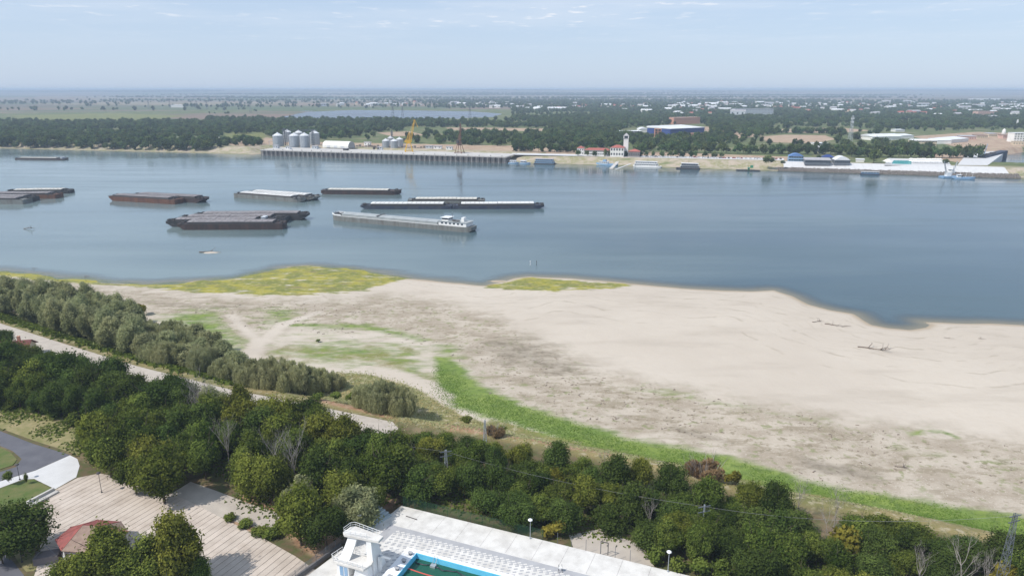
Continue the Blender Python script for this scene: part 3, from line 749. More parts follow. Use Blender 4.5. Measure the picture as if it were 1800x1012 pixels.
def trunk_mesh(name, h, r, m, seed, limbs=5, spread=1.6, bare=False, top=.62, depth=3):
    g = random.Random(seed); mb = MB()
    P = [Vector((0, 0, -.4))]; n = 5
    for i in range(1, n + 1):
        P.append(Vector((g.uniform(-.12, .12) * i * .5, g.uniform(-.12, .12) * i * .5, h * top * i / n)))
    mb.tube(P, r, 6, r * .45)
    def branch(p, d, l, rr, k):
        Q = [p]; q = p.copy(); dd = d.copy()
        for i in range(3):
            dd = (dd + Vector((g.uniform(-.25, .25), g.uniform(-.25, .25), g.uniform(-.05, .25)))).normalized(); q = q + dd * l / 3; Q.append(q.copy())
        mb.tube(Q, rr, 4 if k else 5, rr * .4)
        if k > 0:
            for i in range(3 if bare else 2):
                branch(Q[g.choice((1, 2, 3))], (dd + Vector((g.uniform(-.8, .8), g.uniform(-.8, .8), g.uniform(-.1, .6)))).normalized(), l * .6, rr * .5, k - 1)
    for i in range(limbs):
        a = 2 * math.pi * i / limbs + g.uniform(-.4, .4); p = P[g.choice((2, 3, 4, 5))]
        branch(p, Vector((math.cos(a) * spread, math.sin(a) * spread, 1.5)).normalized(), h * .42, r * .42, depth if bare else 1)
    return mb.mesh(name, m)

def stems_mesh(name, h, w, m, seed, n=26):
    """many thin stems rising and leaning out from one stool"""
    g = random.Random(seed); mb = MB()
    for i in range(n):
        a = g.uniform(0, 6.28); rr = w * .42 * math.sqrt(g.random()); b = (math.cos(a) * rr * .45, math.sin(a) * rr * .45)
        hh = h * g.uniform(.6, .95)
        mb.tube([(b[0], b[1], -.3), (math.cos(a) * rr * .7, math.sin(a) * rr * .7, hh * .5), (math.cos(a) * rr, math.sin(a) * rr, hh)], .06, 3, .02)
    return mb.mesh(name, m)
def thicket(name, m, h, w, nleaf, ls, seed, nst=16, up=.6):
    """a dome of upright feathery shoots; each shoot a tuft of thin blades"""
    g = np.random.default_rng(seed)
    a = g.uniform(0, 6.283, nst); r = np.sqrt(g.random(nst)) * w * .40
    px, py = np.cos(a) * r, np.sin(a) * r
    hh = h * (1 - .38 * (r / (w * .5)) ** 2) * g.uniform(.82, 1.05, nst); tw = w * g.uniform(.12, .22, nst)
    i = g.choice(nst, nleaf, p=tw / tw.sum()); tz = g.beta(2.0, 1.25, nleaf)
    prof = np.sin(np.clip(tz, .02, 1) ** .75 * np.pi * .94 + .1) * .9 + .12
    an = g.uniform(0, 6.283, nleaf); rr = tw[i] * prof * (.72 + .33 * g.random(nleaf))
    out_ = np.stack([np.cos(an), np.sin(an), np.zeros(nleaf)], 1)
    C = np.stack([px[i], py[i], tz * hh[i]], 1) + out_ * rr[:, None]; C[:, :2] += np.stack([px[i], py[i]], 1) * .28 * tz[:, None]
    V = unit(np.stack([g.normal(size=nleaf) * .32, g.normal(size=nleaf) * .32, np.full(nleaf, up)], 1) + out_ * .35) * ls * g.uniform(.8, 1.8, (nleaf, 1))
    nn = unit(out_ + .5 * g.normal(size=(nleaf, 3))); U = unit(np.cross(V, nn)) * ls * .28
    tint = np.clip(.45 + .22 * g.normal(size=nst)[i] + .2 * g.normal(size=nleaf) + .15 * (tz - .5), 0, 1)
    cv, ct = [], []
    for k in range(nst):
        vv = ICV * np.array([tw[k] * .5, tw[k] * .5, hh[k] * .34]) * (1 + .1 * np.sin(ICV[:, [0]] * 6 + k)) + np.array([px[k] * 1.1, py[k] * 1.1, hh[k] * .42])
        cv.append(vv); ct.append(ICT + k * len(ICV))
    return quads_mesh(name, C, U, V, tint, m, (np.vstack(cv), np.vstack(ct)))

PR = {}
def proto(k, c, t): PR.setdefault(k, []).append((c, t))
for s in range(4):
    tm = trunk_mesh('trunk', 9, .24, M['bark'], 40 + s)
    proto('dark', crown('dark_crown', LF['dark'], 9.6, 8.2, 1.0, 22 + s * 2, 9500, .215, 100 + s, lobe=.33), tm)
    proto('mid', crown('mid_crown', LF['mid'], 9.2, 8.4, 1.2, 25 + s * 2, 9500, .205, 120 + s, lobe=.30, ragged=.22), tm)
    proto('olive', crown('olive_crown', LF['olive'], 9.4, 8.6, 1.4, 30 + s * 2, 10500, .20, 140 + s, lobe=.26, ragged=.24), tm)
for s in range(4):
    tm = trunk_mesh('trunk', 9, .2, M['bark'], 60 + s)
    proto('willow', crown('willow_crown', LF['willow'], 11.0, 7.6, .3, 24, 9000, .27, 160 + s, lobe=.30, flat=1.4, droop=.38, jit=.5, core=.78), tm)
for s in range(3):
    st = stems_mesh('stem', 5, 7, M['bark_pale'], 80 + s)
    proto('thicket', thicket('thicket_crown', LF['twig'], 5.6, 8.5, 9500, .20, 180 + s, 34), st)
    proto('rusty', thicket('russet_crown', LF['rusty'], 3.6, 4.4, 1800, .2, 190 + s, 14), st)
for s in range(2):
    st = stems_mesh('stem', 2.2, 2.4, M['bark'], 84 + s, 10)
    proto('bush', crown('bush_crown', LF['mid'], 3.0, 3.6, .1, 9, 1100, .24, 200 + s, lobe=.42), st)
    proto('yellow', crown('yellow_crown', LF['yellow'], 3.4, 3.6, .2, 10, 1300, .24, 210 + s, lobe=.38), st)
for s in range(3):
    proto('bare', None, trunk_mesh('bare_branches', 9.5, .15, M['bark_pale'], 220 + s, 7, .8, True, .75))
for s in range(5):
    tm = trunk_mesh('trunk', 9, .22, M['bark'], 60 + s, 3)
    proto('far', crown('far_crown', LF['far'], 10.5, 9.5, .6, 9 + s, 420, .72, 240 + s, lobe=.42, low=True, core=.8), tm)

TREES = []
def plant(kind, name, p, h=None, w=None, label=None, cat='tree', group=None, rz=None, idx=None, base=None):
    ps = PR[kind]; c, t = ps[idx if idx is not None else random.randrange(len(ps))]
    nat = {'dark': (9.6, 8.2), 'mid': (9.2, 8.4), 'olive': (9.4, 8.6), 'willow': (11, 7.6), 'thicket': (5.6, 8.5), 'rusty': (3.6, 4.4), 'bush': (3, 3.6), 'yellow': (3.4, 3.6), 'bare': (9.5, 6), 'far': (10.5, 9.5)}[kind]
    h = h or nat[0]; w = w or nat[1]
    o = empty(name, p, rz if rz is not None else random.uniform(0, 6.28), label, cat, group)
    o.scale = (w / nat[1], w / nat[1], h / nat[0])
    if c: link('crown', c, o)
    link('trunk' if kind not in ('thicket', 'rusty', 'bush', 'yellow') else 'stems', t, o)
    TREES.append((o, kind, Vector(p), h, w)); return o

_o = 'first second third fourth fifth sixth seventh eighth ninth tenth eleventh twelfth thirteenth fourteenth fifteenth sixteenth seventeenth eighteenth nineteenth'.split()
_t = ['twenty', 'thirty', 'forty', 'fifty', 'sixty']
def ordinal(i): return _o[i] if i < 19 else (_t[(i + 1) // 10 - 2] + ('-' + _o[(i + 1) % 10 - 1] if (i + 1) % 10 else '')).replace('y' if (i + 1) % 10 == 0 else '#', 'ieth')
def name_them(items, marks, what):
    """label each of ITEMS (object, look) by its look and its rank from the nearest landmark"""
    by = {}
    for o, look in items:
        p = o.location; mk = min(marks, key=lambda m: (Vector(m[1]).xy - p.xy).length)
        by.setdefault((look, mk[0]), []).append(((Vector(mk[1]).xy - p.xy).length, o))
    for (look, mk), L in by.items():
        L.sort(key=lambda t: t[0])
        for i, (_, o) in enumerate(L):
            if len(L) == 1: o['label'] = f"{look} {what} near {mk}"
            else: o['label'] = f"{look} {what}, {'' if i == 0 else ordinal(i) + ' '}nearest to {mk}"

def poisson(poly, rmin, seed=1, z=ZN, tries=9000, rf=None):
    P = pts(poly, z); g = np.random.default_rng(seed); lo, hi = P.min(0), P.max(0)
    C = g.uniform(lo, hi, (tries, 2)); C = C[inside(C[:, 0], C[:, 1], P)]; out_ = []
    for c in C:
        r = rmin * (rf(c) if rf else 1)
        if all((c[0] - o[0]) ** 2 + (c[1] - o[1]) ** 2 > r * r for o in out_): out_.append(c)
    return [Vector((c[0], c[1], z)) for c in out_]
def hgt(p):
    h_ = height(np.array([[p.x]]), np.array([[p.y]]))[0][0, 0]
    return float(h_)
# the wood between the plaza, the pool and the promenade (footprints of the trunks)
WOODS = [
    [(-120, 640), (0, 640), (40, 650), (110, 660), (200, 682), (330, 714), (330, 742), (250, 770), (215, 800), (150, 745), (80, 728), (0, 722), (-120, 690)],
    [(330, 714), (400, 734), (520, 756), (660, 786), (690, 815), (690, 880), (620, 930), (520, 905), (420, 868), (330, 842), (280, 862), (200, 838), (158, 812), (215, 800), (250, 770), (330, 742)],
    [(690, 800), (780, 796), (900, 815), (1050, 842), (1180, 868), (1290, 915), (1290, 985), (1190, 1000), (1130, 975), (1020, 940), (960, 935), (880, 920), (780, 898), (700, 880)],
    [(1290, 925), (1400, 912), (1500, 930), (1650, 968), (1800, 992), (1900, 1050), (1700, 1080), (1400, 1060), (1190, 1035), (1200, 1005), (1290, 985)],
    [(1180, 870), (1230, 880), (1340, 905), (1320, 950), (1250, 940)]]
KEEPOUT = [[(1005, 930), (1060, 925), (1135, 960), (1130, 992), (1000, 960)], [(430, 880), (520, 905), (470, 940), (400, 915)], [(305, 850), (345, 835), (400, 862), (500, 900), (495, 930), (420, 915), (300, 880)], [(700, 874), (1222, 1003), (1300, 1060), (500, 1060), (540, 1005)]]
KO = [pts(k, ZN) for k in KEEPOUT]
wood = []
for wi, wd_ in enumerate(WOODS):
    for p in poisson(wd_, (5.1, 5.2, 4.5, 4.6, 4.4)[wi], 20 + wi):
        if any(inside(np.array([p.x]), np.array([p.y]), k)[0] for k in KO): continue
        if any((p - q).length < 3.6 for q, _ in wood): continue
        wood.append((p, wi))
print('wood trees', len(wood))
marks = [('the pool deck corner', at(705, 888, ZN)), ('the diving tower', at(640, 990, ZN)), ('the asphalt road', at(120, 800, ZN)), ('the red roofed house', at(10, 625, ZN)), ('the plaza', at(250, 850, ZN)), ('the two tall bare trees', at(370, 720, ZN)), ('the beach side lattice mast', at(853, 790, ZN)), ('the pool gate frame', at(1060, 965, ZN)), ('the russet bush on the bank', at(1240, 840, ZN)), ('the tall lattice pylon', at(1765, 1000, ZN)), ('the right deck lamp', at(1174, 1005, ZN)), ('the round grey green bush', at(680, 725, ZN))]
LOOK = {'dark': 'dark green broadleaf', 'mid': 'mid green broadleaf', 'olive': 'yellowish green clumpy', 'bare': 'pale leafless', 'willow': 'grey green', 'yellow': 'yellow tinged'}
def pix(p):
    d = Vector(p) - Vector((0, 0, CAM_H)); f = d.y * CP - d.z * SP; u_ = d.y * SP + d.z * CP
    return 900 + 1250 * d.x / f, 506 - 1250 * u_ / f
lab = {}
for p, wi in wood:
    x, y = pix(p); r = random.random()
    n = math.sin(p.x * .11 + 1.3) + math.cos(p.y * .17 + p.x * .05)
    if wi == 0: kind = 'dark' if r < .78 else 'mid'
    elif wi == 1: kind = 'olive' if (r < .55 and n > -.6) else ('mid' if r < .82 else 'dark')
    elif wi == 2: kind = 'dark' if r < .48 else ('mid' if r < .93 else 'olive')
    else: kind = 'dark' if r < .46 else ('mid' if r < .88 else 'olive')
    hh = random.choice((random.uniform(6.0, 8.0), random.uniform(8.0, 10.5), random.uniform(9.0, 11.5))) if wi in (0, 1) else random.choice((random.uniform(4.2, 6.0), random.uniform(6.0, 8.6)))
    if wi == 1 and x < 560 and y > 760: hh = random.uniform(8.5, 11.5)
    if wi < 2:
        ry = np.interp(x, [0, 100, 220, 380, 520, 660], [592, 629, 660, 702, 732, 762]); cap = (y - ry + random.choice((6, 14, 24, 34))) * mpp(p) / .93; hh = max(4.0, min(hh, cap))
    ww = max(5.0, hh * random.uniform(.72, 1.05)) if wi < 2 else random.uniform(5.4, 7.8)
    r2 = random.random(); nm_ = 'broadleaf_tree'
    if wi in (1, 2, 3, 4) and r2 < .06: kind, nm_, hh, ww = 'bare', 'bare_tree', hh + 1.2, hh * .7
    elif r2 > .94: kind, hh, ww = 'willow', hh * .85, ww * .9
    elif r2 > .90 and wi > 1: kind, hh, ww = 'yellow', hh * .7, ww * .8
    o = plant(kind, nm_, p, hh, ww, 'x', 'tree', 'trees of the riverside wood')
    lab.setdefault('broadleaf tree' if False else 'tree', []).append((o, LOOK[kind]))
name_them(lab['tree'], marks, 'wood tree')
# small things among them
def shrub_at(kind, px, py, h, w, label, name='bush', cat='bush', z=ZN, group=None, idx=None):
    p = at(px, py, z); 
    return plant(kind, name, p, h, w, label, cat, group, idx=idx)
for px, py, h, w_, lb in ((975, 870, 4.6, 3.4, 'yellow tinged bush among dark trees behind the pool fence'), (980, 940, 3.6, 5.0, 'wide yellow flowered bush spilling over the edge of the pool deck'), (865, 905, 3.4, 3.4, 'small yellow green bush behind the fence left of the deck lamp'), (1330, 985, 4.4, 4.2, 'yellow leaved bush low in the wood near the slack cable'), (815, 862, 4.6, 4, 'bright yellow green bush above the left end of the pool fence'), (250, 548, 3.4, 4.4, 'golden yellow bush at the end of the tall willows'), (1290, 850, 3.2, 3.4, 'thin yellowing bush right beside the russet thicket')):
    shrub_at('yellow', px, py, h, w_, lb, z=2.5 if px == 250 else ZN)
for px, py, h, w_, lb in ((1240, 838, 3.8, 8.0, 'wide russet thicket on the bank above the green strip'), (1215, 833, 3.0, 4.4, 'small russet thicket left of the wide one on the bank'), (1075, 905, 2.2, 4.5, 'dry russet scrub patch in the gap of the wood'), (870, 765, 2.6, 4.5, 'thin russet scrub beside the dead trunk on the bank')):
    shrub_at('rusty', px, py, h, w_, lb, 'thicket')
# willows: the tall belt on the left, then the low thickets
wl = poisson([(-160, 505), (-60, 512), (0, 548), (60, 566), (110, 590), (170, 606), (230, 628), (245, 640), (300, 652), (360, 664), (400, 668), (425, 640), (400, 625), (330, 600), (250, 575), (235, 566), (180, 548), (100, 532), (0, 516), (-60, 500), (-160, 488)], 5.4, 5, 3.0)
wlab = []
for p in wl:
    x, y = pix(p); p.z = max(1.0, hgt(p) - .1)
    if x < 245: hh = random.uniform(10.0, 13.5); kd = 'willow'
    else: hh = random.uniform(7.0, 9.6) * (1 - .25 * max(0, (x - 380) / 60)); kd = 'willow' if random.random() < .3 else 'thicket'
    o = plant(kd, 'willow_tree', p, hh, random.uniform(7, 8.8) if kd == 'willow' else random.uniform(7.5, 10), 'x', 'willow', 'willows along the beach edge')
    wlab.append((o, 'tall grey green' if hh > 8.4 else ('low grey green' if kd == 'willow' else 'brownish olive')))
print('willows', len(wl))
name_them(wlab, [('the red roofed house', at(60, 590, ZN)), ('the golden yellow bush', at(250, 548, 2.5)), ('the sandy beach path', at(425, 650, 2)), ('the algae covered shore', at(60, 500, 1))], 'belt willow')
tl = []
for px, py, h, w_ in ((445, 676, 9.2, 10.0), (475, 680, 10.4, 11), (505, 682, 10, 11), (538, 674, 8.4, 9.5), (564, 669, 7.0, 8.5), (587, 666, 4.6, 6.5), (490, 664, 9.6, 10), (455, 660, 8.4, 9.0)):
    p = at(px, py, 4.5); p.z = hgt(p) - .1; tl.append((plant('thicket', 'willow_thicket', p, h, w_, 'x', 'bush', 'grey brown thickets on the beach'), 'grey brown'))
name_them(tl, [('the sandy path', at(425, 660, 4)), ('the dry herb meadow', at(600, 655, 4))], 'willow thicket of the left dome')
tl = []
for px, py, h, w_ in ((642, 712, 7.2, 8), (672, 720, 9.6, 10), (702, 724, 8.6, 9), (690, 708, 8.4, 8.5), (655, 704, 7.6, 8)):
    p = at(px, py, 5.2); p.z = hgt(p) - .1; tl.append((plant('thicket', 'willow_thicket', p, h, w_, 'x', 'bush', 'thickets of the round bush by the road end'), 'grey green'))
name_them(tl, [('the road end', at(660, 745, 5)), ('the beach', at(700, 690, 4))], 'thicket of the round bush')
# single trees
for px, py, kd, h, w_, lb, nm in (
    (40, 975, 'dark', 9.5, 9.5, 'dense dark tree on the verge between lower road and plaza', 'broadleaf_tree'),
    (5, 990, 'mid', 5.5, 5.0, 'smaller green tree left of the dark verge tree', 'broadleaf_tree'),
    (195, 1030, 'olive', 10.5, 9.5, 'yellow green tree in front of the red roofed pavilion', 'broadleaf_tree'),
    (130, 1040, 'olive', 6.5, 7, 'low yellow green tree at the left foot of the pavilion', 'broadleaf_tree'),
    (258, 1036, 'mid', 9.0, 9, 'green tree right of the pavilion in front of the plaza', 'broadleaf_tree'),
    (322, 1024, 'olive', 13, 9.5, 'tall sparse tree rising over the middle of the plaza', 'broadleaf_tree'),
    (350, 1035, 'mid', 5.5, 5.5, 'low tree at the foot of the tall sparse plaza tree', 'broadleaf_tree'),
    (530, 958, 'olive', 11.5, 10, 'olive tree between the plaza and the diving tower', 'broadleaf_tree'),
    (575, 965, 'dark', 8.5, 7, 'darker tree right beside the olive tree by the diving tower', 'broadleaf_tree'),
    (290, 884, 'olive', 11.5, 11, 'large yellow green tree overhanging the top of the plaza', 'broadleaf_tree'),
    (196, 838, 'mid', 10, 10, 'bright green tree overhanging the pale concrete apron', 'broadleaf_tree'),
    (240, 868, 'mid', 9, 8, 'green tree leaning out over the upper plaza beside the largest one', 'broadleaf_tree'),
    (160, 795, 'mid', 6.5, 7.0, 'feathery green tree beside the corner of the asphalt road', 'broadleaf_tree'),
    (-20, 612, 'dark', 6.5, 6.5, 'dark tree behind the red roofed house by the promenade', 'broadleaf_tree'),
    (12, 604, 'dark', 4.6, 4.2, 'small dark tree standing between promenade and red roofed house', 'broadleaf_tree'),
    (560, 600, 'bush', .8, 1.6, 'tiny green bush alone on the sandy flat', 'bush')):
    z = ZN if nm != 'bush' else 1.6
    plant(kd, nm, at(px, py, z), h, w_, lb, 'tree' if nm != 'bush' else 'bush')
for px, py, h, lb in ((352, 742, 9.0, 'left of the two tall bare trees by the promenade'), (372, 745, 8.0, 'right of the two tall bare trees by the promenade'), (455, 760, 6.5, 'grey leafless tree among green ones in the middle wood'), (675, 838, 6.5, 'small bare tree standing above the pool deck corner'), (262, 1015, 6.5, 'thin bare tree on the plaza right of the pavilion'), (178, 672, 5.5, 'low bare tree near the slack cable in the left wood')):
    plant('bare', 'bare_tree', at(px, py, ZN), h, h * .6, lb, 'tree')
# low bushes at the edges of the lawn, plaza and fence
bl = []
for px, py, h, w_ in ((455, 938, 1.2, 3.6), (475, 945, 1.5, 3), (430, 925, 1.0, 3), (490, 938, 1.9, 2.4), (405, 912, 1.1, 2.6), (20, 718, 1.8, 3.2), (60, 722, 2.2, 3.4), (100, 733, 2.4, 3.6), (130, 748, 2.6, 3.6), (150, 772, 2.6, 3.4), (560, 700, 1.4, 3.5), (590, 700, 1.5, 3.5), (620, 703, 1.6, 3.0), (1150, 990, 2.6, 3.4), (1190, 1003, 2.4, 3.2), (1230, 1009, 2.6, 3.6), (1270, 1015, 2.6, 3.6), (1142, 965, 2.8, 3.2), (880, 757, 1.0, 2.6), (820, 742, 1.2, 3.0)):
    bl.append((plant('bush', 'bush', at(px, py, ZN), h, w_, 'x', 'bush', 'low bushes at the wood edges'), 'low green'))
name_them(bl, [('the plaza edge', at(450, 935, ZN)), ('the asphalt road', at(100, 760, ZN)), ('the promenade end', at(600, 715, ZN)), ('the deck lamp among the trees', at(1174, 1000, ZN)), ('the green beach strip', at(850, 750, ZN))], 'bush')
# young planted palms/saplings on the lawn
for px, py, h, lb in ((17, 852, 2.6, 'young tree with a thin trunk on the lawn by the pale road'), (47, 850, 1.2, 'small dark sapling right of the young tree on the lawn')):
    o = plant('bush', 'sapling', at(px, py, ZN + .3), 1.5, 1.9 * h / 2.6, lb, 'young tree'); o.location.z += h * .45
    st = MB(); st.tube([(0, 0, -h * .45), (0, 0, .5)], .07, 5); s_ = st.build('trunk', M['bark'], o)

# ---- far bank: the front row one by one
ex = [pts(k, ZF) for k in ([(455, 272), (470, 232), (900, 250), (900, 290)], [(1000, 262), (1130, 262), (1130, 300), (1000, 300)])]
row = []
def far_tree(px, py, h, w_, look, mark=None, z=ZF, name='bank_tree'):
    p = at(px, py, z); o = plant('far', name, p, h, w_, 'x', 'tree', 'trees on the far river bank'); row.append((o, look)); return o
g_ = random.Random(5)
x = 2
while x < 375:
    q_ = at(x, 261.5 + (x / 380) * 8.5, 0) + Vector((0, g_.uniform(13, 24), 0)); q_.z = hgt(q_); y = pix(q_)[1]; h = g_.uniform(9, 15)
    far_tree(x, y, h, h * g_.uniform(.8, 1.05), g_.choice(['broad dark', 'tall rounded', 'full green']), z=q_.z); x += g_.uniform(7, 11)
for x in list(range(905, 1010, 10)): far_tree(x + g_.uniform(-3, 3), 266 + (x - 900) * .02, g_.uniform(9, 13), g_.uniform(9, 12), 'rounded dark')
for x in (1016, 1032, 1046, 1064, 1071, 1100, 1110, 1126, 1136, 1148, 1163, 1178, 1188, 1198, 1215, 1222, 1240, 1254, 1268): far_tree(x, 274 + (x - 1010) * .012, g_.uniform(6, 8.5), g_.uniform(5, 7.5), 'small rounded')
for x in list(range(1130, 1500, 15)): far_tree(x + g_.uniform(-4, 4), 268 + (x - 1130) * .012, g_.uniform(10, 15), g_.uniform(10, 14), 'tall dark')
for x in list(range(1500, 1730, 13)): far_tree(x + g_.uniform(-4, 4), 276 + (x - 1500) * .010, g_.uniform(12, 17), g_.uniform(11, 15), 'large dark')
far_tree(1535, 287, 17, 13, 'tall lone'); far_tree(1348, 287, 9, 12, 'pale drooping'); far_tree(1662, 288, 5, 8, 'low round'); far_tree(1440, 281, 6, 6, 'small round')
far_tree(1375, 288, 4, 5, 'low round')
name_them(row, [('the left end of the quay', at(455, 262, ZF)), ('the right end of the quay', at(892, 272, ZF)), ('the harbour house tower', at(1100, 270, ZF)), ('the blue arched hall', at(1400, 280, ZF)), ('the turquoise pool', at(1580, 285, ZF)), ('the dark moored hulk', at(1755, 280, ZF)), ('the white passenger boat', at(1137, 285, ZF)), ('the green ferry', at(1315, 292, ZF)), ('the small white boat at the quay', at(415, 262, ZF)), ('the far left cargo barge', at(70, 262, ZF)), ('the long pipe by the woods', at(240, 245, ZF))], 'far bank tree')

# ---- the woods behind, one mass too many to count
KEEP = [pts(k, ZF) for k in (
    [(1335, 238), (1380, 235), (1450, 236), (1480, 246), (1430, 254), (1350, 252)], [(1335, 227), (1490, 223), (1545, 230), (1480, 234), (1350, 233)],
    [(1085, 235), (1095, 226), (1230, 215), (1250, 226), (1245, 243), (1160, 243), (1085, 238)],
    [(700, 224), (960, 225), (960, 232), (710, 232)], [(620, 236), (740, 230), (750, 240), (680, 244)],
    [(440, 276), (470, 240), (560, 246), (900, 258), (1010, 264), (1010, 300), (440, 290)], [(1000, 292), (1000, 270), (1380, 280), (1900, 288), (1900, 330), (1370, 310)],
    [(1500, 250), (1530, 238), (1600, 232), (1700, 230), (1900, 228), (1900, 262), (1640, 262), (1600, 258)], [(1635, 262), (1740, 258), (1900, 256), (1900, 300), (1640, 292)],
    [(20, 204), (190, 200), (330, 205), (250, 212), (120, 216), (60, 213)], [(470, 212), (500, 191), (900, 191), (900, 212)], [(390, 236), (470, 236), (470, 250), (390, 246)], [(240, 240), (388, 241), (388, 244), (240, 243)],
    [(1290, 200), (1362, 200), (1362, 206), (1290, 206)])]
def far_points(n, y0, y1, seed, dens):
    g = np.random.default_rng(seed)
    yy = np.sqrt(g.uniform(y0 ** 2, y1 ** 2, n)); xx = yy * g.uniform(-.84, .84, n)
    k = g.random(n) < dens(xx, yy)
    xx, yy = xx[k], yy[k]
    sf = sdist(xx, yy, FARB); k = sf > np.where(xx / yy < -.40, 20, 34)
    for K in KEEP: k &= ~inside(xx, yy, K)
    k &= sdist(xx, yy, LAKE) < -20
    return xx[k], yy[k]
def dens1(x, y):
    n = vnoise(x, y, 240, 51); n2 = vnoise(x, y, 900, 52); t = x / y
    d = np.clip((n - .30) * 6, .12, 1.0)
    # open fields on the left beyond the belt, and in the middle round the lake
    belt = np.where(t < -.42, 1 - sstep(y, 1750, 1950), 1.0)
    belt = np.where((t >= -.42) & (t < -.10), 1 - sstep(y, 2000, 2150), belt)
    belt = np.where((t >= -.10) & (t < .12), 1 - .8 * sstep(y, 2150, 2300) * (1 - sstep(y, 2700, 2900)), belt)
    d = d * np.maximum(belt, .012 * (n2 > .5))
    return d
x1, y1_ = far_points(38000, 930, 3100, 1, dens1)
def dens2(x, y):
    n = vnoise(x * .3, y * 1.3, 420, 61); t = x / y
    d = np.clip((n - .5) * 12, 0, 1)
    town = sstep(t, -.20, .05) * (1 - sstep(y, 4600, 5600)) * .9
    left = np.where(t < -.1, .5, 1.0) * np.where((y > 3500), 1, .7)
    return np.clip(np.maximum(d * left * (y < 5600), town), 0, 1)
x2, y2 = far_points(16000, 2900, 6800, 2, dens2)
def dens3(x, y):
    n = vnoise(x * .45, y * 1.1, 1500, 71, 2); return np.clip((n - .55) * 16, 0, 1)
x3, y3 = far_points(26000, 6500, 15000, 3, dens3)
print('far trees', len(x1), len(x2), len(x3))
def scatter_object(name, x, y, smin, smax, seed, label, flat=1.0):
    g = np.random.default_rng(seed)
    H_ = height(x[None, :], y[None, :])[0][0]
    me = bpy.data.meshes.new(name); n = len(x)
    me.vertices.add(n); me.vertices.foreach_set('co', np.stack([x, y, H_ - .3], 1).astype(np.float32).ravel())
    for nm, v in (('sz', g.uniform(smin, smax, n)), ('rot', g.uniform(0, 6.28, n))):
        a = me.attributes.new(nm, 'FLOAT', 'POINT'); a.data.foreach_set('value', v.astype(np.float32))
    a = me.attributes.new('pick', 'INT', 'POINT'); a.data.foreach_set('value', g.integers(0, 5, n).astype(np.int32))
    o = link(name, me); tag(o, label, kind='stuff')
    ng = bpy.data.node_groups.new(name + '_nodes', 'GeometryNodeTree')
    ng.interface.new_socket('Geometry', in_out='INPUT', socket_type='NodeSocketGeometry'); ng.interface.new_socket('Geometry', in_out='OUTPUT', socket_type='NodeSocketGeometry')
    gi = ng.nodes.new('NodeGroupInput'); go = ng.nodes.new('NodeGroupOutput')
    iop = ng.nodes.new('GeometryNodeInstanceOnPoints'); g2i = ng.nodes.new('GeometryNodeGeometryToInstance')
    for ob in FARPROTO:
        oi = ng.nodes.new('GeometryNodeObjectInfo'); oi.inputs['Object'].default_value = ob; oi.inputs['As Instance'].default_value = True
        ng.links.new(oi.outputs['Geometry'], g2i.inputs[0])
    def na(nm, tp):
        q = ng.nodes.new('GeometryNodeInputNamedAttribute'); q.data_type = tp; q.inputs[0].default_value = nm; return q.outputs[0]
    ng.links.new(gi.outputs[0], iop.inputs['Points']); ng.links.new(g2i.outputs[0], iop.inputs['Instance'])
    iop.inputs['Pick Instance'].default_value = True; ng.links.new(na('pick', 'INT'), iop.inputs['Instance Index'])
    cb1 = ng.nodes.new('ShaderNodeCombineXYZ'); ng.links.new(na('rot', 'FLOAT'), cb1.inputs[2]); ng.links.new(cb1.outputs[0], iop.inputs['Rotation'])
    cb2 = ng.nodes.new('ShaderNodeCombineXYZ'); sz = na('sz', 'FLOAT')
    ml = ng.nodes.new('ShaderNodeMath'); ml.operation = 'MULTIPLY'; ng.links.new(sz, ml.inputs[0]); ml.inputs[1].default_value = flat
    ng.links.new(sz, cb2.inputs[0]); ng.links.new(sz, cb2.inputs[1]); ng.links.new(ml.outputs[0], cb2.inputs[2]); ng.links.new(cb2.outputs[0], iop.inputs['Scale'])
    ng.links.new(iop.outputs[0], go.inputs[0])
    md = o.modifiers.new('trees', 'NODES'); md.node_group = ng
    return o
FARPROTO = [bpy.data.objects.new('far_tree_source', c) for c, t in PR['far']]
scatter_object('woodland', x1, y1_, .62, 1.2, 5, 'dense mixed woodland behind the far river bank')
scatter_object('distant_woodland', x2, y2, .9, 1.7, 6, 'scattered trees and groves round the distant town')
scatter_object('horizon_woodland', x3, y3, 1.6, 3.2, 7, 'dark forest belts on the plain near the horizon', .55)
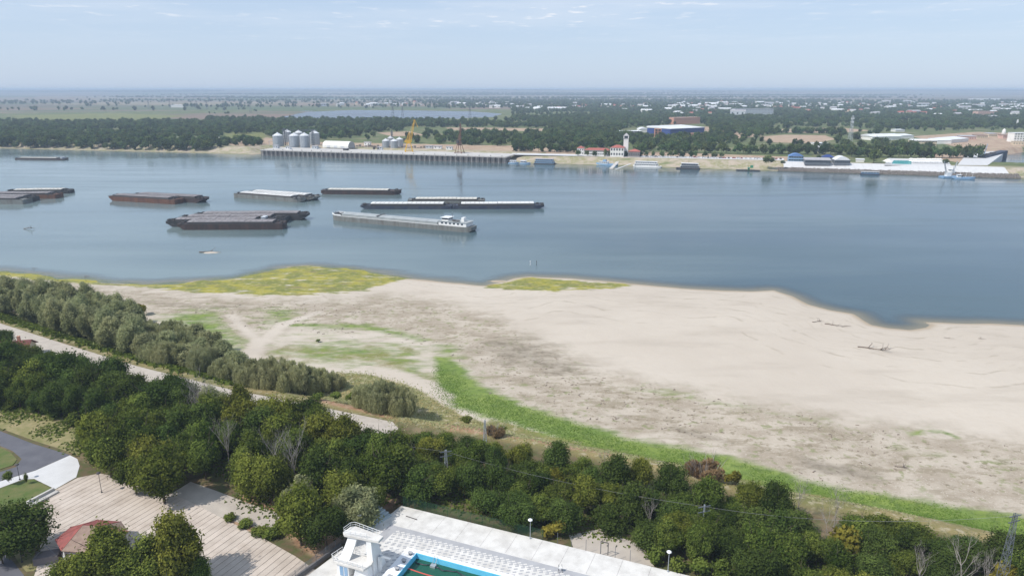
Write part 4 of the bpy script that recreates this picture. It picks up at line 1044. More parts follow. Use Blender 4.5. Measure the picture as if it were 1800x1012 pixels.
# ------------------------------------------------------------------ vessels
def frame_of(a, b, z=0.0):
    A, B = at(*a, z), at(*b, z); d = B - A
    return A, math.atan2(d.y, d.x), d.length
def hull_mesh(L, W, H, left, right, m, nm='hull'):
    """box hull along +x; each end 'box', 'rake' (shovel bow of a lighter) or 'ship' (pointed)"""
    st = []
    def end(kind):
        if kind == 'rake': return [(0, .80, H * .62), (2.2, .92, H * .40), (5.5, 1, -.6)]
        if kind == 'ship': return [(0, .10, H * .35), (2.0, .52, H * .1), (5.0, .86, -.6), (9, 1, -.6)]
        if kind == 'stern': return [(0, .66, H * .30), (2.0, .85, -.2), (6, 1, -.6)]
        return [(0, .97, -.6), (.8, 1, -.6)]
    st += [(x, w_, z_) for x, w_, z_ in end(left)]
    st += [(L - x, w_, z_) for x, w_, z_ in reversed(end(right))]
    sh = lambda x: H + (.9 if left == 'ship' else 0) * max(0, 1 - x / 14) ** 2 + (.7 if right == 'ship' else 0) * max(0, 1 - (L - x) / 14) ** 2
    mb = MB(); mid = W / 2
    for i in range(len(st) - 1):
        (x0, w0, z0), (x1, w1, z1) = st[i], st[i + 1]
        b0, b1 = W / 2 * w0, W / 2 * w1
        mb.v += [(x0, mid - b0, z0), (x0, mid + b0, z0), (x0, mid + b0, sh(x0)), (x0, mid - b0, sh(x0)), (x1, mid - b1, z1), (x1, mid + b1, z1), (x1, mid + b1, sh(x1)), (x1, mid - b1, sh(x1))]
        q = len(mb.v) - 8
        mb.face((q, q + 4, q + 7, q + 3)); mb.face((q + 1, q + 2, q + 6, q + 5)); mb.face((q, q + 1, q + 5, q + 4))
        mb.face((q + 3, q + 7, q + 6, q + 2))
        if i == 0: mb.face((q, q + 3, q + 2, q + 1))
        if i == len(st) - 2: mb.face((q + 4, q + 5, q + 6, q + 7))
    return mb
def gunwale(L, W, H, t=.16, h=.35, x0=.6, x1=.6):
    mb = MB(); mb.box(x0, L - x1, .03, t, H, H + h); mb.box(x0, L - x1, W - t, W - .03, H, H + h)
    return mb
g_ = random.Random(12)
BOLL = MB(); BOLL.lathe([(.22, 0), (.22, .7), (.34, .72), (.34, .9)], 8); BOLL.box(-.5, .5, -.25, .25, -.02, .06); BOLLm = BOLL.mesh('bollard', M['dark'])
WIN = MB(); WIN.box(-.9, .9, -.7, .7, 0, .25); WIN.tube([(-.8, 0, .75), (.8, 0, .75)], .42, 8); WIN.box(-.95, -.8, -.5, .5, .1, 1.2); WIN.box(.8, .95, -.5, .5, .1, 1.2); WIN.box(.95, 1.3, -.2, .2, .4, .9); WINm = WIN.mesh('winch', M['dark'])
def lighter(name, label, a, b, W=11.2, H=3.5, hull='brown_hull', cover='cover_grey', nc=3, left='box', right='box', clut=(5, 5), group='cargo barges moored in the river', dx=0, dy=0, L=None, cat='barge', e0=6.5, e1=6.5, coam=1.15, fr=None, crown_=.35, hut=None):
    A, th, L0 = fr or frame_of(a, b); L = L or L0
    o = A + Vector((math.cos(th) * dx - math.sin(th) * dy, math.sin(th) * dx + math.cos(th) * dy, 0))
    r = empty(name, o, th, label, cat, group)
    hull_mesh(L, W, H, left, right, M[hull]).build('hull', M[hull], r)
    gunwale(L, W, H).build('gunwale', M['dark'], r)
    c = MB(); c.box(e0, L - e1, .9, W - .9, H + .004, H + coam); co = c.build('coaming', M['dark'], r)
    seg = (L - e0 - e1) / nc
    for i in range(nc):
        x0, x1 = e0 + i * seg + .18, e0 + (i + 1) * seg - .18; zt = H + coam + .004; hv = .14 if i % 2 else 0
        k = MB(); y0, y1, ym = .75, W - .75, W / 2
        pr = [(y0, zt), (y0, zt + .22 + hv), (ym, zt + .22 + crown_ + hv), (y1, zt + .22 + hv), (y1, zt)]
        k.v = [(x0, y, z) for y, z in pr] + [(x1, y, z) for y, z in pr]
        for j in range(5): k.face((j, (j + 1) % 5, (j + 1) % 5 + 5, j + 5))
        k.face((4, 3, 2, 1, 0)); k.face((5, 6, 7, 8, 9))
        hc = k.build('hatch_cover', M[cover], r)
        rb = MB(); n = max(2, int((x1 - x0) / 3.2))
        for j in range(1, n):
            xx = x0 + (x1 - x0) * j / n
            rb.box(xx - .05, xx + .05, y0 + .1, ym, zt + .30 + hv + crown_ * .35, zt + .36 + hv + crown_ * .6)
            rb.box(xx - .05, xx + .05, ym, y1 - .1, zt + .30 + hv + crown_ * .35, zt + .36 + hv + crown_ * .6)
        rb.build('rib', M['cover_grey' if cover == 'cover_grey' else 'deck_grey'], hc)['kind'] = 'stuff'
    for e, (n, xa) in enumerate(((clut[0], 0), (clut[1], L))):
        s = 1 if e == 0 else -1
        for j in range(n):
            xx = xa + s * g_.uniform(1.2, 5.6); yy = g_.uniform(1, W - 1)
            link(('winch', 'bollard')[j % 2], (WINm, BOLLm)[j % 2], r, (xx, yy, H + .003), g_.uniform(-.3, .3) + (0, 1.57)[j % 3 == 0])
        if n:
            rl = MB(); xx = xa + s * .5
            for j in range(6): rl.tube([(xx, 1 + (W - 2) * j / 5, H), (xx, 1 + (W - 2) * j / 5, H + 1.1)], .05, 4)
            rl.tube([(xx, 1, H + 1.1), (xx, W - 1, H + 1.1)], .05, 4); rl.tube([(xx, 1, H + .6), (xx, W - 1, H + .6)], .04, 4)
            rl.build('railing', M['dark'], r)
    if hut is not None:
        h_ = MB(); h_.box(hut, hut + 2.6, 2, W - 2, H + .003, H + 2.2); h_.box(hut - .2, hut + 2.8, 1.8, W - 1.8, H + 2.2, H + 2.35); h_.build('deckhouse', M['wall_grey'], r)
    return r
# left edge raft
f1 = frame_of((-75, 358), (41, 359))
lighter('cargo_barge', 'grey sided barge at the front of the leftmost raft', 0, 0, fr=f1, hull='grey_hull', cover='cover_grey', nc=4)
lighter('cargo_barge', 'grey barge tied behind the front one of the leftmost raft', 0, 0, fr=f1, dy=11.5, dx=-2, hull='black_hull', cover='cover_grey', nc=4)
f2 = frame_of((-62, 352.5), (88, 352))
lighter('cargo_barge', 'rust brown barge jutting out behind the leftmost raft', 0, 0, fr=f2, dy=8, W=12, hull='rust', cover='cover_grey', nc=4, left='box')
lighter('cargo_barge', 'low barge with white hatches at the back of the leftmost raft', (10, 342), (121, 340.5), hull='black_hull', cover='cover_cream', nc=3, H=2.6)
# rust pair
f3 = frame_of((190, 352.5), (307, 359.5))
lighter('cargo_barge', 'rust orange sided barge with grey hatches, nearer of the pair', 0, 0, fr=f3, hull='rust', cover='cover_grey', nc=2, left='rake', H=3.7)
lighter('cargo_barge', 'dark raked barge tied on the far side of the rust orange one', 0, 0, fr=f3, dy=11.7, dx=13, L=72, hull='brown_hull', cover='cover_grey', nc=2, right='rake', H=3.7)
# white topped pair
f4 = frame_of((411, 347), (529, 356.5))
lighter('cargo_barge', 'grey green sided barge with long white hatches and dark bow', 0, 0, fr=f4, hull='grey_hull', cover='cover_white', nc=2, right='ship', clut=(2, 9), H=3.3, e1=11)
lighter('cargo_barge', 'white hatched barge on the far side of the white topped pair', 0, 0, fr=f4, dy=11.5, dx=3, hull='grey_hull', cover='cover_white', nc=2, right='rake', clut=(2, 6), H=3.3, e1=9)
# raft of four
f5 = frame_of((311, 404.5), (497, 403.5))
lighter('cargo_barge', 'long dark brown barge along the front of the raft of four', 0, 0, fr=f5, hull='brown_hull', cover='cover_grey', nc=3, left='rake', clut=(5, 6), H=3.9)
lighter('cargo_barge', 'dark barge second in the raft of four', 0, 0, fr=f5, dy=11.6, dx=-12.5, L=72, hull='black_hull', cover='cover_grey', nc=4, left='rake', clut=(16, 16), H=3.7, e1=12, hut=64)
lighter('cargo_barge', 'cluttered dark barge third in the raft of four', 0, 0, fr=f5, dy=23.1, dx=-9, L=74, hull='black_hull', cover='cover_grey', nc=4, left='rake', clut=(18, 16), H=3.8, e1=10)
lighter('cargo_barge', 'farthest barge of the raft of four with pale far rim', 0, 0, fr=f5, dy=34.6, dx=-3, L=80, hull='black_hull', cover='cover_grey', nc=2, right='rake', clut=(14, 12), H=3.9)
lighter('cargo_barge', 'single maroon barge with cream hatches and a dark pointed bow', (563, 341.5), (703, 343), hull='brown_hull', cover='cover_cream', nc=3, left='stern', right='ship', clut=(3, 8), H=3.2, e1=11, coam=.9)
f6 = frame_of((633, 367.8), (794, 368)); f7 = frame_of((795.5, 368), (957, 367.2))
lighter('cargo_barge', 'left barge of the long white topped blue black convoy', 0, 0, fr=f6, hull='navy_hull', cover='cover_white', nc=2, left='rake', clut=(10, 4), H=2.6, e0=8, coam=1.5)
lighter('cargo_barge', 'right barge of the long white topped blue black convoy', 0, 0, fr=f7, hull='navy_hull', cover='cover_white', nc=2, right='rake', clut=(4, 10), H=2.6, e1=8, coam=1.5)
lighter('cargo_barge', 'cream topped barge moored behind the middle of the long convoy', (716, 358), (852, 358.4), hull='grey_hull', cover='cover_cream', nc=3, left='rake', right='rake', clut=(3, 3), H=2.6)
ab = lighter('cargo_barge', 'low loaded barge under way far left with a short wake', (26, 280.5), (112, 281.5), W=11, H=1.4, hull='brown_hull', cover='cover_cream', nc=2, right='stern', clut=(2, 4), hut=64, e1=12, coam=1.0)
# motor ship
A, th, L = frame_of((577.5, 386.5), (826, 409.5))
ship = empty('motor_cargo_ship', A, th, 'long grey motor cargo ship with white bow and wheelhouse', 'cargo ship')
W = 11.4; H = 3.3
hull_mesh(L, W, H, 'ship', 'stern', M['grey_hull']).build('hull', M['grey_hull'], ship)
k = MB()
for s, yy0, yy1 in ((0, W / 2 - 1.2, .55), (1, W / 2 + 1.2, W - .55)):
    P_ = [(.1, yy0), (2.0, yy0 + (yy1 - yy0) * .6), (5, yy1)]
    for (xa, ya), (xb, yb) in zip(P_, P_[1:]): k.hexa([(xa, ya, H + .5), (xb, yb, H + .4), (xb, yb + .12, H + .4), (xa, ya + .12, H + .5)], [(xa, ya, H + 1.9), (xb, yb, H + 1.5), (xb, yb + .12, H + 1.5), (xa, ya + .12, H + 1.9)])
k.box(5, 11, .10, .25, H + .3, H + 1.3); k.box(5, 11, W - .25, W - .10, H + .3, H + 1.3)
k.build('bow_bulwark', M['white'], ship)
k = MB(); k.box(11, L - 24, .05, .18, H, H + .3); k.box(11, L - 24, W - .18, W - .05, H, H + .3); k.build('gunwale', M['white'], ship)
k = MB(); k.box(11, L - 25, 1.0, W - 1.0, H + .004, H + 1.5); k.build('coaming', M['cover_alu'], ship)
nc = 9; seg = (L - 36) / nc
for i in range(nc):
    x0 = 11 + i * seg + .1; x1 = x0 + seg - .2; k = MB(); k.v = []
    zt = H + 1.504
    pr = [(.9, zt), (.9, zt + .25), (W / 2, zt + .85), (W - .9, zt + .25), (W - .9, zt)]
    k.v = [(x0, y, z) for y, z in pr] + [(x1, y, z) for y, z in pr]
    for j in range(5): k.face((j, (j + 1) % 5, (j + 1) % 5 + 5, j + 5))
    k.face((4, 3, 2, 1, 0)); k.face((5, 6, 7, 8, 9)); k.build('hatch_cover', M['cover_alu'], ship)
k = MB(); k.tube([(L * .36, W / 2, H + 1.5), (L * .36, W / 2, H + 4.4)], .12, 6); k.box(L * .36 - .8, L * .36 + .8, .6, W - .6, H + 2.3, H + 2.45); k.build('mid_mast', M['dark'], ship)
k = MB(); k.box(L - 24, L - 3.2, .9, W - .9, H + .004, H + 2.6); cab = k.build('accommodation', M['white'], ship)
for i in range(6):
    x = L - 22 + i * 3.0
    for y in (.86, W - .90):
        q = MB(); q.box(x, x + 1.5, y, y + .04, H + 1.1, H + 2.1); q.build('window', M['glass'], cab)
k = MB(); k.box(L - 24.6, L - 2.6, .5, W - .5, H + 2.604, H + 2.8); k.build('boat_deck', M['cover_alu'], ship)
k = MB(); k.box(L - 22.5, L - 17.5, 2.6, W - 2.6, H + 2.804, H + 3.5); k.box(L - 22.5, L - 17.5, 2.6, W - 2.6, H + 4.6, H + 4.8)
for xx in (L - 22.5, L - 17.7):
    for yy in (2.6, 5.2, W - 2.8): k.box(xx, xx + .2, yy, yy + .2, H + 3.5, H + 4.6)
wh = k.build('wheelhouse', M['white'], ship)
k = MB(); k.box(L - 22.4, L - 17.6, 2.7, W - 2.7, H + 3.5, H + 4.6); k.build('window', M['glass'], wh)
k = MB(); k.box(L - 23.3, L - 16.7, 1.8, W - 1.8, H + 4.804, H + 5.0); k.build('roof', M['roof_white'], wh)
k = MB(); k.box(L - 8.5, L - 6.5, 4, 7.4, H + 2.804, H + 5.4); k.build('funnel', M['white'], ship)
k = MB(); k.tube([(L - 16, W / 2, H + 5), (L - 16, W / 2, H + 8.2)], .09, 5); k.tube([(L - 16, W / 2 - 1.4, H + 7.2), (L - 16, W / 2 + 1.4, H + 7.2)], .05, 4); k.build('mast', M['dark'], ship)
k = MB(); k.hexa([(L - 14, 2, H + 3), (L - 9.6, 2, H + 3), (L - 9.6, 3.6, H + 3), (L - 14, 3.6, H + 3)], [(L - 14.6, 1.7, H + 3.9), (L - 9, 1.7, H + 3.9), (L - 9, 3.9, H + 3.9), (L - 14.6, 3.9, H + 3.9)]); k.build('lifeboat', M['dark'], ship)
k = MB()
for i in range(14): k.tube([(L - 16 + i * 1.02, .6, H + 2.8), (L - 16 + i * 1.02, .6, H + 3.8)], .035, 3)
k.tube([(L - 16, .6, H + 3.8), (L - 2.7, .6, H + 3.8)], .04, 4); k.tube([(L - 2.7, .6, H + 3.8), (L - 2.7, W - .6, H + 3.8)], .04, 4); k.build('railing', M['white'], ship)
k = MB(); k.tube([(3, 3, H + .8), (3, 8.4, H + .8)], .5, 8); k.box(6, 8, 3, 5, H, H + 1.2); k.box(6, 7.4, 7, 9, H, H + 1.0); k.build('anchor_winch', M['dark'], ship)

# small craft along the far bank
def lattice(mb, P0, P1, w0, w1, n, r=.12, diag=True):
    """square lattice mast between two points"""
    P0, P1 = Vector(P0), Vector(P1); d = (P1 - P0).normalized(); u_ = (d.cross(Vector((0, 1, 0))) if abs(d.y) < .9 else d.cross(Vector((1, 0, 0)))).normalized(); v_ = d.cross(u_)
    C = []
    for i in range(n + 1):
        t = i / n; c = P0.lerp(P1, t); w_ = (w0 + (w1 - w0) * t) / 2
        C.append([c + u_ * a * w_ + v_ * b * w_ for a, b in ((-1, -1), (1, -1), (1, 1), (-1, 1))])
    for j in range(4): mb.tube([C[0][j], C[n][j]], r, 4)
    for i in range(n):
        for j in range(4):
            mb.tube([C[i + 1][j], C[i + 1][(j + 1) % 4]], r * .6, 3)
            if diag: mb.tube([C[i][j], C[i + 1][(j + 1) % 4]] if i % 2 else [C[i][(j + 1) % 4], C[i + 1][j]], r * .6, 3)
def deck_boat(name, label, a, b, W, Hh_, hull, house, decks, cat, z=0, roof='roof_white', inset=(3, 3), pts_='ship', group=None, wcol='glass', dh=2.6, dy=0):
    A, th, L = frame_of(a, b); A = A + Vector((-math.sin(th) * dy, math.cos(th) * dy, 0))
    r = empty(name, A, th, label, cat, group)
    hull_mesh(L, W, Hh_, *(pts_ if isinstance(pts_, tuple) else ('box', pts_)), M[hull]).build('hull', M[hull], r)
    x0, x1 = inset[0], L - inset[1]; zz_ = Hh_
    for d in range(decks):
        k = MB(); k.box(x0, x1, .8, W - .8, zz_ + .004, zz_ + dh - .2); hs = k.build('deckhouse', M[house], r)
        n = max(3, int((x1 - x0) / 2.6))
        for i in range(n):
            xx = x0 + (x1 - x0) * (i + .22) / n; ww = (x1 - x0) / n * .58
            q = MB(); q.box(xx, xx + ww, .75, .80, zz_ + .8, zz_ + 1.9); q.build('window', M[wcol], hs)
        k = MB(); k.box(x0 - .6, x1 + .6, .2, W - .2, zz_ + dh - .196, zz_ + dh); k.build('deck', M[roof], r)
        zz_ += dh; x0 += 1.0; x1 -= 1.5
    k = MB(); k.tube([(L * .5, W / 2, zz_), (L * .5, W / 2, zz_ + 3)], .1, 4); k.build('mast', M['dark'], r)
    return r, zz_
deck_boat('passenger_boat', 'white two deck passenger boat moored at the far bank', (1112, 293.5), (1162, 295), 8, 1.4, 'white', 'white', 2, 'passenger boat', pts_=('ship', 'stern'), inset=(2, 4))
deck_boat('restaurant_boat', 'dark windowed pontoon boat with a white flat roof', (1188, 297), (1230, 298.3), 8, 1.3, 'black_hull', 'steel_dark', 2, 'boat', dh=2.7, pts_=('stern', 'box'), inset=(5, 1))
deck_boat('pontoon_house', 'blue floating house with flat roof right of the quay', (938, 288.5), (974, 289.5), 10, 1.2, 'black_hull', 'blue_lt', 2, 'houseboat', pts_=('box', 'box'), inset=(1, 1), roof='roof_grey')
deck_boat('moored_boat', 'pale blue flat boat tied right at the quay end', (893, 287.5), (911, 288), 7, 1.1, 'blue_lt', 'white', 1, 'boat', inset=(2, 4))
deck_boat('moored_boat', 'small blue work boat between the quay and the houseboat', (913, 288), (931, 288.6), 7, 1.1, 'blue_lt', 'wall_grey', 1, 'boat', inset=(1, 6))
r, zt = deck_boat('tugboat', 'blue and white tug lying below the harbour house', (1046, 290), (1083, 292), 8, 1.9, 'blue_lt', 'white', 1, 'tugboat', inset=(5, 12), pts_=('ship', 'stern'))
k = MB(); k.box(9, 13, 2.4, 5.6, zt + .004, zt + 2.2); k.build('wheelhouse', M['blue_lt'], r)
r, zt = deck_boat('ferry_pontoon', 'low green ferry pontoon with a green wheelhouse tower', (1294, 300.5), (1337, 301.6), 9, 1.0, 'black_hull', 'green_boat', 1, 'ferry', inset=(13, 12), pts_=('rake', 'rake'), roof='green_boat')
k = MB(); k.box(15.5, 18.5, 3, 6, zt + .004, zt + 2.6); k.build('wheelhouse', M['green_boat'], r)
r, zt = deck_boat('landing_pontoon', 'blue landing pontoon below the lone tree', (1513, 307), (1547, 308), 6, 1.2, 'navy_hull', 'blue_lt', 1, 'pontoon', pts_=('box', 'box'), inset=(1, 1), roof='wall_grey', dh=1.8)
r, zt = deck_boat('work_boat', 'white and pale blue work ship nearer the embankment', (1656, 309), (1686, 311), 7, 1.6, 'blue_lt', 'white', 2, 'boat', inset=(3, 6), pts_=('ship', 'stern'), dy=6)
r, zt = deck_boat('work_boat', 'long bright blue work boat in front of the white one', (1676, 314.5), (1716, 315.5), 6, 1.6, 'blue_lt', 'white', 1, 'boat', inset=(4, 14), pts_=('stern', 'ship'))
for i in range(3):
    k = MB(); xx = 6 + i * 6; k.tube([(xx, 3, 2), (xx + 1.5, 3, 9 + i)], .12, 4); k.build('derrick', M['white'], r)
r = empty('floating_crane', at(1668, 312, 0), .1, 'pale blue floating crane with two thin raised jibs by the embankment', 'floating crane')
k = MB(); k.box(-9, 9, -4, 4, -.4, 1.5); k.build('pontoon', M['blue_lt'], r); k = MB(); k.box(-4, 1, -2, 2, 1.503, 5.5); k.build('cabin', M['white'], r)
for x0, x1 in ((-3, -8), (2, 7)): k = MB(); lattice(k, (x0, 0, 2), (x1, 0, 17), 1.4, .5, 8, .14); k.build('jib', M['steel'], r)
deck_boat('small_boat', 'small white boat moored left of the quay', (404, 268.5), (420, 269), 6, 1.6, 'white', 'white', 1, 'boat', inset=(3, 3), pts_=('ship', 'stern'))
deck_boat('small_boat', 'dark flat boat tied right of the small white boat', (421, 269), (438, 269.5), 5, 1.1, 'black_hull', 'steel_dark', 1, 'boat', inset=(7, 2), pts_=('rake', 'rake'), dh=1.6)
deck_boat('landing_stage', 'dark landing stage left of the small white boat', (374, 268.2), (402, 268.6), 5, .9, 'grey_hull', 'wall_grey', 1, 'pontoon', inset=(8, 8), pts_=('box', 'box'), dh=1.4)

# ------------------------------------------------------------------ quay with its port
A, th, L = frame_of((458, 273.6), (890, 287.4))
quay = empty('quay', A, th, 'long pale concrete quay carried on dark piles', 'quay')
QZ = 8.3
k = MB(); k.box(0, L, 0, 46, QZ - 1.3, QZ); k.build('deck_slab', M['concrete'], quay)
k = MB(); k.box(.4, L - .4, 3.2, 3.6, -1, QZ - 1.3); k.box(L - 4, L - 3.6, 3.6, 30, -1, QZ - 1.3); k.build('back_wall', M['concrete_dk'], quay)
pm = MB(); pm.box(-.34, .34, 0, .8, -1.5, QZ - 1.3); pm.box(-.75, .75, -.12, 3.2, QZ - 2.2, QZ - 1.304); pm = pm.mesh('pile', M['concrete_dk'])
pm2 = MB(); pm2.box(-.22, .22, .1, .5, -1.5, QZ - 1.31); pm2 = pm2.mesh('fender_pile', M['concrete'])
n = 100
for i in range(n):
    link('pile', pm, quay, (1.2 + (L - 2.4) * i / (n - 1), .2, 0))
    if i < n - 1 and i % 2 == 0: link('fender', pm2, quay, (1.2 + (L - 2.4) * (i + .5) / (n - 1), .1, 0))
for i in range(24): link('bollard', BOLLm, quay, (6 + (L - 12) * i / 23, 1, QZ + .01), 0, 1.4)
# silos
def silo(label, px, py, D, Hs, group, z=ZF + .5):
    p = at(px, py, z); r = empty('grain_silo', p, 0, label, 'grain silo', group)
    k = MB(); pr = [(D / 2, -.5)]; n = int(Hs / 1.1)
    for i in range(n): z0 = Hs * i / n; z1 = Hs * (i + 1) / n; pr += [(D / 2, z0), (D / 2 * 1.008, (z0 + z1) / 2), (D / 2, z1 - .01)]
    k.lathe(pr, 28); k.build('bin', M['steel'], r)
    k = MB(); k.lathe([(D / 2 * 1.03, Hs), (D * .07, Hs + D * .26), (D * .07, Hs + D * .26 + .8)], 28); rf = k.build('cone_roof', M['roof_white'], r)
    k = MB()
    for i in range(14):
        a = 2 * math.pi * i / 14; k.tube([(math.cos(a) * D * .51, math.sin(a) * D * .51, Hs + .12), (math.cos(a) * D * .07, math.sin(a) * D * .07, Hs + D * .26 + .1)], .09, 3)
    k.build('rib', M['steel'], rf)
    k = MB()
    for i in range(10):
        a = 2 * math.pi * i / 10; k.box(-.12, .12, -.12, .12, 0, Hs, a, (math.cos(a) * D * .51, math.sin(a) * D * .51, 0))
    k.build('stiffener', M['steel'], r)
    return r
for px, py, D, Hs, lb in ((489.5, 257, 15, 15.5, 'leftmost big steel silo behind the quay'), (518, 258, 14.5, 16, 'second big steel silo from the left on the quay'), (536.5, 258.5, 14.5, 16.5, 'third big steel silo standing nearest the white tent hall'), (506, 249, 13, 15.5, 'big steel silo half hidden behind the elevator frame'), (526, 250, 13, 15, 'big steel silo peeping out behind the second and third'), (554, 254, 14.5, 17, 'rightmost big steel silo behind the dark elevator'),):
    silo(lb, px, py, D, Hs, 'big silos at the left of the quay')
for px, py, D, Hs, lb in ((678.5, 259, 10.5, 9.5, 'leftmost small steel silo by the yellow crane'), (693, 259.5, 10.5, 9.5, 'middle small steel silo in front by the yellow crane'), (702.5, 257, 10.5, 10, 'rightmost small steel silo by the yellow crane'), (687, 254, 9, 10, 'small steel silo behind the gap of the others')):
    silo(lb, px, py, D, Hs, 'small silos by the yellow crane')
def elevator(label, px, py, h, w_, z=ZF + .5):
    p = at(px, py, z); r = empty('elevator_tower', p, .2, label, 'elevator tower', 'grain elevator frames')
    k = MB(); lattice(k, (0, 0, 0), (0, 0, h), w_, w_, 7, .22); k.build('frame', M['steel_dark'], r)
    k = MB(); k.box(-.7, .7, -.7, .7, 0, h + 1.5); k.build('leg_casing', M['steel_dark'], r)
    k = MB()
    for i in (2, 4, 6): k.box(-w_ / 2, w_ / 2, -w_ / 2, w_ / 2, h * i / 7, h * i / 7 + .2)
    k.build('platform', M['steel_dark'], r); return r
elevator('dark lattice elevator between the first and second big silos', 502, 256, 24, 5)
elevator('dark elevator frame in front of the rightmost big silo', 551, 259, 24, 4)
elevator('slim elevator rising above the small silos', 689.5, 254, 20, 3)
p = at(497, 256, ZF + .5); r = empty('conveyor_bridge', p, -.18, 'thin conveyor bridge running over the big silo roofs', 'conveyor')
k = MB(); lattice(k, (0, 0, 23), (56, 0, 23), 1.6, 1.6, 18, .14); k.build('truss', M['steel_dark'], r)
p = at(473, 256.5, ZF + .5); r = empty('pipe_rack', p, -.18, 'low pale pipe rack in front of the big silos', 'pipe rack')
k = MB(); k.box(0, 58, 0, .9, 7, 7.5); k.build('duct', M['steel'], r)
for i in range(8):
    k = MB(); k.box(i * 8, i * 8 + .5, .1, .6, 0, 7); k.build('post', M['steel'], r)
# tent hall
A, th, L = frame_of((567, 259.5), (612, 261), ZF + .3)
r = empty('tent_hall', A, th, 'white arched tent hall between the silo groups', 'warehouse')
k = MB(); W = 18; n = 12; prf = [(W / 2 - math.cos(math.pi * i / n) * W / 2, 9.2 * math.sin(math.pi * i / n) ** .75) for i in range(n + 1)]
k.v = [(0, y, z) for y, z in prf] + [(L, y, z) for y, z in prf]
for i in range(n): k.face((i, i + 1, n + 2 + i, n + 1 + i))
k.face(range(n, -1, -1)); k.build('membrane', M['pvc'], r)
k = MB(); k.v = [(L + .02, y, z) for y, z in prf]; k.face(range(n + 1)); k.build('end_wall', M['roof_grey'], r)
for i in range(3):
    k = MB(); k.box(L * (.17 + .27 * i), L * (.17 + .27 * i) + 5.5, -.12, .3, .2, 3.4); k.build('side_door', M['roof_white'], r)
for i in range(1, 9):
    k = MB(); q = [(L * i / 9, y * 1.0 - .0, z + .05) for y, z in prf]; k.tube(q, .1, 3); k.build('seam', M['pvc'], r)

def gantry(label, px, py, m, boomup, s=1.0, rz=.2):
    p = at(px, py, ZF + .4); r = empty('harbour_crane', p, rz, label, 'crane', 'harbour cranes on the quay')
    k = MB()
    for a, b in ((-1, -1), (1, -1), (1, 1), (-1, 1)):
        k.tube([(a * 5 * s, b * 5 * s, 0), (a * 2.4 * s, b * 2.4 * s, 11 * s)], .45 * s, 5); k.box(a * 5 * s - .8, a * 5 * s + .8, b * 5 * s - .5, b * 5 * s + .5, -.3, .9)
    for z_, w_ in ((.9, 5 * s), (11 * s, 2.4 * s)):
        for a, b in (((-1, -1), (1, -1)), ((1, -1), (1, 1)), ((1, 1), (-1, 1)), ((-1, 1), (-1, -1))): k.tube([(a[0] * w_, a[1] * w_, z_), (b[0] * w_, b[1] * w_, z_)], .35 * s, 4)
    k.build('portal', M[m], r)
    k = MB(); k.lathe([(2.8 * s, 11 * s), (2.8 * s, 12 * s)], 12); k.box(-5.5 * s, 2.5 * s, -2 * s, 2 * s, 12 * s, 15.5 * s); k.box(1.8 * s, 3.8 * s, -1.9 * s, -.4 * s, 12.5 * s, 15 * s); k.build('machine_house', M[m], r)
    k = MB(); lattice(k, (-1 * s, 0, 15.5 * s), (1.2 * s, 0, 25 * s), 3.4 * s, 1.6 * s, 4, .24 * s); k.build('tower', M[m], r)
    top = boomup; k = MB(); lattice(k, (2.2 * s, 0, 13.5 * s), (top[0] * s, 0, top[1] * s), 2.4 * s, 1.0 * s, 9, .22 * s); k.build('boom', M[m], r)
    k = MB(); lattice(k, (top[0] * s, 0, top[1] * s), (top[0] * s + 4 * s, 0, (top[1] - 10) * s), 1.0 * s, .5 * s, 4, .16 * s); k.tube([(1.2 * s, 0, 25 * s), (top[0] * s, 0, top[1] * s)], .12, 3); k.build('jib', M[m], r)
    k = MB(); k.box(-7 * s, -4.5 * s, -1.6 * s, 1.6 * s, 14 * s, 18 * s); k.build('counterweight', M['dark'], r)
    return r
gantry('tall yellow slewing crane with its boom raised, on the quay', 719, 266.5, 'yellow', (9.0, 42), 1.0)
gantry('smaller rusty brown crane near the right end of the quay', 808, 269, 'rusty', (3.5, 40), .95, 1.2)
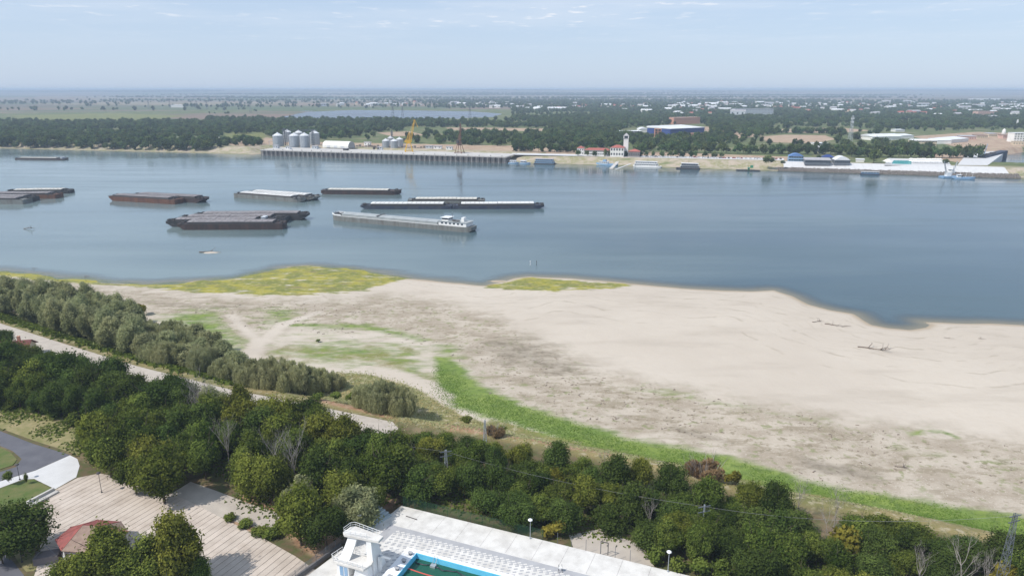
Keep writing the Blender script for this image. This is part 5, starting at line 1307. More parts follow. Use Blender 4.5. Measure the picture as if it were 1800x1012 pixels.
# buildings
def house(name, label, a, b, D, Hw, wall, roof, cat='house', z=ZF, rooftype='gable', rh=2.5, win=(0, 0), group=None, over=.5, dy=0, winw=1.3, winh=1.5, door=False, parts=True):
    A, th, L = frame_of(a, b, z); A = A + Vector((-math.sin(th) * dy, math.cos(th) * dy, 0))
    r = empty(name, A, th, label, cat, group)
    k = MB(); k.box(0, L, 0, D, -1.5, Hw); wl_ = k.build('wall', M[wall], r)
    k = MB(); o = over
    if rooftype == 'gable': k.hexa([(-o, -o, Hw), (L + o, -o, Hw), (L + o, D + o, Hw), (-o, D + o, Hw)], [(-o, D / 2 - .05, Hw + rh), (L + o, D / 2 - .05, Hw + rh), (L + o, D / 2 + .05, Hw + rh), (-o, D / 2 + .05, Hw + rh)])
    elif rooftype == 'hip': q = min(L, D) / 2; k.hexa([(-o, -o, Hw), (L + o, -o, Hw), (L + o, D + o, Hw), (-o, D + o, Hw)], [(q, D / 2 - .05, Hw + rh), (L - q + .1, D / 2 - .05, Hw + rh), (L - q + .1, D / 2 + .05, Hw + rh), (q, D / 2 + .05, Hw + rh)])
    elif rooftype == 'shed': k.hexa([(-o, -o, Hw + .003), (L + o, -o, Hw + .003), (L + o, D + o, Hw + .003), (-o, D + o, Hw + .003)], [(-o, -o, Hw + .4), (L + o, -o, Hw + .4), (L + o, D + o, Hw + rh), (-o, D + o, Hw + rh)])
    elif rooftype == 'arch':
        n = 10; prf = [(L * i / n, Hw + rh * math.sin(math.pi * i / n)) for i in range(n + 1)]
        k.v = [(x, -o, z_) for x, z_ in prf] + [(x, D + o, z_) for x, z_ in prf]
        for i in range(n): k.face((i, i + 1, n + 2 + i, n + 1 + i))
        k.face(range(n, -1, -1)); k.face(range(n + 1, 2 * n + 2))
    else: k.box(-o, L + o, -o, D + o, Hw + .003, Hw + .6)
    k.build('roof', M[roof], r)
    nx, nz = win
    for j in range(nz):
        for i in range(nx):
            xx = L * (i + .5) / nx - winw / 2; z0 = (Hw / nz) * j + (Hw / nz) * .35
            q = MB(); q.box(xx, xx + winw, -.05, .02, z0, z0 + winh); q.build('window', M['glass'], r)
    return r
# harbour house
hz_ = ZF + .2
house('harbour_house_wing', 'left end pavilion of the red roofed harbour house', (1014, 272.5), (1026, 272.7), 13, 8.6, 'wall_white', 'tile_red', 'building', hz_, 'hip', 2.6, (3, 2))
house('harbour_house_wing', 'long low white wing with red roof left of the harbour house', (1026.5, 273), (1072, 274), 11, 6.6, 'wall_white', 'tile_red', 'building', hz_, 'hip', 2.6, (13, 2), winw=1.6)
house('harbour_house', 'taller white middle block of the harbour house', (1072.3, 275.2), (1096, 275.8), 13, 11, 'wall_white', 'tile_red', 'building', hz_, 'hip', 3.2, (5, 2), winw=1.8, winh=2.6)
house('harbour_house_wing', 'dark walled right wing with maroon roof behind the trees', (1104, 275.5), (1124, 276), 12, 6.4, 'concrete_dk', 'tile_red', 'building', hz_, 'hip', 2.8, (5, 1))
p = at(1099.5, 274, hz_); r = empty('clock_tower', p, -.2, 'slim white square tower with a grey pyramid cap', 'tower')
k = MB(); k.box(-3, 3, -3, 3, -1, 21.5); k.build('shaft', M['wall_white'], r)
k = MB(); k.box(-3.5, 3.5, -3.5, 3.5, 21.504, 22.1); k.hexa([(-3.7, -3.7, 25), (3.7, -3.7, 25), (3.7, 3.7, 25), (-3.7, 3.7, 25)], [(-.05, -.05, 28.6), (.05, -.05, 28.6), (.05, .05, 28.6), (-.05, .05, 28.6)])
k.build('cap', M['roof_grey'], r)
k = MB()
for a in (-1, 1):
    for b in (-1, 1): k.box(a * 2.8 - .5, a * 2.8 + .5, b * 2.8 - .5, b * 2.8 + .5, 22.1, 25)
k.build('belfry_post', M['wall_white'], r)
k = MB(); k.box(-2.6, 2.6, -2.6, 2.6, 22.1, 24.9); k.build('belfry', M['glass'], r)
k = MB(); k.hexa([(-2, 0, -6), (2, 0, -6), (2, 26, 0), (-2, 26, 0)], [(-2, 0, -5.6), (2, 0, -5.6), (2, 26, .4), (-2, 26, .4)])
o = k.build('boat_stair', M['concrete'], loc=at(1074, 288, 6.3), rz=-.45); tag(o, 'pale stair ramp leading down from the harbour house to the tug', 'stairs')
k = MB(); k.hexa([(-.7, 0, -5), (.7, 0, -5), (.7, 24, 0), (-.7, 24, 0)], [(-.7, 0, -4.6), (.7, 0, -4.6), (.7, 24, .4), (-.7, 24, .4)])
o = k.build('gangway', M['roof_white'], loc=at(1082, 290.5, 6), rz=-.95); tag(o, 'thin white gangway slanting up the bank beside the tug', 'gangway')
# blue arched hall, restaurant, pavilions
r = house('arched_hall', 'pale blue two storey hall with a blue arched roof', (1386, 284), (1412, 284.6), 12, 6.4, 'blue_lt', 'blue_roof', 'building', ZF, 'arch', 3.0, (6, 2), winw=2.4, winh=1.6)
k = MB(); k.box(4, 14.5, -.12, -.02, 6.0, 7.6); k.build('sign_board', M['roof_white'], r)
house('restaurant', 'long low grey roofed restaurant with dark open terrace', (1415, 287.5), (1460, 288.5), 13, 4.0, 'steel_dark', 'roof_grey', 'building', ZF, 'shed', 2.0, (14, 1), winw=1.8)
house('terrace_hall', 'blue roofed annex between restaurant and white hall', (1445, 283), (1466, 283.5), 10, 4.6, 'steel_dark', 'blue', 'building', ZF, 'hip', 2.6)
house('event_hall', 'dark walled hall under a broad white curved roof', (1467, 288.5), (1494, 289), 16, 4.6, 'steel_dark', 'roof_white', 'building', ZF, 'arch', 4.0, (8, 1), winw=1.8)
house('kiosk', 'small pale kiosk right of the broad white curved roof', (1505, 285), (1519, 285.4), 6, 2.8, 'wall_white', 'roof_white', 'building', ZF, 'shed', .9)
p = at(1437, 266, ZF); r = empty('dome_tank', p, 0, 'white dome on a dark drum behind the restaurant', 'tank')
k = MB(); k.lathe([(4, 0), (4, 3.5)], 16); k.build('drum', M['steel_dark'], r)
k = MB(); k.lathe([(4.2, 3.504), (3.9, 5), (3, 6.4), (1.6, 7.4), (.3, 7.8)], 16); k.build('dome', M['roof_white'], r, smooth=True)
# open air pool and parasols
sheet('terrace', [(1554, 290), (1562, 278), (1665, 281), (1672, 291)], ZF + .3, M['white_concrete'])
pl = sheet('bathing_pool', [(1567, 288), (1571, 282), (1602, 282.5), (1602, 289)], ZF + .33, mat('turquoise_pool_water', (.10, .46, .48), .15), kind=None)
tag(pl, 'turquoise open air pool on the far bank terrace', 'swimming pool')
PARA = MB(); PARA.lathe([(2.6, 2.4), (.1, 3.5)], 8); PARAm = PARA.mesh('canopy', M['pvc'])
POLE = MB(); POLE.tube([(0, 0, 0), (0, 0, 2.6)], .06, 4); POLEm = POLE.mesh('pole', M['dark'])
for i in range(26):
    px = 1600 + (i % 13) * 4.4 + g_.uniform(-1, 1); py = 283 + (i // 13) * 3.6 + g_.uniform(-.4, .4) + (px - 1600) * .015
    r = empty('parasol', at(px, py, ZF + .3), 0, f"white parasol, {'back' if i < 13 else 'front'} row, {['first','second','third','fourth','fifth','sixth','seventh','eighth','ninth','tenth','eleventh','twelfth','last'][i % 13]} from the turquoise pool", 'parasol', 'white parasols beside the turquoise pool')
    link('canopy', PARAm, r); link('pole', POLEm, r)
for px, py, lb in ((1559, 287.5, 'small white pagoda tent left of the turquoise pool'),):
    r = empty('pagoda_tent', at(px, py, ZF + .3), 0, lb, 'tent'); k = MB(); k.hexa([(-4, -4, 2.4), (4, -4, 2.4), (4, 4, 2.4), (-4, 4, 2.4)], [(-.1, -.1, 5.4), (.1, -.1, 5.4), (.1, .1, 5.4), (-.1, .1, 5.4)]); k.build('canopy', M['pvc'], r)
    for a in (-3.7, 3.7):
        for b in (-3.7, 3.7): q = MB(); q.tube([(a, b, 0), (a, b, 2.4)], .08, 4); q.build('pole', M['steel'], r)
# white embankment slope with riprap toe
A, th, L = frame_of((1378, 300.9), (1778, 313.1)); 
r = empty('embankment', A, th, 'long white concrete embankment above the riprap on the right far bank', 'embankment')
k = MB(); nn = 24
for i in range(nn):
    x0 = L * i / nn + .06; x1 = L * (i + 1) / nn - .06
    q = MB(); q.hexa([(x0, 8, 1.8), (x1, 8, 1.8), (x1, 25, ZF - .9), (x0, 25, ZF - .9)], [(x0, 8, 3.4), (x1, 8, 3.4), (x1, 25, ZF + .45), (x0, 25, ZF + .45)]); q.build('slope_slab', M['white_concrete'], r)
    q = MB(); q.box(x0, x1, 25.02, 31, ZF - 1, ZF + .46); q.build('walk_slab', M['white_concrete'], r)
mb = MB(); gg = np.random.default_rng(4)
for i in range(4200):
    xx = gg.uniform(-6, L + 8); yy = gg.uniform(-1.5, 9.5); s = gg.uniform(.35, .95)
    b0 = len(mb.v); zb = .2 + max(0, (yy + 1.5)) / 11 * 3.0
    v8 = np.array([(-1, -1, -1), (1, -1, -1), (1, 1, -1), (-1, 1, -1), (-1, -1, 1), (1, -1, 1), (1, 1, 1), (-1, 1, 1)]) * s * gg.uniform(.55, 1.1, (8, 3))
    mb.v += [(xx + a, yy + b, zb + c) for a, b, c in v8]
    for q in ((3, 2, 1, 0), (4, 5, 6, 7), (0, 1, 5, 4), (1, 2, 6, 5), (2, 3, 7, 6), (3, 0, 4, 7)): mb.face([b0 + t for t in q])
rr = mb.build('riprap', M['stone'], r); rr['kind'] = 'stuff'
# ramp and moored hulk
o = sheet('loading_ramp', [(1683, 290), (1700, 270), (1745, 266), (1768, 267), (1736, 290.5)], ZF + .5, M['white_concrete'], thick=9)
A, th, L = frame_of((1734, 291), (1773, 280), 0)
k = hull_mesh(L, 9, 11, 'box', 'box', M['black_hull']); hk = empty('moored_hulk', A + Vector((0, 4, 0)), th, 'tall dark hulk moored in the right basin', 'hulk')
k.build('hull', M['navy_hull'], hk); k = MB()
for i in range(8): k.box(4 + i * 7, 7 + i * 7, 1, 5, 11.003, 11.8 + (i % 3) * .6)
k.build('deck_gear', M['dark'], hk)
p = at(1729, 276, ZF + .5); r = empty('mobile_crane', p, .3, 'small blue crane with a leaning jib on the ramp', 'crane')
k = MB(); k.box(-4, 4, -1.6, 1.6, .6, 2.4); k.build('carrier', M['blue_lt'], r)
k = MB(); k.tube([(0, 0, 2.4), (3, 0, 16)], .5, 5, .3); k.build('jib', M['blue_lt'], r)
for a in (-2.8, 2.8):
    for b in (-1.4, 1.4): q = MB(); q.tube([(a, b - .3, .7), (a, b + .3, .7)], .7, 8); q.build('wheel', M['tyre'], r)
# industrial compound in the woods
house('factory_hall', 'long blue clad factory hall with a white roof', (1178, 237.5), (1238, 234.5), 60, 11, 'blue', 'roof_white', 'factory', ZF, 'shed', 3.0, over=1)
house('factory_block', 'salmon flat roofed block behind the blue factory hall', (1184, 218.5), (1230, 217.5), 20, 15, 'brick', 'wall_pink', 'factory', ZF, 'flat')
rb_ = empty('brick_shell', at(1150, 241, ZF), -.15, 'unfinished orange brick building with open floors', 'building')
for i in range(4): k = MB(); k.box(0, 12, 0, 12, 1 + i * 4.6 - 1, .4 + i * 4.6); k.build('floor_slab', M['brick'], rb_)
for i in range(3):
    for a in (0, 5.4, 10.8):
        for b in (0, 10.8): k = MB(); k.box(a, a + 1.2, b, b + 1.2, .4 + i * 4.6, 4.6 * (i + 1)); k.build('column', M['brick'], rb_)
    k = MB(); k.box(1, 11, 5, 11, .4 + i * 4.6, 4.6 * (i + 1)); k.build('back_wall', M['concrete_dk'], rb_)
house('warehouse', 'white arched shed left of the orange brick building', (1123, 233), (1141, 233), 26, 6, 'wall_white', 'roof_white', 'warehouse', ZF, 'arch', 3.4)
house('warehouse', 'white gabled shed right against the orange brick building', (1143, 231), (1158, 231), 26, 8, 'wall_white', 'roof_white', 'warehouse', ZF, 'gable', 2.4)
house('long_shed', 'long low pale roofed shed in the woods left of the factory', (1088, 236), (1128, 235.6), 14, 5, 'concrete_dk', 'roof_white', 'warehouse', ZF, 'shed', 1.2, (12, 1))
house('brick_ruin', 'low roofless orange brick shell in front of the blue hall', (1212, 241.5), (1236, 240.6), 12, 6, 'brick', 'brick', 'building', ZF, 'flat', 1, (7, 2), over=0)
house('apartment_slab', 'long pale grey flat block beyond the woods', (1291, 203.5), (1359, 203), 20, 21, 'wall_grey', 'roof_grey', 'building', ZF, 'flat', win=(26, 4), winw=2.2)
house('warehouse', 'long white shed with small windows behind the right trees', (1602, 256), (1646, 256.5), 16, 7.5, 'wall_cream', 'roof_white', 'warehouse', ZF, 'gable', 2, (18, 2))
house('warehouse', 'big white roofed hall right of the lattice mast', (1533, 247), (1584, 246), 34, 6, 'wall_white', 'roof_white', 'warehouse', ZF, 'gable', 3.6, over=1)
house('warehouse', 'small white hall behind the big white roofed hall', (1580, 244), (1606, 243.6), 22, 5, 'wall_white', 'roof_white', 'warehouse', ZF, 'shed', 2)
house('warehouse', 'white low hall left of the bushy harbour trees', (1645, 253), (1672, 253), 22, 5, 'wall_white', 'roof_white', 'warehouse', ZF, 'shed', 2.4)
house('warehouse', 'white skewed roof shed above the harbour trees', (1668, 252), (1702, 249), 22, 5, 'wall_white', 'roof_white', 'warehouse', ZF, 'shed', 2.4)
house('warehouse', 'small white roofed shed in the clearing of the woods', (1574, 232.2), (1590, 232), 14, 4, 'wall_white', 'roof_white', 'warehouse', ZF, 'shed', 1)
house('shed', 'flat white roof alone in the trees above the arched hall', (1436, 256), (1455, 255.6), 16, 3, 'wall_white', 'roof_white', 'shed', ZF, 'flat')
for i, (xa, xb, y, c, lb) in enumerate(((1690, 1716, 246, 'wall_pink', 'pink terrace of low buildings right of the white sheds'), (1717, 1736, 244, 'wall_cream', 'orange cream row building in the port quarter'), (1738, 1752, 241, 'wall_cream', 'small cream building below the round white tower'), (1763, 1778, 244, 'wall_pink', 'salmon shed right of the round white tower'))):
    house('port_building', lb, (xa, y), (xb, y), 14, 5.5, c, 'tile_fade' if i % 2 else 'roof_grey', 'building', ZF, 'shed', 1.6, (6, 1))
house('office_block', 'white four storey block at the right edge beside the basin', (1781, 250), (1806, 250), 16, 14, 'wall_white', 'roof_white', 'building', ZF, 'flat', 1, (5, 4), winw=2)
house('port_building', 'low yellow building in front of the white four storey block', (1780, 255), (1799, 255.4), 10, 5, 'wall_cream', 'wall_cream', 'building', ZF, 'flat', 1, (4, 1))
house('apartment_block', 'salmon flat roofed block among the town trees', (1718, 206.5), (1746, 206.5), 26, 17, 'wall_pink', 'wall_pink', 'building', ZF, 'flat', 1, (8, 4), winw=3)
house('school_building', 'white low building in front of the salmon town block', (1738, 210), (1756, 210), 16, 8, 'wall_white', 'roof_grey', 'building', ZF, 'shed', 3, (7, 2))
p = at(1763, 242, ZF); r = empty('water_tower', p, 0, 'round white tower standing over the port quarter', 'tower'); k = MB(); k.lathe([(3.4, 0), (3.2, 9), (2.6, 13), (.4, 15.5)], 14); k.build('shaft', M['wall_white'], r, smooth=True)
p = at(1787, 224, ZF); r = empty('monument', p, 0, 'slim white obelisk near the right edge', 'monument'); k = MB(); k.hexa([(-2, -2, 0), (2, -2, 0), (2, 2, 0), (-2, 2, 0)], [(-1, -1, 17), (1, -1, 17), (1, 1, 17), (-1, 1, 17)]); k.box(-4, 4, -4, 4, -.5, -.003); k.build('shaft', M['wall_white'], r)
p = at(1493, 257, ZF); r = empty('telecom_mast', p, .3, 'tall lattice telecom mast rising from the woods', 'mast'); k = MB(); lattice(k, (0, 0, 0), (0, 0, 44), 5.5, 1.8, 12, .28); k.build('lattice', M['steel'], r)
k = MB(); [k.box(-1.6, 1.6, -1.6, -1.2, z_, z_ + 2.4) for z_ in (34, 39)]; [k.box(-1.6, 1.6, 1.2, 1.6, z_, z_ + 2.4) for z_ in (34, 39)]; k.build('antenna', M['white'], r)
o = MB(); A, th, L = frame_of((250, 244), (388, 244.5), ZF); o.box(0, L, 0, 1.2, 2.2, 3.2)
for i in range(18): o.box(L * i / 17 - .3, L * i / 17 + .3, .2, 1.0, -.5, 2.2)
tag(o.build('pipeline', M['roof_white'], loc=A, rz=th), 'long pale pipeline on short posts before the left woods', 'pipeline')
# pieces on the quay
for i, (px, py, w_, h_, m, lb) in enumerate(((640, 256, 9, 5, 'white', 'small white cabin above the quay'), (548, 262, 8, 4, 'wall_grey', 'grey box hut before the rightmost big silo'), (663, 262.5, 7, 3, 'roof_white', 'low white hut before the small silos'), (748, 261, 10, 3.4, 'wall_grey', 'grey hut right of the yellow crane'), (762, 261.5, 12, 3.4, 'roof_white', 'white box hut midway between the cranes'), (784, 263, 9, 3.6, 'white', 'white hut just left of the rusty crane'), (480, 261, 7, 4, 'wall_grey', 'grey hut at the left silo foot'), (502, 262.5, 6, 3.6, 'roof_white', 'pale hut before the elevator'), (603, 264.5, 6, 2.6, 'dark', 'dark machine in front of the tent hall'))):
    r = house('hut', lb, (px, py), (px + w_ * 1.15, py + .2), 5, h_, m, 'roof_grey', 'hut', ZF + .3, 'shed', .6, (2, 1))
p = at(650, 262.5, QZ); k = MB(); lattice(k, (0, 0, 5.5), (14, 0, 1), 1.2, 1.2, 6, .16); k.box(5, 8, -1, 1, 0, 3)
tag(k.build('loading_conveyor', M['dark'], loc=p, rz=-.2), 'dark slanting loading conveyor on the quay edge', 'conveyor')
mb = MB()
A, th, L = frame_of((620, 258), (760, 261), ZF)
for i in range(26):
    mb.box(i * L / 26, i * L / 26 + 3, 0, 2.5, 0, 1.0 + 1.2 * (i % 3))
tag(mb.build('rubble', M['stone'], loc=A, rz=th), 'row of stone heaps behind the quay', 'rubble', kind='stuff')

# village houses, each its own
HM = []
for wm__, rm, s in (('wall_white', 'tile_red', (11, 9, 5.5)), ('wall_white', 'roof_white', (16, 10, 6)), ('wall_cream', 'tile_red', (10, 9, 7)), ('wall_white', 'roof_grey', (13, 10, 8)), ('wall_white', 'tile_fade', (12, 9, 5)), ('wall_white', 'roof_white', (34, 14, 7)), ('wall_grey', 'roof_grey', (30, 12, 9))):
    k = MB(); a, b, h_ = s; k.box(-a / 2, a / 2, -b / 2, b / 2, -2, h_); k.cur = 1; o_ = .4; fl = .3 if a > 25 else .05
    k.hexa([(-a / 2 - o_, -b / 2 - o_, h_), (a / 2 + o_, -b / 2 - o_, h_), (a / 2 + o_, b / 2 + o_, h_), (-a / 2 - o_, b / 2 + o_, h_)], [(-a / 2 - o_, -fl, h_ + 2.6), (a / 2 + o_, -fl, h_ + 2.6), (a / 2 + o_, fl, h_ + 2.6), (-a / 2 - o_, fl, h_ + 2.6)])
    k.cur = 2
    for i in range(3): k.box(-a / 2 + a * (i + .3) / 3, -a / 2 + a * (i + .6) / 3, -b / 2 - .04, -b / 2 + .02, h_ * .35, h_ * .7)
    HM.append((k.mesh('village_house', [M[wm__], M[rm], M['glass']]), ('white walled red roofed', 'white', 'cream red roofed', 'white grey roofed', 'white brown roofed', 'long white', 'long grey')[len(HM)]))
vh = []
for i in range(290):
    r_ = g_.random()
    if r_ < .70: px = g_.uniform(1180, 1800); py = g_.choice([g_.uniform(181, 190), g_.gauss(194, 6)]); 
    elif r_ < .88: px = g_.uniform(860, 1250); py = g_.gauss(190, 3.5)
    else: px = g_.uniform(560, 900); py = g_.gauss(184.5, 1.6)
    if not 178 < py < 213: continue
    if py > 205 and px < 1500: continue
    q = g_.random(); j = 5 if q < .12 else (6 if q < .18 else g_.choice([0, 1, 1, 2, 3, 3, 4]))
    p = at(px, py, ZF + 1.0); sc_ = g_.uniform(1.05, 1.65); o = link('village_house', HM[j][0], None, p, g_.uniform(-.5, .5), sc_)
    tag(o, 'x', 'house', 'houses of the far town'); vh.append((o, HM[j][1]))
name_them(vh, [('the pale grey flat block', at(1325, 203, 8)), ('the salmon town block', at(1732, 206, 8)), ('the lattice mast', at(1493, 225, 8)), ('the lake', at(700, 192, 8)), ('the blue factory', at(1200, 215, 8)), ('the right edge', at(1800, 195, 8)), ('the middle of the town', at(1600, 190, 8)), ('the harbour house', at(1050, 200, 8)), ('the left town end', at(900, 190, 8))], 'far town house')
for xa, xb, y, m, lb in ((690, 702, 186, 'wall_white', 'bright white block in the village beyond the lake'), (1706, 1760, 176, 'roof_white', 'very long white sheds on the plain at the right'), (1600, 1640, 190.5, 'wall_white', 'long white row in the middle of the far town'), (300, 322, 189, 'wall_white', 'pale farm sheds on the left plain')):
    house('farm_shed', lb, (xa, y), (xb, y), 25, 9, 'wall_white', 'roof_white', 'building', ZF + 1, 'shed', 2)
# transmission pylons on the plain
def pylon_mesh(h, w_):
    k = MB(); lattice(k, (0, 0, 0), (0, 0, h), w_, w_ * .16, 9, .2)
    for z_, l in ((h * .72, 5), (h * .84, 6.5), (h * .95, 4)): k.hexa([(-l, -.3, z_), (l, -.3, z_), (l, .3, z_), (-l, .3, z_)], [(-.8, -.3, z_ + 1.2), (.8, -.3, z_ + 1.2), (.8, .3, z_ + 1.2), (-.8, .3, z_ + 1.2)])
    return k
pmsh = pylon_mesh(38, 8).mesh('lattice_pylon', M['steel_dark']); pls = []
for px, py in ((262, 193), (299, 190), (346, 191), (364, 193), (394, 198), (425, 192), (441, 199), (611, 187), (691, 212), (708, 212), (826, 211), (928, 184)):
    o = link('lattice_pylon', pmsh, None, at(px, py, ZF), .3); tag(o, 'x', 'pylon', 'grid pylons on the far plain'); pls.append((o, 'grey lattice'))
name_them(pls, [('the left farm sheds', at(310, 189, 8)), ('the lake', at(650, 195, 8)), ('the left silos', at(440, 190, 8)), ('the yellow crane top', at(750, 212, 8)), ('the left town end', at(920, 184, 8))], 'grid pylon')
# cars along the far promenade
def car_mesh(m):
    k = MB(); k.hexa([(-2.1, -.85, .35), (2.1, -.85, .35), (2.1, .85, .35), (-2.1, .85, .35)], [(-2.05, -.82, .85), (2.05, -.82, .8), (2.05, .82, .8), (-2.05, .82, .85)])
    k.cur = 1; k.hexa([(-1.7, -.8, .85), (1.1, -.8, .83), (1.1, .8, .83), (-1.7, .8, .85)], [(-1.3, -.65, 1.4), (.4, -.65, 1.4), (.4, .65, 1.4), (-1.3, .65, 1.4)])
    k.cur = 0; k.hexa([(-1.3, -.65, 1.4), (.4, -.65, 1.4), (.4, .65, 1.4), (-1.3, .65, 1.4)], [(-1.2, -.6, 1.45), (.3, -.6, 1.45), (.3, .6, 1.45), (-1.2, .6, 1.45)])
    k.cur = 2
    for a in (-1.3, 1.3):
        for b in (-.8, .8): k.tube([(a, b - .12, .33), (a, b + .12, .33)], .33, 8)
    return k.mesh('parked_car', [M[m], M['glass'], M['tyre']])
CM = [(car_mesh('car_w'), 'white'), (car_mesh('car_d'), 'dark'), (car_mesh('car_r'), 'red')]; cl = []
for i in range(34):
    px = 1122 + i * 7.6 + g_.uniform(-1.5, 1.5); j = g_.choice([0, 0, 0, 1, 1, 2])
    o = link('parked_car', CM[j][0], None, at(px, 275.5 + (px - 1120) * .018, ZF + .05), -.2 + g_.choice([0, 1.57]), 1.15); tag(o, 'x', 'car', 'cars parked along the far promenade'); cl.append((o, CM[j][1]))
name_them(cl, [('the harbour house', at(1120, 276, 8)), ('the white passenger boat', at(1160, 277, 8)), ('the flat roofed pontoon boat', at(1210, 277, 8)), ('the green ferry', at(1315, 279, 8)), ('the pale drooping tree', at(1360, 281, 8))], 'parked car')
sheet('far_promenade', [(900, 272), (1378, 282), (1378, 278.5), (900, 269)], ZF + .05, M['white_concrete'])
# promenade lamp posts and a curved sign arch
for i, px in enumerate((906, 1010, 1302, 1420, 1590, 1640, 1700)):
    pass

# ------------------------------------------------------------------ pool complex in front
ZD = 7.0
O = at(705, 888, ZD); e = at(1215, 1012, ZD) - O; e.normalize(); f = Vector((e.y, -e.x, 0))     # f runs towards the camera
ang = math.atan2(e.y, e.x)
def loc(px, py, z=ZD):
    d = at(px, py, z) - O; return d.dot(e), d.dot(f)
def W2(u_, v_, z=ZD): return O + e * u_ + f * v_ + Vector((0, 0, z - ZD))
PU, PV = 10.45, 12.9; PU = loc(732, 972)[0]; PV = loc(732, 972)[1]; PW = 25.0
deck = empty('pool_deck', O, ang, None); deck['kind'] = 'structure'
def slabp(P, z0=-1.6, z1=0, m='deckpool', nm='deck_slab', par=None):
    k = MB(); P = [(a, -b) for a, b in P]
    ar = sum(P[i][0] * P[(i + 1) % len(P)][1] - P[(i + 1) % len(P)][0] * P[i][1] for i in range(len(P)))
    if ar < 0: P.reverse()
    k.prism(P, z0, z1); return k.build(nm, M[m], par or deck)
cw = .85
# large cast bays of the deck with fine joints
for i in range(12):
    u0, u1 = (0 if i == 0 else i * 5.2 + .02), (i + 1) * 5.2 - .02
    slabp([(u0 - (0 if i else 0), 0), (u1, 0), (u1, 6.28), (u0 - (.75 if i == 0 else 0), 6.28)], nm='deck_slab')
slabp([(-.8, 6.3), (64, 6.3), (64, PV - cw), (-1.9, PV - cw)], z1=-.004)
slabp([(-1.9, PV - cw + .01), (PU - 2.4, PV - cw + .01), (PU - 2.4, 48), (-7.6, 48)], z1=-.004)
slabp([(PU + PW + 1, PV - cw + .01), (64, PV - cw + .01), (64, 48), (PU + PW + 1, 48)], z1=-.004)
slabp([(PU - 2.39, PV - cw + .01), (PU - .01, PV - cw + .01), (PU - .01, 45), (PU - 2.39, 45)], z1=.16, m='coping', nm='coping')
slabp([(PU, PV - cw + .01), (PU + PW + .99, PV - cw + .01), (PU + PW + .99, PV - .01), (PU, PV - .01)], z1=.16, m='coping', nm='coping')
slabp([(PU + PW + .01, PV), (PU + PW + .99, PV), (PU + PW + .99, 45), (PU + PW + .01, 45)], z1=.16, m='coping', nm='coping')
slabp([(1.5, 6.6), (44, 6.6), (44, 8.7), (3.4, 8.7), (3.2, 12), (1.0, 12)], z0=-.2, z1=.012, m='pave_grey', nm='grey_paving')
pv = MB(); pv.box(-.34, .34, -.17, .17, -.02, .014); pv = pv.mesh('paver', M['pave_grey'])
pw = MB(); pw.box(-.34, .34, -.17, .17, -.02, .022); pw = pw.mesh('white_paver', M['deckpool'])
for i in range(32):
    u0 = 3.9 + i * 1.16
    for j in range(4):
        v0 = 9.0 + j * .86 + (i % 2) * .0
        if v0 > PV - cw - .2: continue
        link('paver', pv, deck, (u0 + j * .10, -v0, 0), .5)
    link('white_paver', pw, deck, (u0 + .5, -8.45, 0), .5); link('white_paver', pw, deck, (u0 + .05, -8.0, 0), .5)
for i in range(4):
    for j in range(9): link('paver', pv, deck, (4.0 + i * 1.3 + (j % 2) * .3, -(PV - .6 + j * .95), 0), .5)
# basin
wt_ = MB(); wt_.box(PU - .01, PU + PW, -45, -PV, -1.6, -.95)
wm2 = water_material('pool_water', (.012, .085, .055), False, .03, .15)
tag(wt_.build('pool_water', wm2, None, O, ang), kind='structure')
pool = empty('swimming_pool', O + Vector((0, 0, 0)), ang, 'large swimming pool of dark green water with cyan tiled rim', 'swimming pool')
k = MB(); k.box(PU, PU + PW, -PV - .12, -PV + .02, -1.5, .155); k.build('tiled_wall', M['cyan'], pool)
k = MB(); k.box(PU - .02, PU + .10, -45, -PV - .121, -1.5, .155); k.build('side_wall', M['cyan'], pool)
for n_, (v0, m_, r_) in enumerate(((PV + 3.3, 'red_rope', .10),)):
    k = MB(); Pp = [(PU + .1 + t * 1.0, -(v0 + .25 * math.sin(t * .35)), -.90) for t in range(0, 25)]; k.tube(Pp, r_, 5)
    tag(k.build('lane_rope', M[m_], None, O, ang), 'red lane rope floating across the green pool', 'lane rope')
k = MB(); k.tube([(PU + .4 + t * .6, -(PV + 1.15 + .28 * math.sin(t * .8) + .1 * math.sin(t * 2.1)), -.88) for t in range(0, 41)], .13, 6); tag(k.build('hose', M['black_rubber'], None, O, ang), 'thick black hose floating wavily along the cyan wall', 'hose')
k = MB(); k.box(PU + 3.6, PU + 4.6, -PV - 1.5, -PV - .7, -.95, -.55); k.tube([(PU + 3.8, -PV - .9, -.6), (PU + 3.8, -PV, .5), (PU + 4.4, -PV, .5), (PU + 4.4, -PV - .9, -.6)], .05, 5)
tag(k.build('pool_ladder', M['steel'], None, O, ang), 'small steel ladder float at the cyan pool wall', 'ladder')
for i, v0 in enumerate((PV + .9, PV + 3.2, PV + 5.6, PV + 8)):
    r = empty('starting_block', W2(PU - .75, v0, ZD + .16), ang, ('grey starting block nearest the pool corner', 'second starting block from the pool corner', 'third starting block from the pool corner', 'starting block nearest the bottom edge')[i], 'starting block', 'starting blocks on the white coping')
    k = MB(); k.box(-.25, .25, -.25, .25, 0, .45); k.build('pedestal', M['steel_dark'], r)
    k = MB(); k.hexa([(-.4, -.32, .454), (.4, -.32, .454), (.4, .32, .454), (-.4, .32, .454)], [(-.4, -.32, .60), (.4, -.32, .52), (.4, .32, .52), (-.4, .32, .60)]); k.build('step', M['pave_grey'], r)
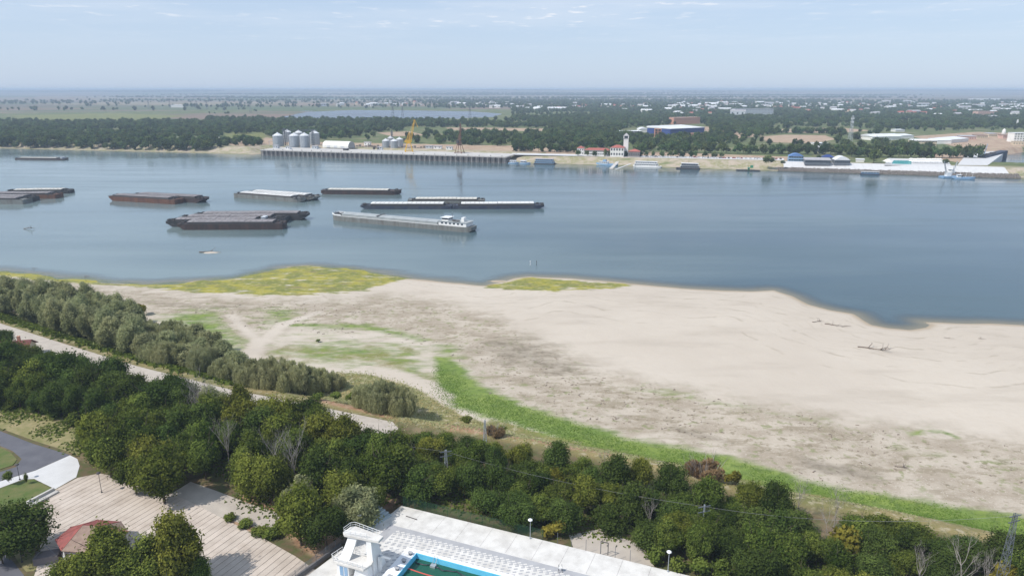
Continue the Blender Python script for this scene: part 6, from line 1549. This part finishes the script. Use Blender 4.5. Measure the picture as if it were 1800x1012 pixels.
# diving tower
dt = empty('diving_tower', W2(.1, .1), ang, 'white concrete diving tower with two railed platforms beside the pool', 'diving tower')
dt.scale = (1, 1, .9)
def dbox(nm, u0, u1, v0, v1, z0, z1, m='white', par=dt):
    k = MB(); k.box(u0, u1, -v1, -v0, z0, z1); return k.build(nm, M[m], par)
def rail(nm, P, par=dt, h=1.0, n=None, r_=.045):
    k = MB(); P = [Vector((a, -b, c)) for a, b, c in P]
    for A_, B_ in zip(P, P[1:]):
        k.tube([A_ + Vector((0, 0, h)), B_ + Vector((0, 0, h))], r_, 5); k.tube([A_ + Vector((0, 0, h * .5)), B_ + Vector((0, 0, h * .5))], r_ * .7, 4)
        m_ = max(1, int((B_ - A_).length / .9))
        for i in range(m_ + 1):
            q = A_.lerp(B_, i / m_); k.tube([q, q + Vector((0, 0, h))], r_, 4)
    return k.build(nm, M['white'], par)
k = MB(); P_ = [(-.2, 20.2), (6.6, 20.2), (6.9, 21.6), (6.4, 23.4), (.1, 23.4), (-.6, 22.8)]; k.prism([(a, -b) for a, b in P_][::-1], 2.75, 3.15); k.build('lower_platform', M['deckpool'], dt)
k = MB(); P_ = [(.6, 20.6), (.9, 18.7), (1.6, 18.2), (7.9, 18.9), (7.9, 20.5), (1.2, 21.1)]; k.prism([(a, -b) for a, b in P_][::-1], 7.35, 7.85); k.build('upper_platform', M['deckpool'], dt)
def slab_path(nm, sect, u0, u1, u0b, u1b, m='white', th=.45):
    """a slab bent along a curve in the v-z plane"""
    k = MB()
    for (va, za), (vb, zb) in zip(sect, sect[1:]):
        ta = (za - sect[0][1]) / (sect[-1][1] - sect[0][1]); tb = (zb - sect[0][1]) / (sect[-1][1] - sect[0][1])
        a0, a1 = u0 + (u0b - u0) * ta, u1 + (u1b - u1) * ta; b0, b1 = u0 + (u0b - u0) * tb, u1 + (u1b - u1) * tb
        k.hexa([(a0, -va, za), (a1, -va, za), (a1, -va + th, za), (a0, -va + th, za)], [(b0, -vb, zb), (b1, -vb, zb), (b1, -vb + th, zb), (b0, -vb + th, zb)])
    return k.build(nm, M[m], dt)
slab_path('curved_leg', [(22.3, 3.15), (21.7, 4.3), (21.2, 5.3), (20.9, 6.2), (20.75, 6.9), (20.7, 7.35)], .7, 2.7, 1.7, 3.5)
k = MB(); k.hexa([(5.5, -20.9, 0), (6.9, -20.9, 0), (6.9, -17.0, 0), (5.5, -17.0, 0)], [(5.3, -20.5, 7.35), (6.3, -20.5, 7.35), (6.3, -19.0, 7.35), (5.3, -19.0, 7.35)]); k.build('buttress', M['white'], dt)
k = MB(); k.hexa([(3.9, -23.2, 0), (6.6, -22.4, 0), (6.7, -20.91, 0), (3.9, -20.91, 0)], [(4.5, -22.9, 2.748), (6.4, -22.2, 2.748), (6.4, -20.91, 2.748), (4.5, -20.91, 2.748)]); k.build('front_pier', M['white'], dt)
dbox('pier', .6, 3.0, 21.0, 23.0, 0, 2.748)
dbox('door', 1.2, 1.9, 23.0, 23.06, .1, 2.1, 'blue_lt'); dbox('door', 2.1, 2.8, 23.0, 23.06, .1, 2.1, 'blue_lt')
k = MB()
for i in range(14):
    t = i / 13; k.box(4.3, 5.28, -(17.2 + 3.0 * t) - .16, -(17.2 + 3.0 * t) + .16, 3.2 + 4.1 * t - .12, 3.2 + 4.1 * t)
k.build('stair', M['deckpool'], dt)
k = MB(); k.hexa([(4.2, -17.0, 2.9), (4.29, -17.0, 2.9), (4.29, -20.4, 7.2), (4.2, -20.4, 7.2)], [(4.2, -17.0, 3.3), (4.29, -17.0, 3.3), (4.29, -20.4, 7.6), (4.2, -20.4, 7.6)]); k.build('stringer', M['blue_lt'], dt)
k = MB(); P_ = [(4.2, 16.0), (5.4, 16.0), (5.4, 20.3), (4.2, 20.3)]; k.prism([(a, -b) for a, b in P_][::-1], 2.85, 3.1); k.build('landing', M['deckpool'], dt)
rail('railing', [(7.4, 18.95, 7.85), (1.7, 18.3, 7.85), (1.0, 18.8, 7.85), (.75, 20.5, 7.85)]); rail('railing', [(5.5, 20.6, 7.85), (1.3, 21.0, 7.85)])
rail('railing', [(.1, 20.3, 3.15), (-.5, 22.8, 3.15), (.15, 23.3, 3.15), (6.2, 23.3, 3.15)]); rail('railing', [(2.8, 20.3, 3.15), (6.4, 20.3, 3.15)])
dbox('springboard', 6.9, 9.4, 19.0, 19.5, 3.35, 3.43, 'steel'); dbox('board_stand', 6.9, 7.3, 18.9, 19.6, 0, 3.34)
# bleachers
bl_ = empty('bleachers', O, ang, 'grey blue stepped bleachers along the left edge of the deck', 'bleachers')
e2 = Vector(loc(640, 938)) ; s0 = math.atan2(-1.9, 6.1)
for i in range(5):
    k = MB(); o0 = -2.6 + i * .72
    k.hexa([(o0 - .6, -4.0, 0), (o0 - .05, -4.0, 0), (o0 - 2.2 - .05, -11.8, 0), (o0 - 2.2 - .6, -11.8, 0)], [(o0 - .6, -4.0, 2.0 - i * .38), (o0 - .05, -4.0, 2.0 - i * .38), (o0 - 2.25, -11.8, 2.0 - i * .38), (o0 - 2.8, -11.8, 2.0 - i * .38)]); k.build('bench_row', M['gal_grey'], bl_)
k = MB(); k.box(-.5, 2.2, -.06, .06, 0, .12); tag(k.build('timber_beam', M['dark'], None, W2(3.4, 3.0, ZD), ang - .1), 'dark timber beam lying alone on the white deck', 'beam')
def lamp(px, py, h, label, z=ZD, m='steel', name='lamp_post'):
    p = at(px, py, z); r = empty(name, p, 0, label, 'lamp post')
    k = MB(); k.tube([(0, 0, 0), (0, 0, h)], .07, 6, .05); k.lathe([(.16, 0), (.16, .3), (.08, .34)], 8); k.build('pole', M[m], r)
    k = MB(); k.lathe([(.10, h), (.42, h + .12), (.46, h + .22), (.3, h + .36), (.05, h + .42)], 12); k.build('lantern', M['coping'] if m == 'steel' else M['dark'], r, smooth=True)
lamp(932, 946, 3.9, 'white headed lamp post at the back edge of the pool deck')
lamp(1174, 1004, 3.9, 'white headed lamp post at the right deck end by the bushes')
lamp(634, 934, 3.6, 'white headed lamp post behind the diving tower')
lamp(179, 866, 4.6, 'thin dark lamp post on the plaza by the big trees', ZN, 'dark')
lamp(35, 843, 3.6, 'dark lamp post on the lawn behind the young tree', ZN, 'dark')
lamp(39, 988, 4.2, 'thin dark lamp post on the dry verge by the lower road', ZN, 'dark')
# fences of the pool
def fence(label, P, h=2.0, step=2.5, m='fence_green', z=ZN, mesh=True, name='wire_fence'):
    A_ = P[0]; r = empty(name, A_, 0, label, 'fence')
    for a, b in zip(P, P[1:]):
        n = max(1, round((b - a).length / step)); t_ = math.atan2((b - a).y, (b - a).x); l = (b - a).length / n
        pm_ = MB(); pm_.tube([(0, 0, 0), (0, 0, h)], .045, 5); pm_ = pm_.mesh('post', M[m])
        wm_2 = None
        if mesh:
            wm_2 = MB()
            for i in range(9): wm_2.box(.05, l - .05, -.012, .012, .12 + i * (h - .2) / 8, .15 + i * (h - .2) / 8)
            for i in range(14): wm_2.box(l * i / 14, l * i / 14 + .02, -.010, .010, .1, h - .05)
            wm_2 = wm_2.mesh('wire_panel', M[m])
        for i in range(n + 1):
            q = a.lerp(b, i / n) - A_; link('post', pm_, r, q)
            if mesh and i < n: link('wire_panel', wm_2, r, q, t_)
    return r
fence('green wire fence along the back edge of the pool deck', [W2(.3, -.5, ZN + .3), W2(31, -.5, ZN + .3)], 2.6)
fence('bare fence posts before the sandy patch by the gate frame', [W2(34, -.4, ZN + .5), W2(39.6, -.4, ZN + .5)], 2.6, 2.8, 'steel_dark', mesh=False, name='post_fence')
fence('bare fence posts right of the gate frame', [W2(42.4, -.4, ZN + .5), W2(48, -.4, ZN + .5)], 2.6, 2.8, 'steel_dark', mesh=False, name='post_fence')
fence('low wire fence along the left side of the pool deck', [W2(-3.4, 12, ZN + .5), W2(-8.0, 44, ZN + .5)], 2.2, 2.5, 'steel_dark')
gp = at(1055, 972, ZN + .5); r = empty('gate_frame', gp, ang, 'empty dark gate frame between the fence posts', 'gate')
for x in (0, 1.4): k = MB(); k.box(x, x + .12, 0, .12, 0, 2.5); k.build('post', M['dark'], r)
k = MB(); k.box(0, 1.52, 0, .12, 2.5, 2.62); k.build('lintel', M['dark'], r)
sheet('sand_patch', [(1000, 940), (1060, 928), (1135, 962), (1150, 995), (1090, 985), (1010, 968)], ZN + .05, M['path_concrete'])
k = MB(); k.box(0, 22, 0, .35, -.5, 1.0); tag(k.build('retaining_wall', M['concrete_dk'], None, at(598, 962, ZN), math.atan2(-at(598, 962, ZN).y + at(525, 1015, ZN).y, at(525, 1015, ZN).x - at(598, 962, ZN).x)), 'low stained concrete wall between plaza and pool deck', 'wall')
# lifeguard frame, small things
r = empty('lifeguard_chair', W2(*loc(985, 1004)), ang + .5, 'small folding frame chair standing on the deck', 'chair')
for a in (-.3, .3): k = MB(); k.tube([(a, -.4, 0), (a, .3, 1.3)], .04, 5); k.tube([(a, .4, 0), (a, -.1, .9)], .04, 5); k.build('leg', M['dark'], r)
k = MB(); k.box(-.35, .35, -.2, .35, .8, .88); k.build('seat', M['white'], r)
# lawn wall and steps at the plaza
a_, b_ = at(50, 889, ZN), at(97, 864, ZN); k = MB(); l = (b_ - a_).length
k.box(0, l, 0, .5, -.2, 1.0); k.box(0, l, -1.2, -.02, -.2, .45); tag(k.build('lawn_wall', M['concrete'], None, a_, math.atan2((b_ - a_).y, (b_ - a_).x)), 'low concrete bench wall between lawn and plaza', 'wall')
# pavilion
gz = empty('pavilion', at(165, 958, ZN + 1), -.12, 'octagonal pavilion with a red and faded shingle roof', 'pavilion')
gz.location.z = ZN; gw, gd, ez, rzh = 6.0, 4.9, 3.0, 5.1
eav = [(gw * math.cos(math.pi / 8 + i * math.pi / 4) * 1.08, gd * math.sin(math.pi / 8 + i * math.pi / 4) * 1.08) for i in range(8)]
rd = [(1.6, 0), (1.6, 0), (-1.6, 0), (-1.6, 0), (-1.6, 0), (-1.6, 0), (1.6, 0), (1.6, 0)]
for i in range(8):
    j = (i + 1) % 8; k = MB(); A_, B_ = eav[i], eav[j]; C_, D_ = rd[j], rd[i]
    if C_ == D_: C_ = (C_[0], C_[1] + .02)
    k.hexa([(*A_, ez), (*B_, ez), (*C_, rzh), (*D_, rzh)], [(*A_, ez + .14), (*B_, ez + .14), (*C_, rzh + .14), (*D_, rzh + .14)])
    k.build('roof_panel', M['tile_gaz' if i in (2, 3, 4, 1) else 'tile_fade'], gz)
    k = MB(); k.tube([(*A_, ez + .16), (*D_, rzh + .16)], .07, 4); k.build('ridge_cap', M['tile_red'], gz)
    k = MB(); q = (A_[0] * .93, A_[1] * .93); k.box(q[0] - .1, q[0] + .1, q[1] - .1, q[1] + .1, 0, ez); k.build('post', M['white'], gz)
    k = MB(); q2 = (B_[0] * .93, B_[1] * .93)
    for z_ in (.5, 1.0, 2.5): k.tube([(*q, z_), (*q2, z_)], .04, 4)
    for t in range(1, 6): k.tube([(q[0] + (q2[0] - q[0]) * t / 6, q[1] + (q2[1] - q[1]) * t / 6, .1), (q[0] + (q2[0] - q[0]) * t / 6, q[1] + (q2[1] - q[1]) * t / 6, 1.0)], .03, 3)
    k.build('railing', M['white'], gz)
# metal arch frame beside the pavilion
k = MB(); k.box(-2, 2, -1.2, 1.2, 0, 1.5); r = empty('kiosk', at(85, 985, ZN), .3, 'low dark kiosk with a thin wire roof frame by the verge tree', 'kiosk'); k.build('body', M['roof_dark'], r)
k = MB()
for a in (-2, 2):
    for b in (-1.2, 1.2): k.tube([(a, b, 1.5), (0, 0, 3.2)], .04, 4)
k.build('frame', M['steel_dark'], r)
# red roofed house by the promenade
r = empty('house', at(-32, 640, ZN), .25, 'small house with a red tiled roof beside the promenade', 'house')
k = MB(); k.box(0, 13, 0, 8, -.2, 3.2); k.build('wall', M['wall_cream'], r)
for s_ in (0, 1):
    k = MB(); y0 = -.7 if s_ == 0 else 8.7
    k.hexa([(-.6, y0, 3.1), (13.6, y0, 3.1), (13.6, 4, 5.6), (-.6, 4, 5.6)][::1], [(-.6, y0, 3.3), (13.6, y0, 3.3), (13.6, 4, 5.8), (-.6, 4, 5.8)]); k.build('roof', M['maroon'], r)
k = MB(); k.v = [(13.0, 0, 3.2), (13.0, 8, 3.2), (13.0, 4, 5.6)]; k.face((0, 1, 2)); k.v += [(0, 0, 3.2), (0, 4, 5.6), (0, 8, 3.2)]; k.face((3, 4, 5)); k.build('gable', M['wall_cream'], r)
for xx in (2.5, 6, 9.5): k = MB(); k.box(xx, xx + 1.1, -.05, .02, 1.0, 2.2); k.build('window', M['glass'], r)
k = MB(); k.box(9, 9.8, 5.0, 5.8, 4.4, 6.8); k.build('chimney', M['brick'], r)
# masts in the wood and their cables
def mast(px, py, h, label, w0=1.0, rot=.3, name='lattice_mast', n=8, m='steel', arms=True):
    p = at(px, py, ZN); r = empty(name, p, rot, label, 'mast'); k = MB(); lattice(k, (0, 0, 0), (0, 0, h), w0, w0 * .3, n, .06); k.build('lattice', M[m], r)
    if arms:
        for z_ in (h - .5, h - 1.6): k = MB(); k.box(-1.3, 1.3, -.06, .06, z_, z_ + .14); k.build('cross_arm', M['steel_dark'], r)
    return p + Vector((0, 0, h - .4))
t1 = mast(785, 846, 7.8, 'small grey lattice mast among the trees above the pool', .9)
t2 = mast(853, 806, 10.0, 'the pale grey lattice mast next to the beach bank'.replace('the pale', 'pale'), .9, arms=False)
t3 = mast(1756, 1040, 15.5, 'tall lattice pylon at the bottom right corner', 1.4, n=14, m='steel_dark')
t0 = mast(108, 690, 8.0, 'thin mast in the left wood by the slack cable', .6)
t4 = mast(1233, 955, 8.5, 'thin pole mast between the dark trees on the right', .5, n=6)
def cable(a, b, sag, label):
    k = MB(); k.tube([a.lerp(b, i / 16) - Vector((0, 0, sag * 4 * (i / 16) * (1 - i / 16))) for i in range(17)], .02, 3); tag(k.build('power_cable', M['wire']), label, 'cable')
cable(t0, t1, 2.6, 'slack cable from the left wood mast to the middle mast')
cable(t1, t4, 1.2, 'cable between the small mast and the thin pole mast')
cable(t4, t3, 2.0, 'cable running to the tall pylon at the bottom right')
# driftwood and stakes
def driftwood(px, py, s, label, z=None, seed=0, n=5):
    p = at(px, py, 1.2 if z is None else z); p.z = (hgt(p) if z is None else z) + .1; g = random.Random(seed); k = MB()
    a0 = g.uniform(-.5, .3); L_ = [Vector((0, 0, .1))]
    for i in range(5): L_.append(L_[-1] + Vector((math.cos(a0 + g.uniform(-.4, .4)), math.sin(a0 + g.uniform(-.4, .4)), g.uniform(-.08, .12))) * s * .2)
    k.tube(L_, s * .035, 5, s * .012)
    for i in range(n):
        q = L_[g.randrange(1, 6)]; a = a0 + g.choice((-1, 1)) * g.uniform(.5, 1.3); k.tube([q, q + Vector((math.cos(a), math.sin(a), g.uniform(.2, .7))) * s * g.uniform(.15, .3), q + Vector((math.cos(a + .3), math.sin(a + .3), g.uniform(.2, .6))) * s * g.uniform(.3, .5)], s * .018, 4, s * .006)
    tag(k.build('driftwood', M['drift'], loc=p), label, 'driftwood')
driftwood(1508, 608, 8.5, 'large branched driftwood tree lying on the smooth sand', seed=1, n=7)
driftwood(1428, 563, 4.5, 'small forked driftwood near the water edge', seed=2); driftwood(1450, 566, 6, 'long thin driftwood right of the small forked one', seed=3, n=2)
driftwood(1480, 571, 4, 'short driftwood piece by the little bay', seed=5, n=2)
driftwood(1572, 822, 3.2, 'dark root clump on the littered silt', seed=4, n=8)
driftwood(1660, 590, 2.5, 'small driftwood right of the little bay', seed=7, n=3); driftwood(1720, 592, 2.5, 'small driftwood at the right end of the sand', seed=8, n=3)
driftwood(42, 402, 9, 'dark snag floating in the river below the left raft', z=.15, seed=9, n=4)
driftwood(350, 443, 8, 'dark stick standing by the small sandbar', z=.1, seed=10, n=1)
driftwood(56, 472, 3, 'dark snag in the shallows by the willows', z=.1, seed=11, n=3); driftwood(148, 486, 3, 'dark snag at the algae edge', z=.1, seed=12, n=3)
for px, m_, lb in ((932, 'white', 'pale stake standing in the shallow water'), (943, 'dark', 'dark stake right of the pale one in shallow water')):
    k = MB(); k.tube([(0, 0, -.5), (.1, 0, 1.9)], .16, 6, .1); k.lathe([(.2, 1.9), (.26, 2.1), (.1, 2.4)], 8); tag(k.build('stake', M[m_], loc=at(px, 466, 0)), lb, 'stake')
# litter and low weeds on the flats
gg = np.random.default_rng(9)
mb = MB(); nlit = 0
A_ = pts([(300, 540), (560, 530), (840, 545), (930, 600), (1050, 660), (1400, 725), (1800, 790), (1800, 900), (1560, 880), (1250, 800), (1000, 745), (850, 690), (780, 610), (480, 580), (420, 600)], 1.2)
lo, hi = A_.min(0), A_.max(0); C_ = gg.uniform(lo, hi, (5200, 2)); C_ = C_[inside(C_[:, 0], C_[:, 1], A_)]
nz = vnoise(C_[:, 0], C_[:, 1], 18, 77); C_ = C_[nz > .45][:2200]; hh_ = height(C_[:, :1], C_[:, 1:])[0][:, 0]
for (x, y), h_ in zip(C_, hh_):
    s = gg.uniform(.06, .24) ** 1.0; a = gg.uniform(0, 3.1); l = s * gg.uniform(.8, 2.6)
    mb.box(-l, l, -s * .5, s * .5, h_ - .05, h_ + s * .7, a, (x, y, 0))
o = mb.build('beach_litter', mat('dark_silt_clods', (.17, .135, .11), .95, (.30, .25, .2), .2)); tag(o, 'scattered clods and debris on the silt flats', kind='stuff')
def weeds(name, poly, n, h, m, label, seed, z=1.5, thr=.42):
    g = np.random.default_rng(seed); P = pts(poly, z); lo, hi = P.min(0), P.max(0); C = g.uniform(lo, hi, (n * 4, 2)); C = C[inside(C[:, 0], C[:, 1], P)]
    C = C[vnoise(C[:, 0], C[:, 1], 9, seed) > thr][:n]; C = C + g.normal(size=C.shape) * 1.3; q = len(C); H_ = height(C[:, :1], C[:, 1:])[0][:, 0]
    c3 = np.column_stack([C, H_ + h * .4]); a = g.uniform(0, 6.28, q)
    U = np.stack([np.cos(a), np.sin(a), np.zeros(q)], 1) * h * g.uniform(.5, 1.3, (q, 1)); V = np.stack([g.normal(size=q) * .3, g.normal(size=q) * .3 + .35, np.full(q, .8)], 1) * h * g.uniform(.4, .8, (q, 1))
    me = quads_mesh(name, c3, U, V, np.clip(.5 + .25 * g.normal(size=q), 0, 1), m); tag(link(name, me), label, kind='stuff')
weeds('green_weeds', [(768, 640), (850, 690), (905, 713), (1000, 746), (1100, 778), (1200, 795), (1300, 815), (1400, 850), (1500, 868), (1600, 885), (1700, 900), (1850, 925), (1850, 960), (1700, 938), (1560, 905), (1480, 885), (1380, 862), (1300, 845), (1200, 822), (1100, 800), (1000, 778), (940, 758), (870, 738), (800, 716), (765, 690)], 44000, .14, LF['weed'], 'fresh green weeds along the inner beach', 31, thr=.35)
weeds('dry_herbs', [(560, 645), (640, 645), (720, 665), (770, 695), (830, 725), (930, 758), (1060, 796), (1180, 815), (1300, 845), (1400, 868), (1500, 892), (1680, 935), (1850, 965), (1850, 985), (1500, 905), (1300, 868), (1180, 830), (1000, 800), (860, 775), (700, 760), (560, 705), (520, 680)], 20000, .24, LF['twig'], 'dry herbs on the bank above the green strip', 32, 3.5)
weeds('undergrowth', [(-100, 690), (0, 690), (330, 740), (690, 815), (1180, 890), (1500, 960), (1800, 1000), (1800, 1050), (1300, 1040), (1140, 965), (900, 915), (690, 876), (560, 940), (330, 850), (150, 800)], 30000, .34, LF['mid'], 'tangled undergrowth on the floor of the wood', 33, ZN, .38)
weeds('roadside_scrub', [(-100, 552), (0, 566), (110, 600), (240, 640), (400, 681), (430, 690), (425, 660), (400, 655), (240, 612), (100, 570), (0, 535), (-100, 515)], 16000, .75, LF['mid'], 'rough scrub between the promenade and the willows', 35, 4.5, .2)
# ------------------------------------------------------------------ summer haze over the plain
hz = MB(); hz.box(-62000, 62000, -2600, 36000, -4.6, 101)
hm = bpy.data.materials.new('haze'); hm.use_nodes = True
for n in list(hm.node_tree.nodes):
    if n.type == 'BSDF_PRINCIPLED': hm.node_tree.nodes.remove(n)
pv = hm.node_tree.nodes.new('ShaderNodeVolumePrincipled')
pv.inputs['Color'].default_value = (.66, .80, .97, 1); pv.inputs['Density'].default_value = 1.25e-4
hm.node_tree.links.new(pv.outputs[0], [n for n in hm.node_tree.nodes if n.type == 'OUTPUT_MATERIAL'][0].inputs['Volume'])
tag(hz.build('haze', hm), kind='stuff')
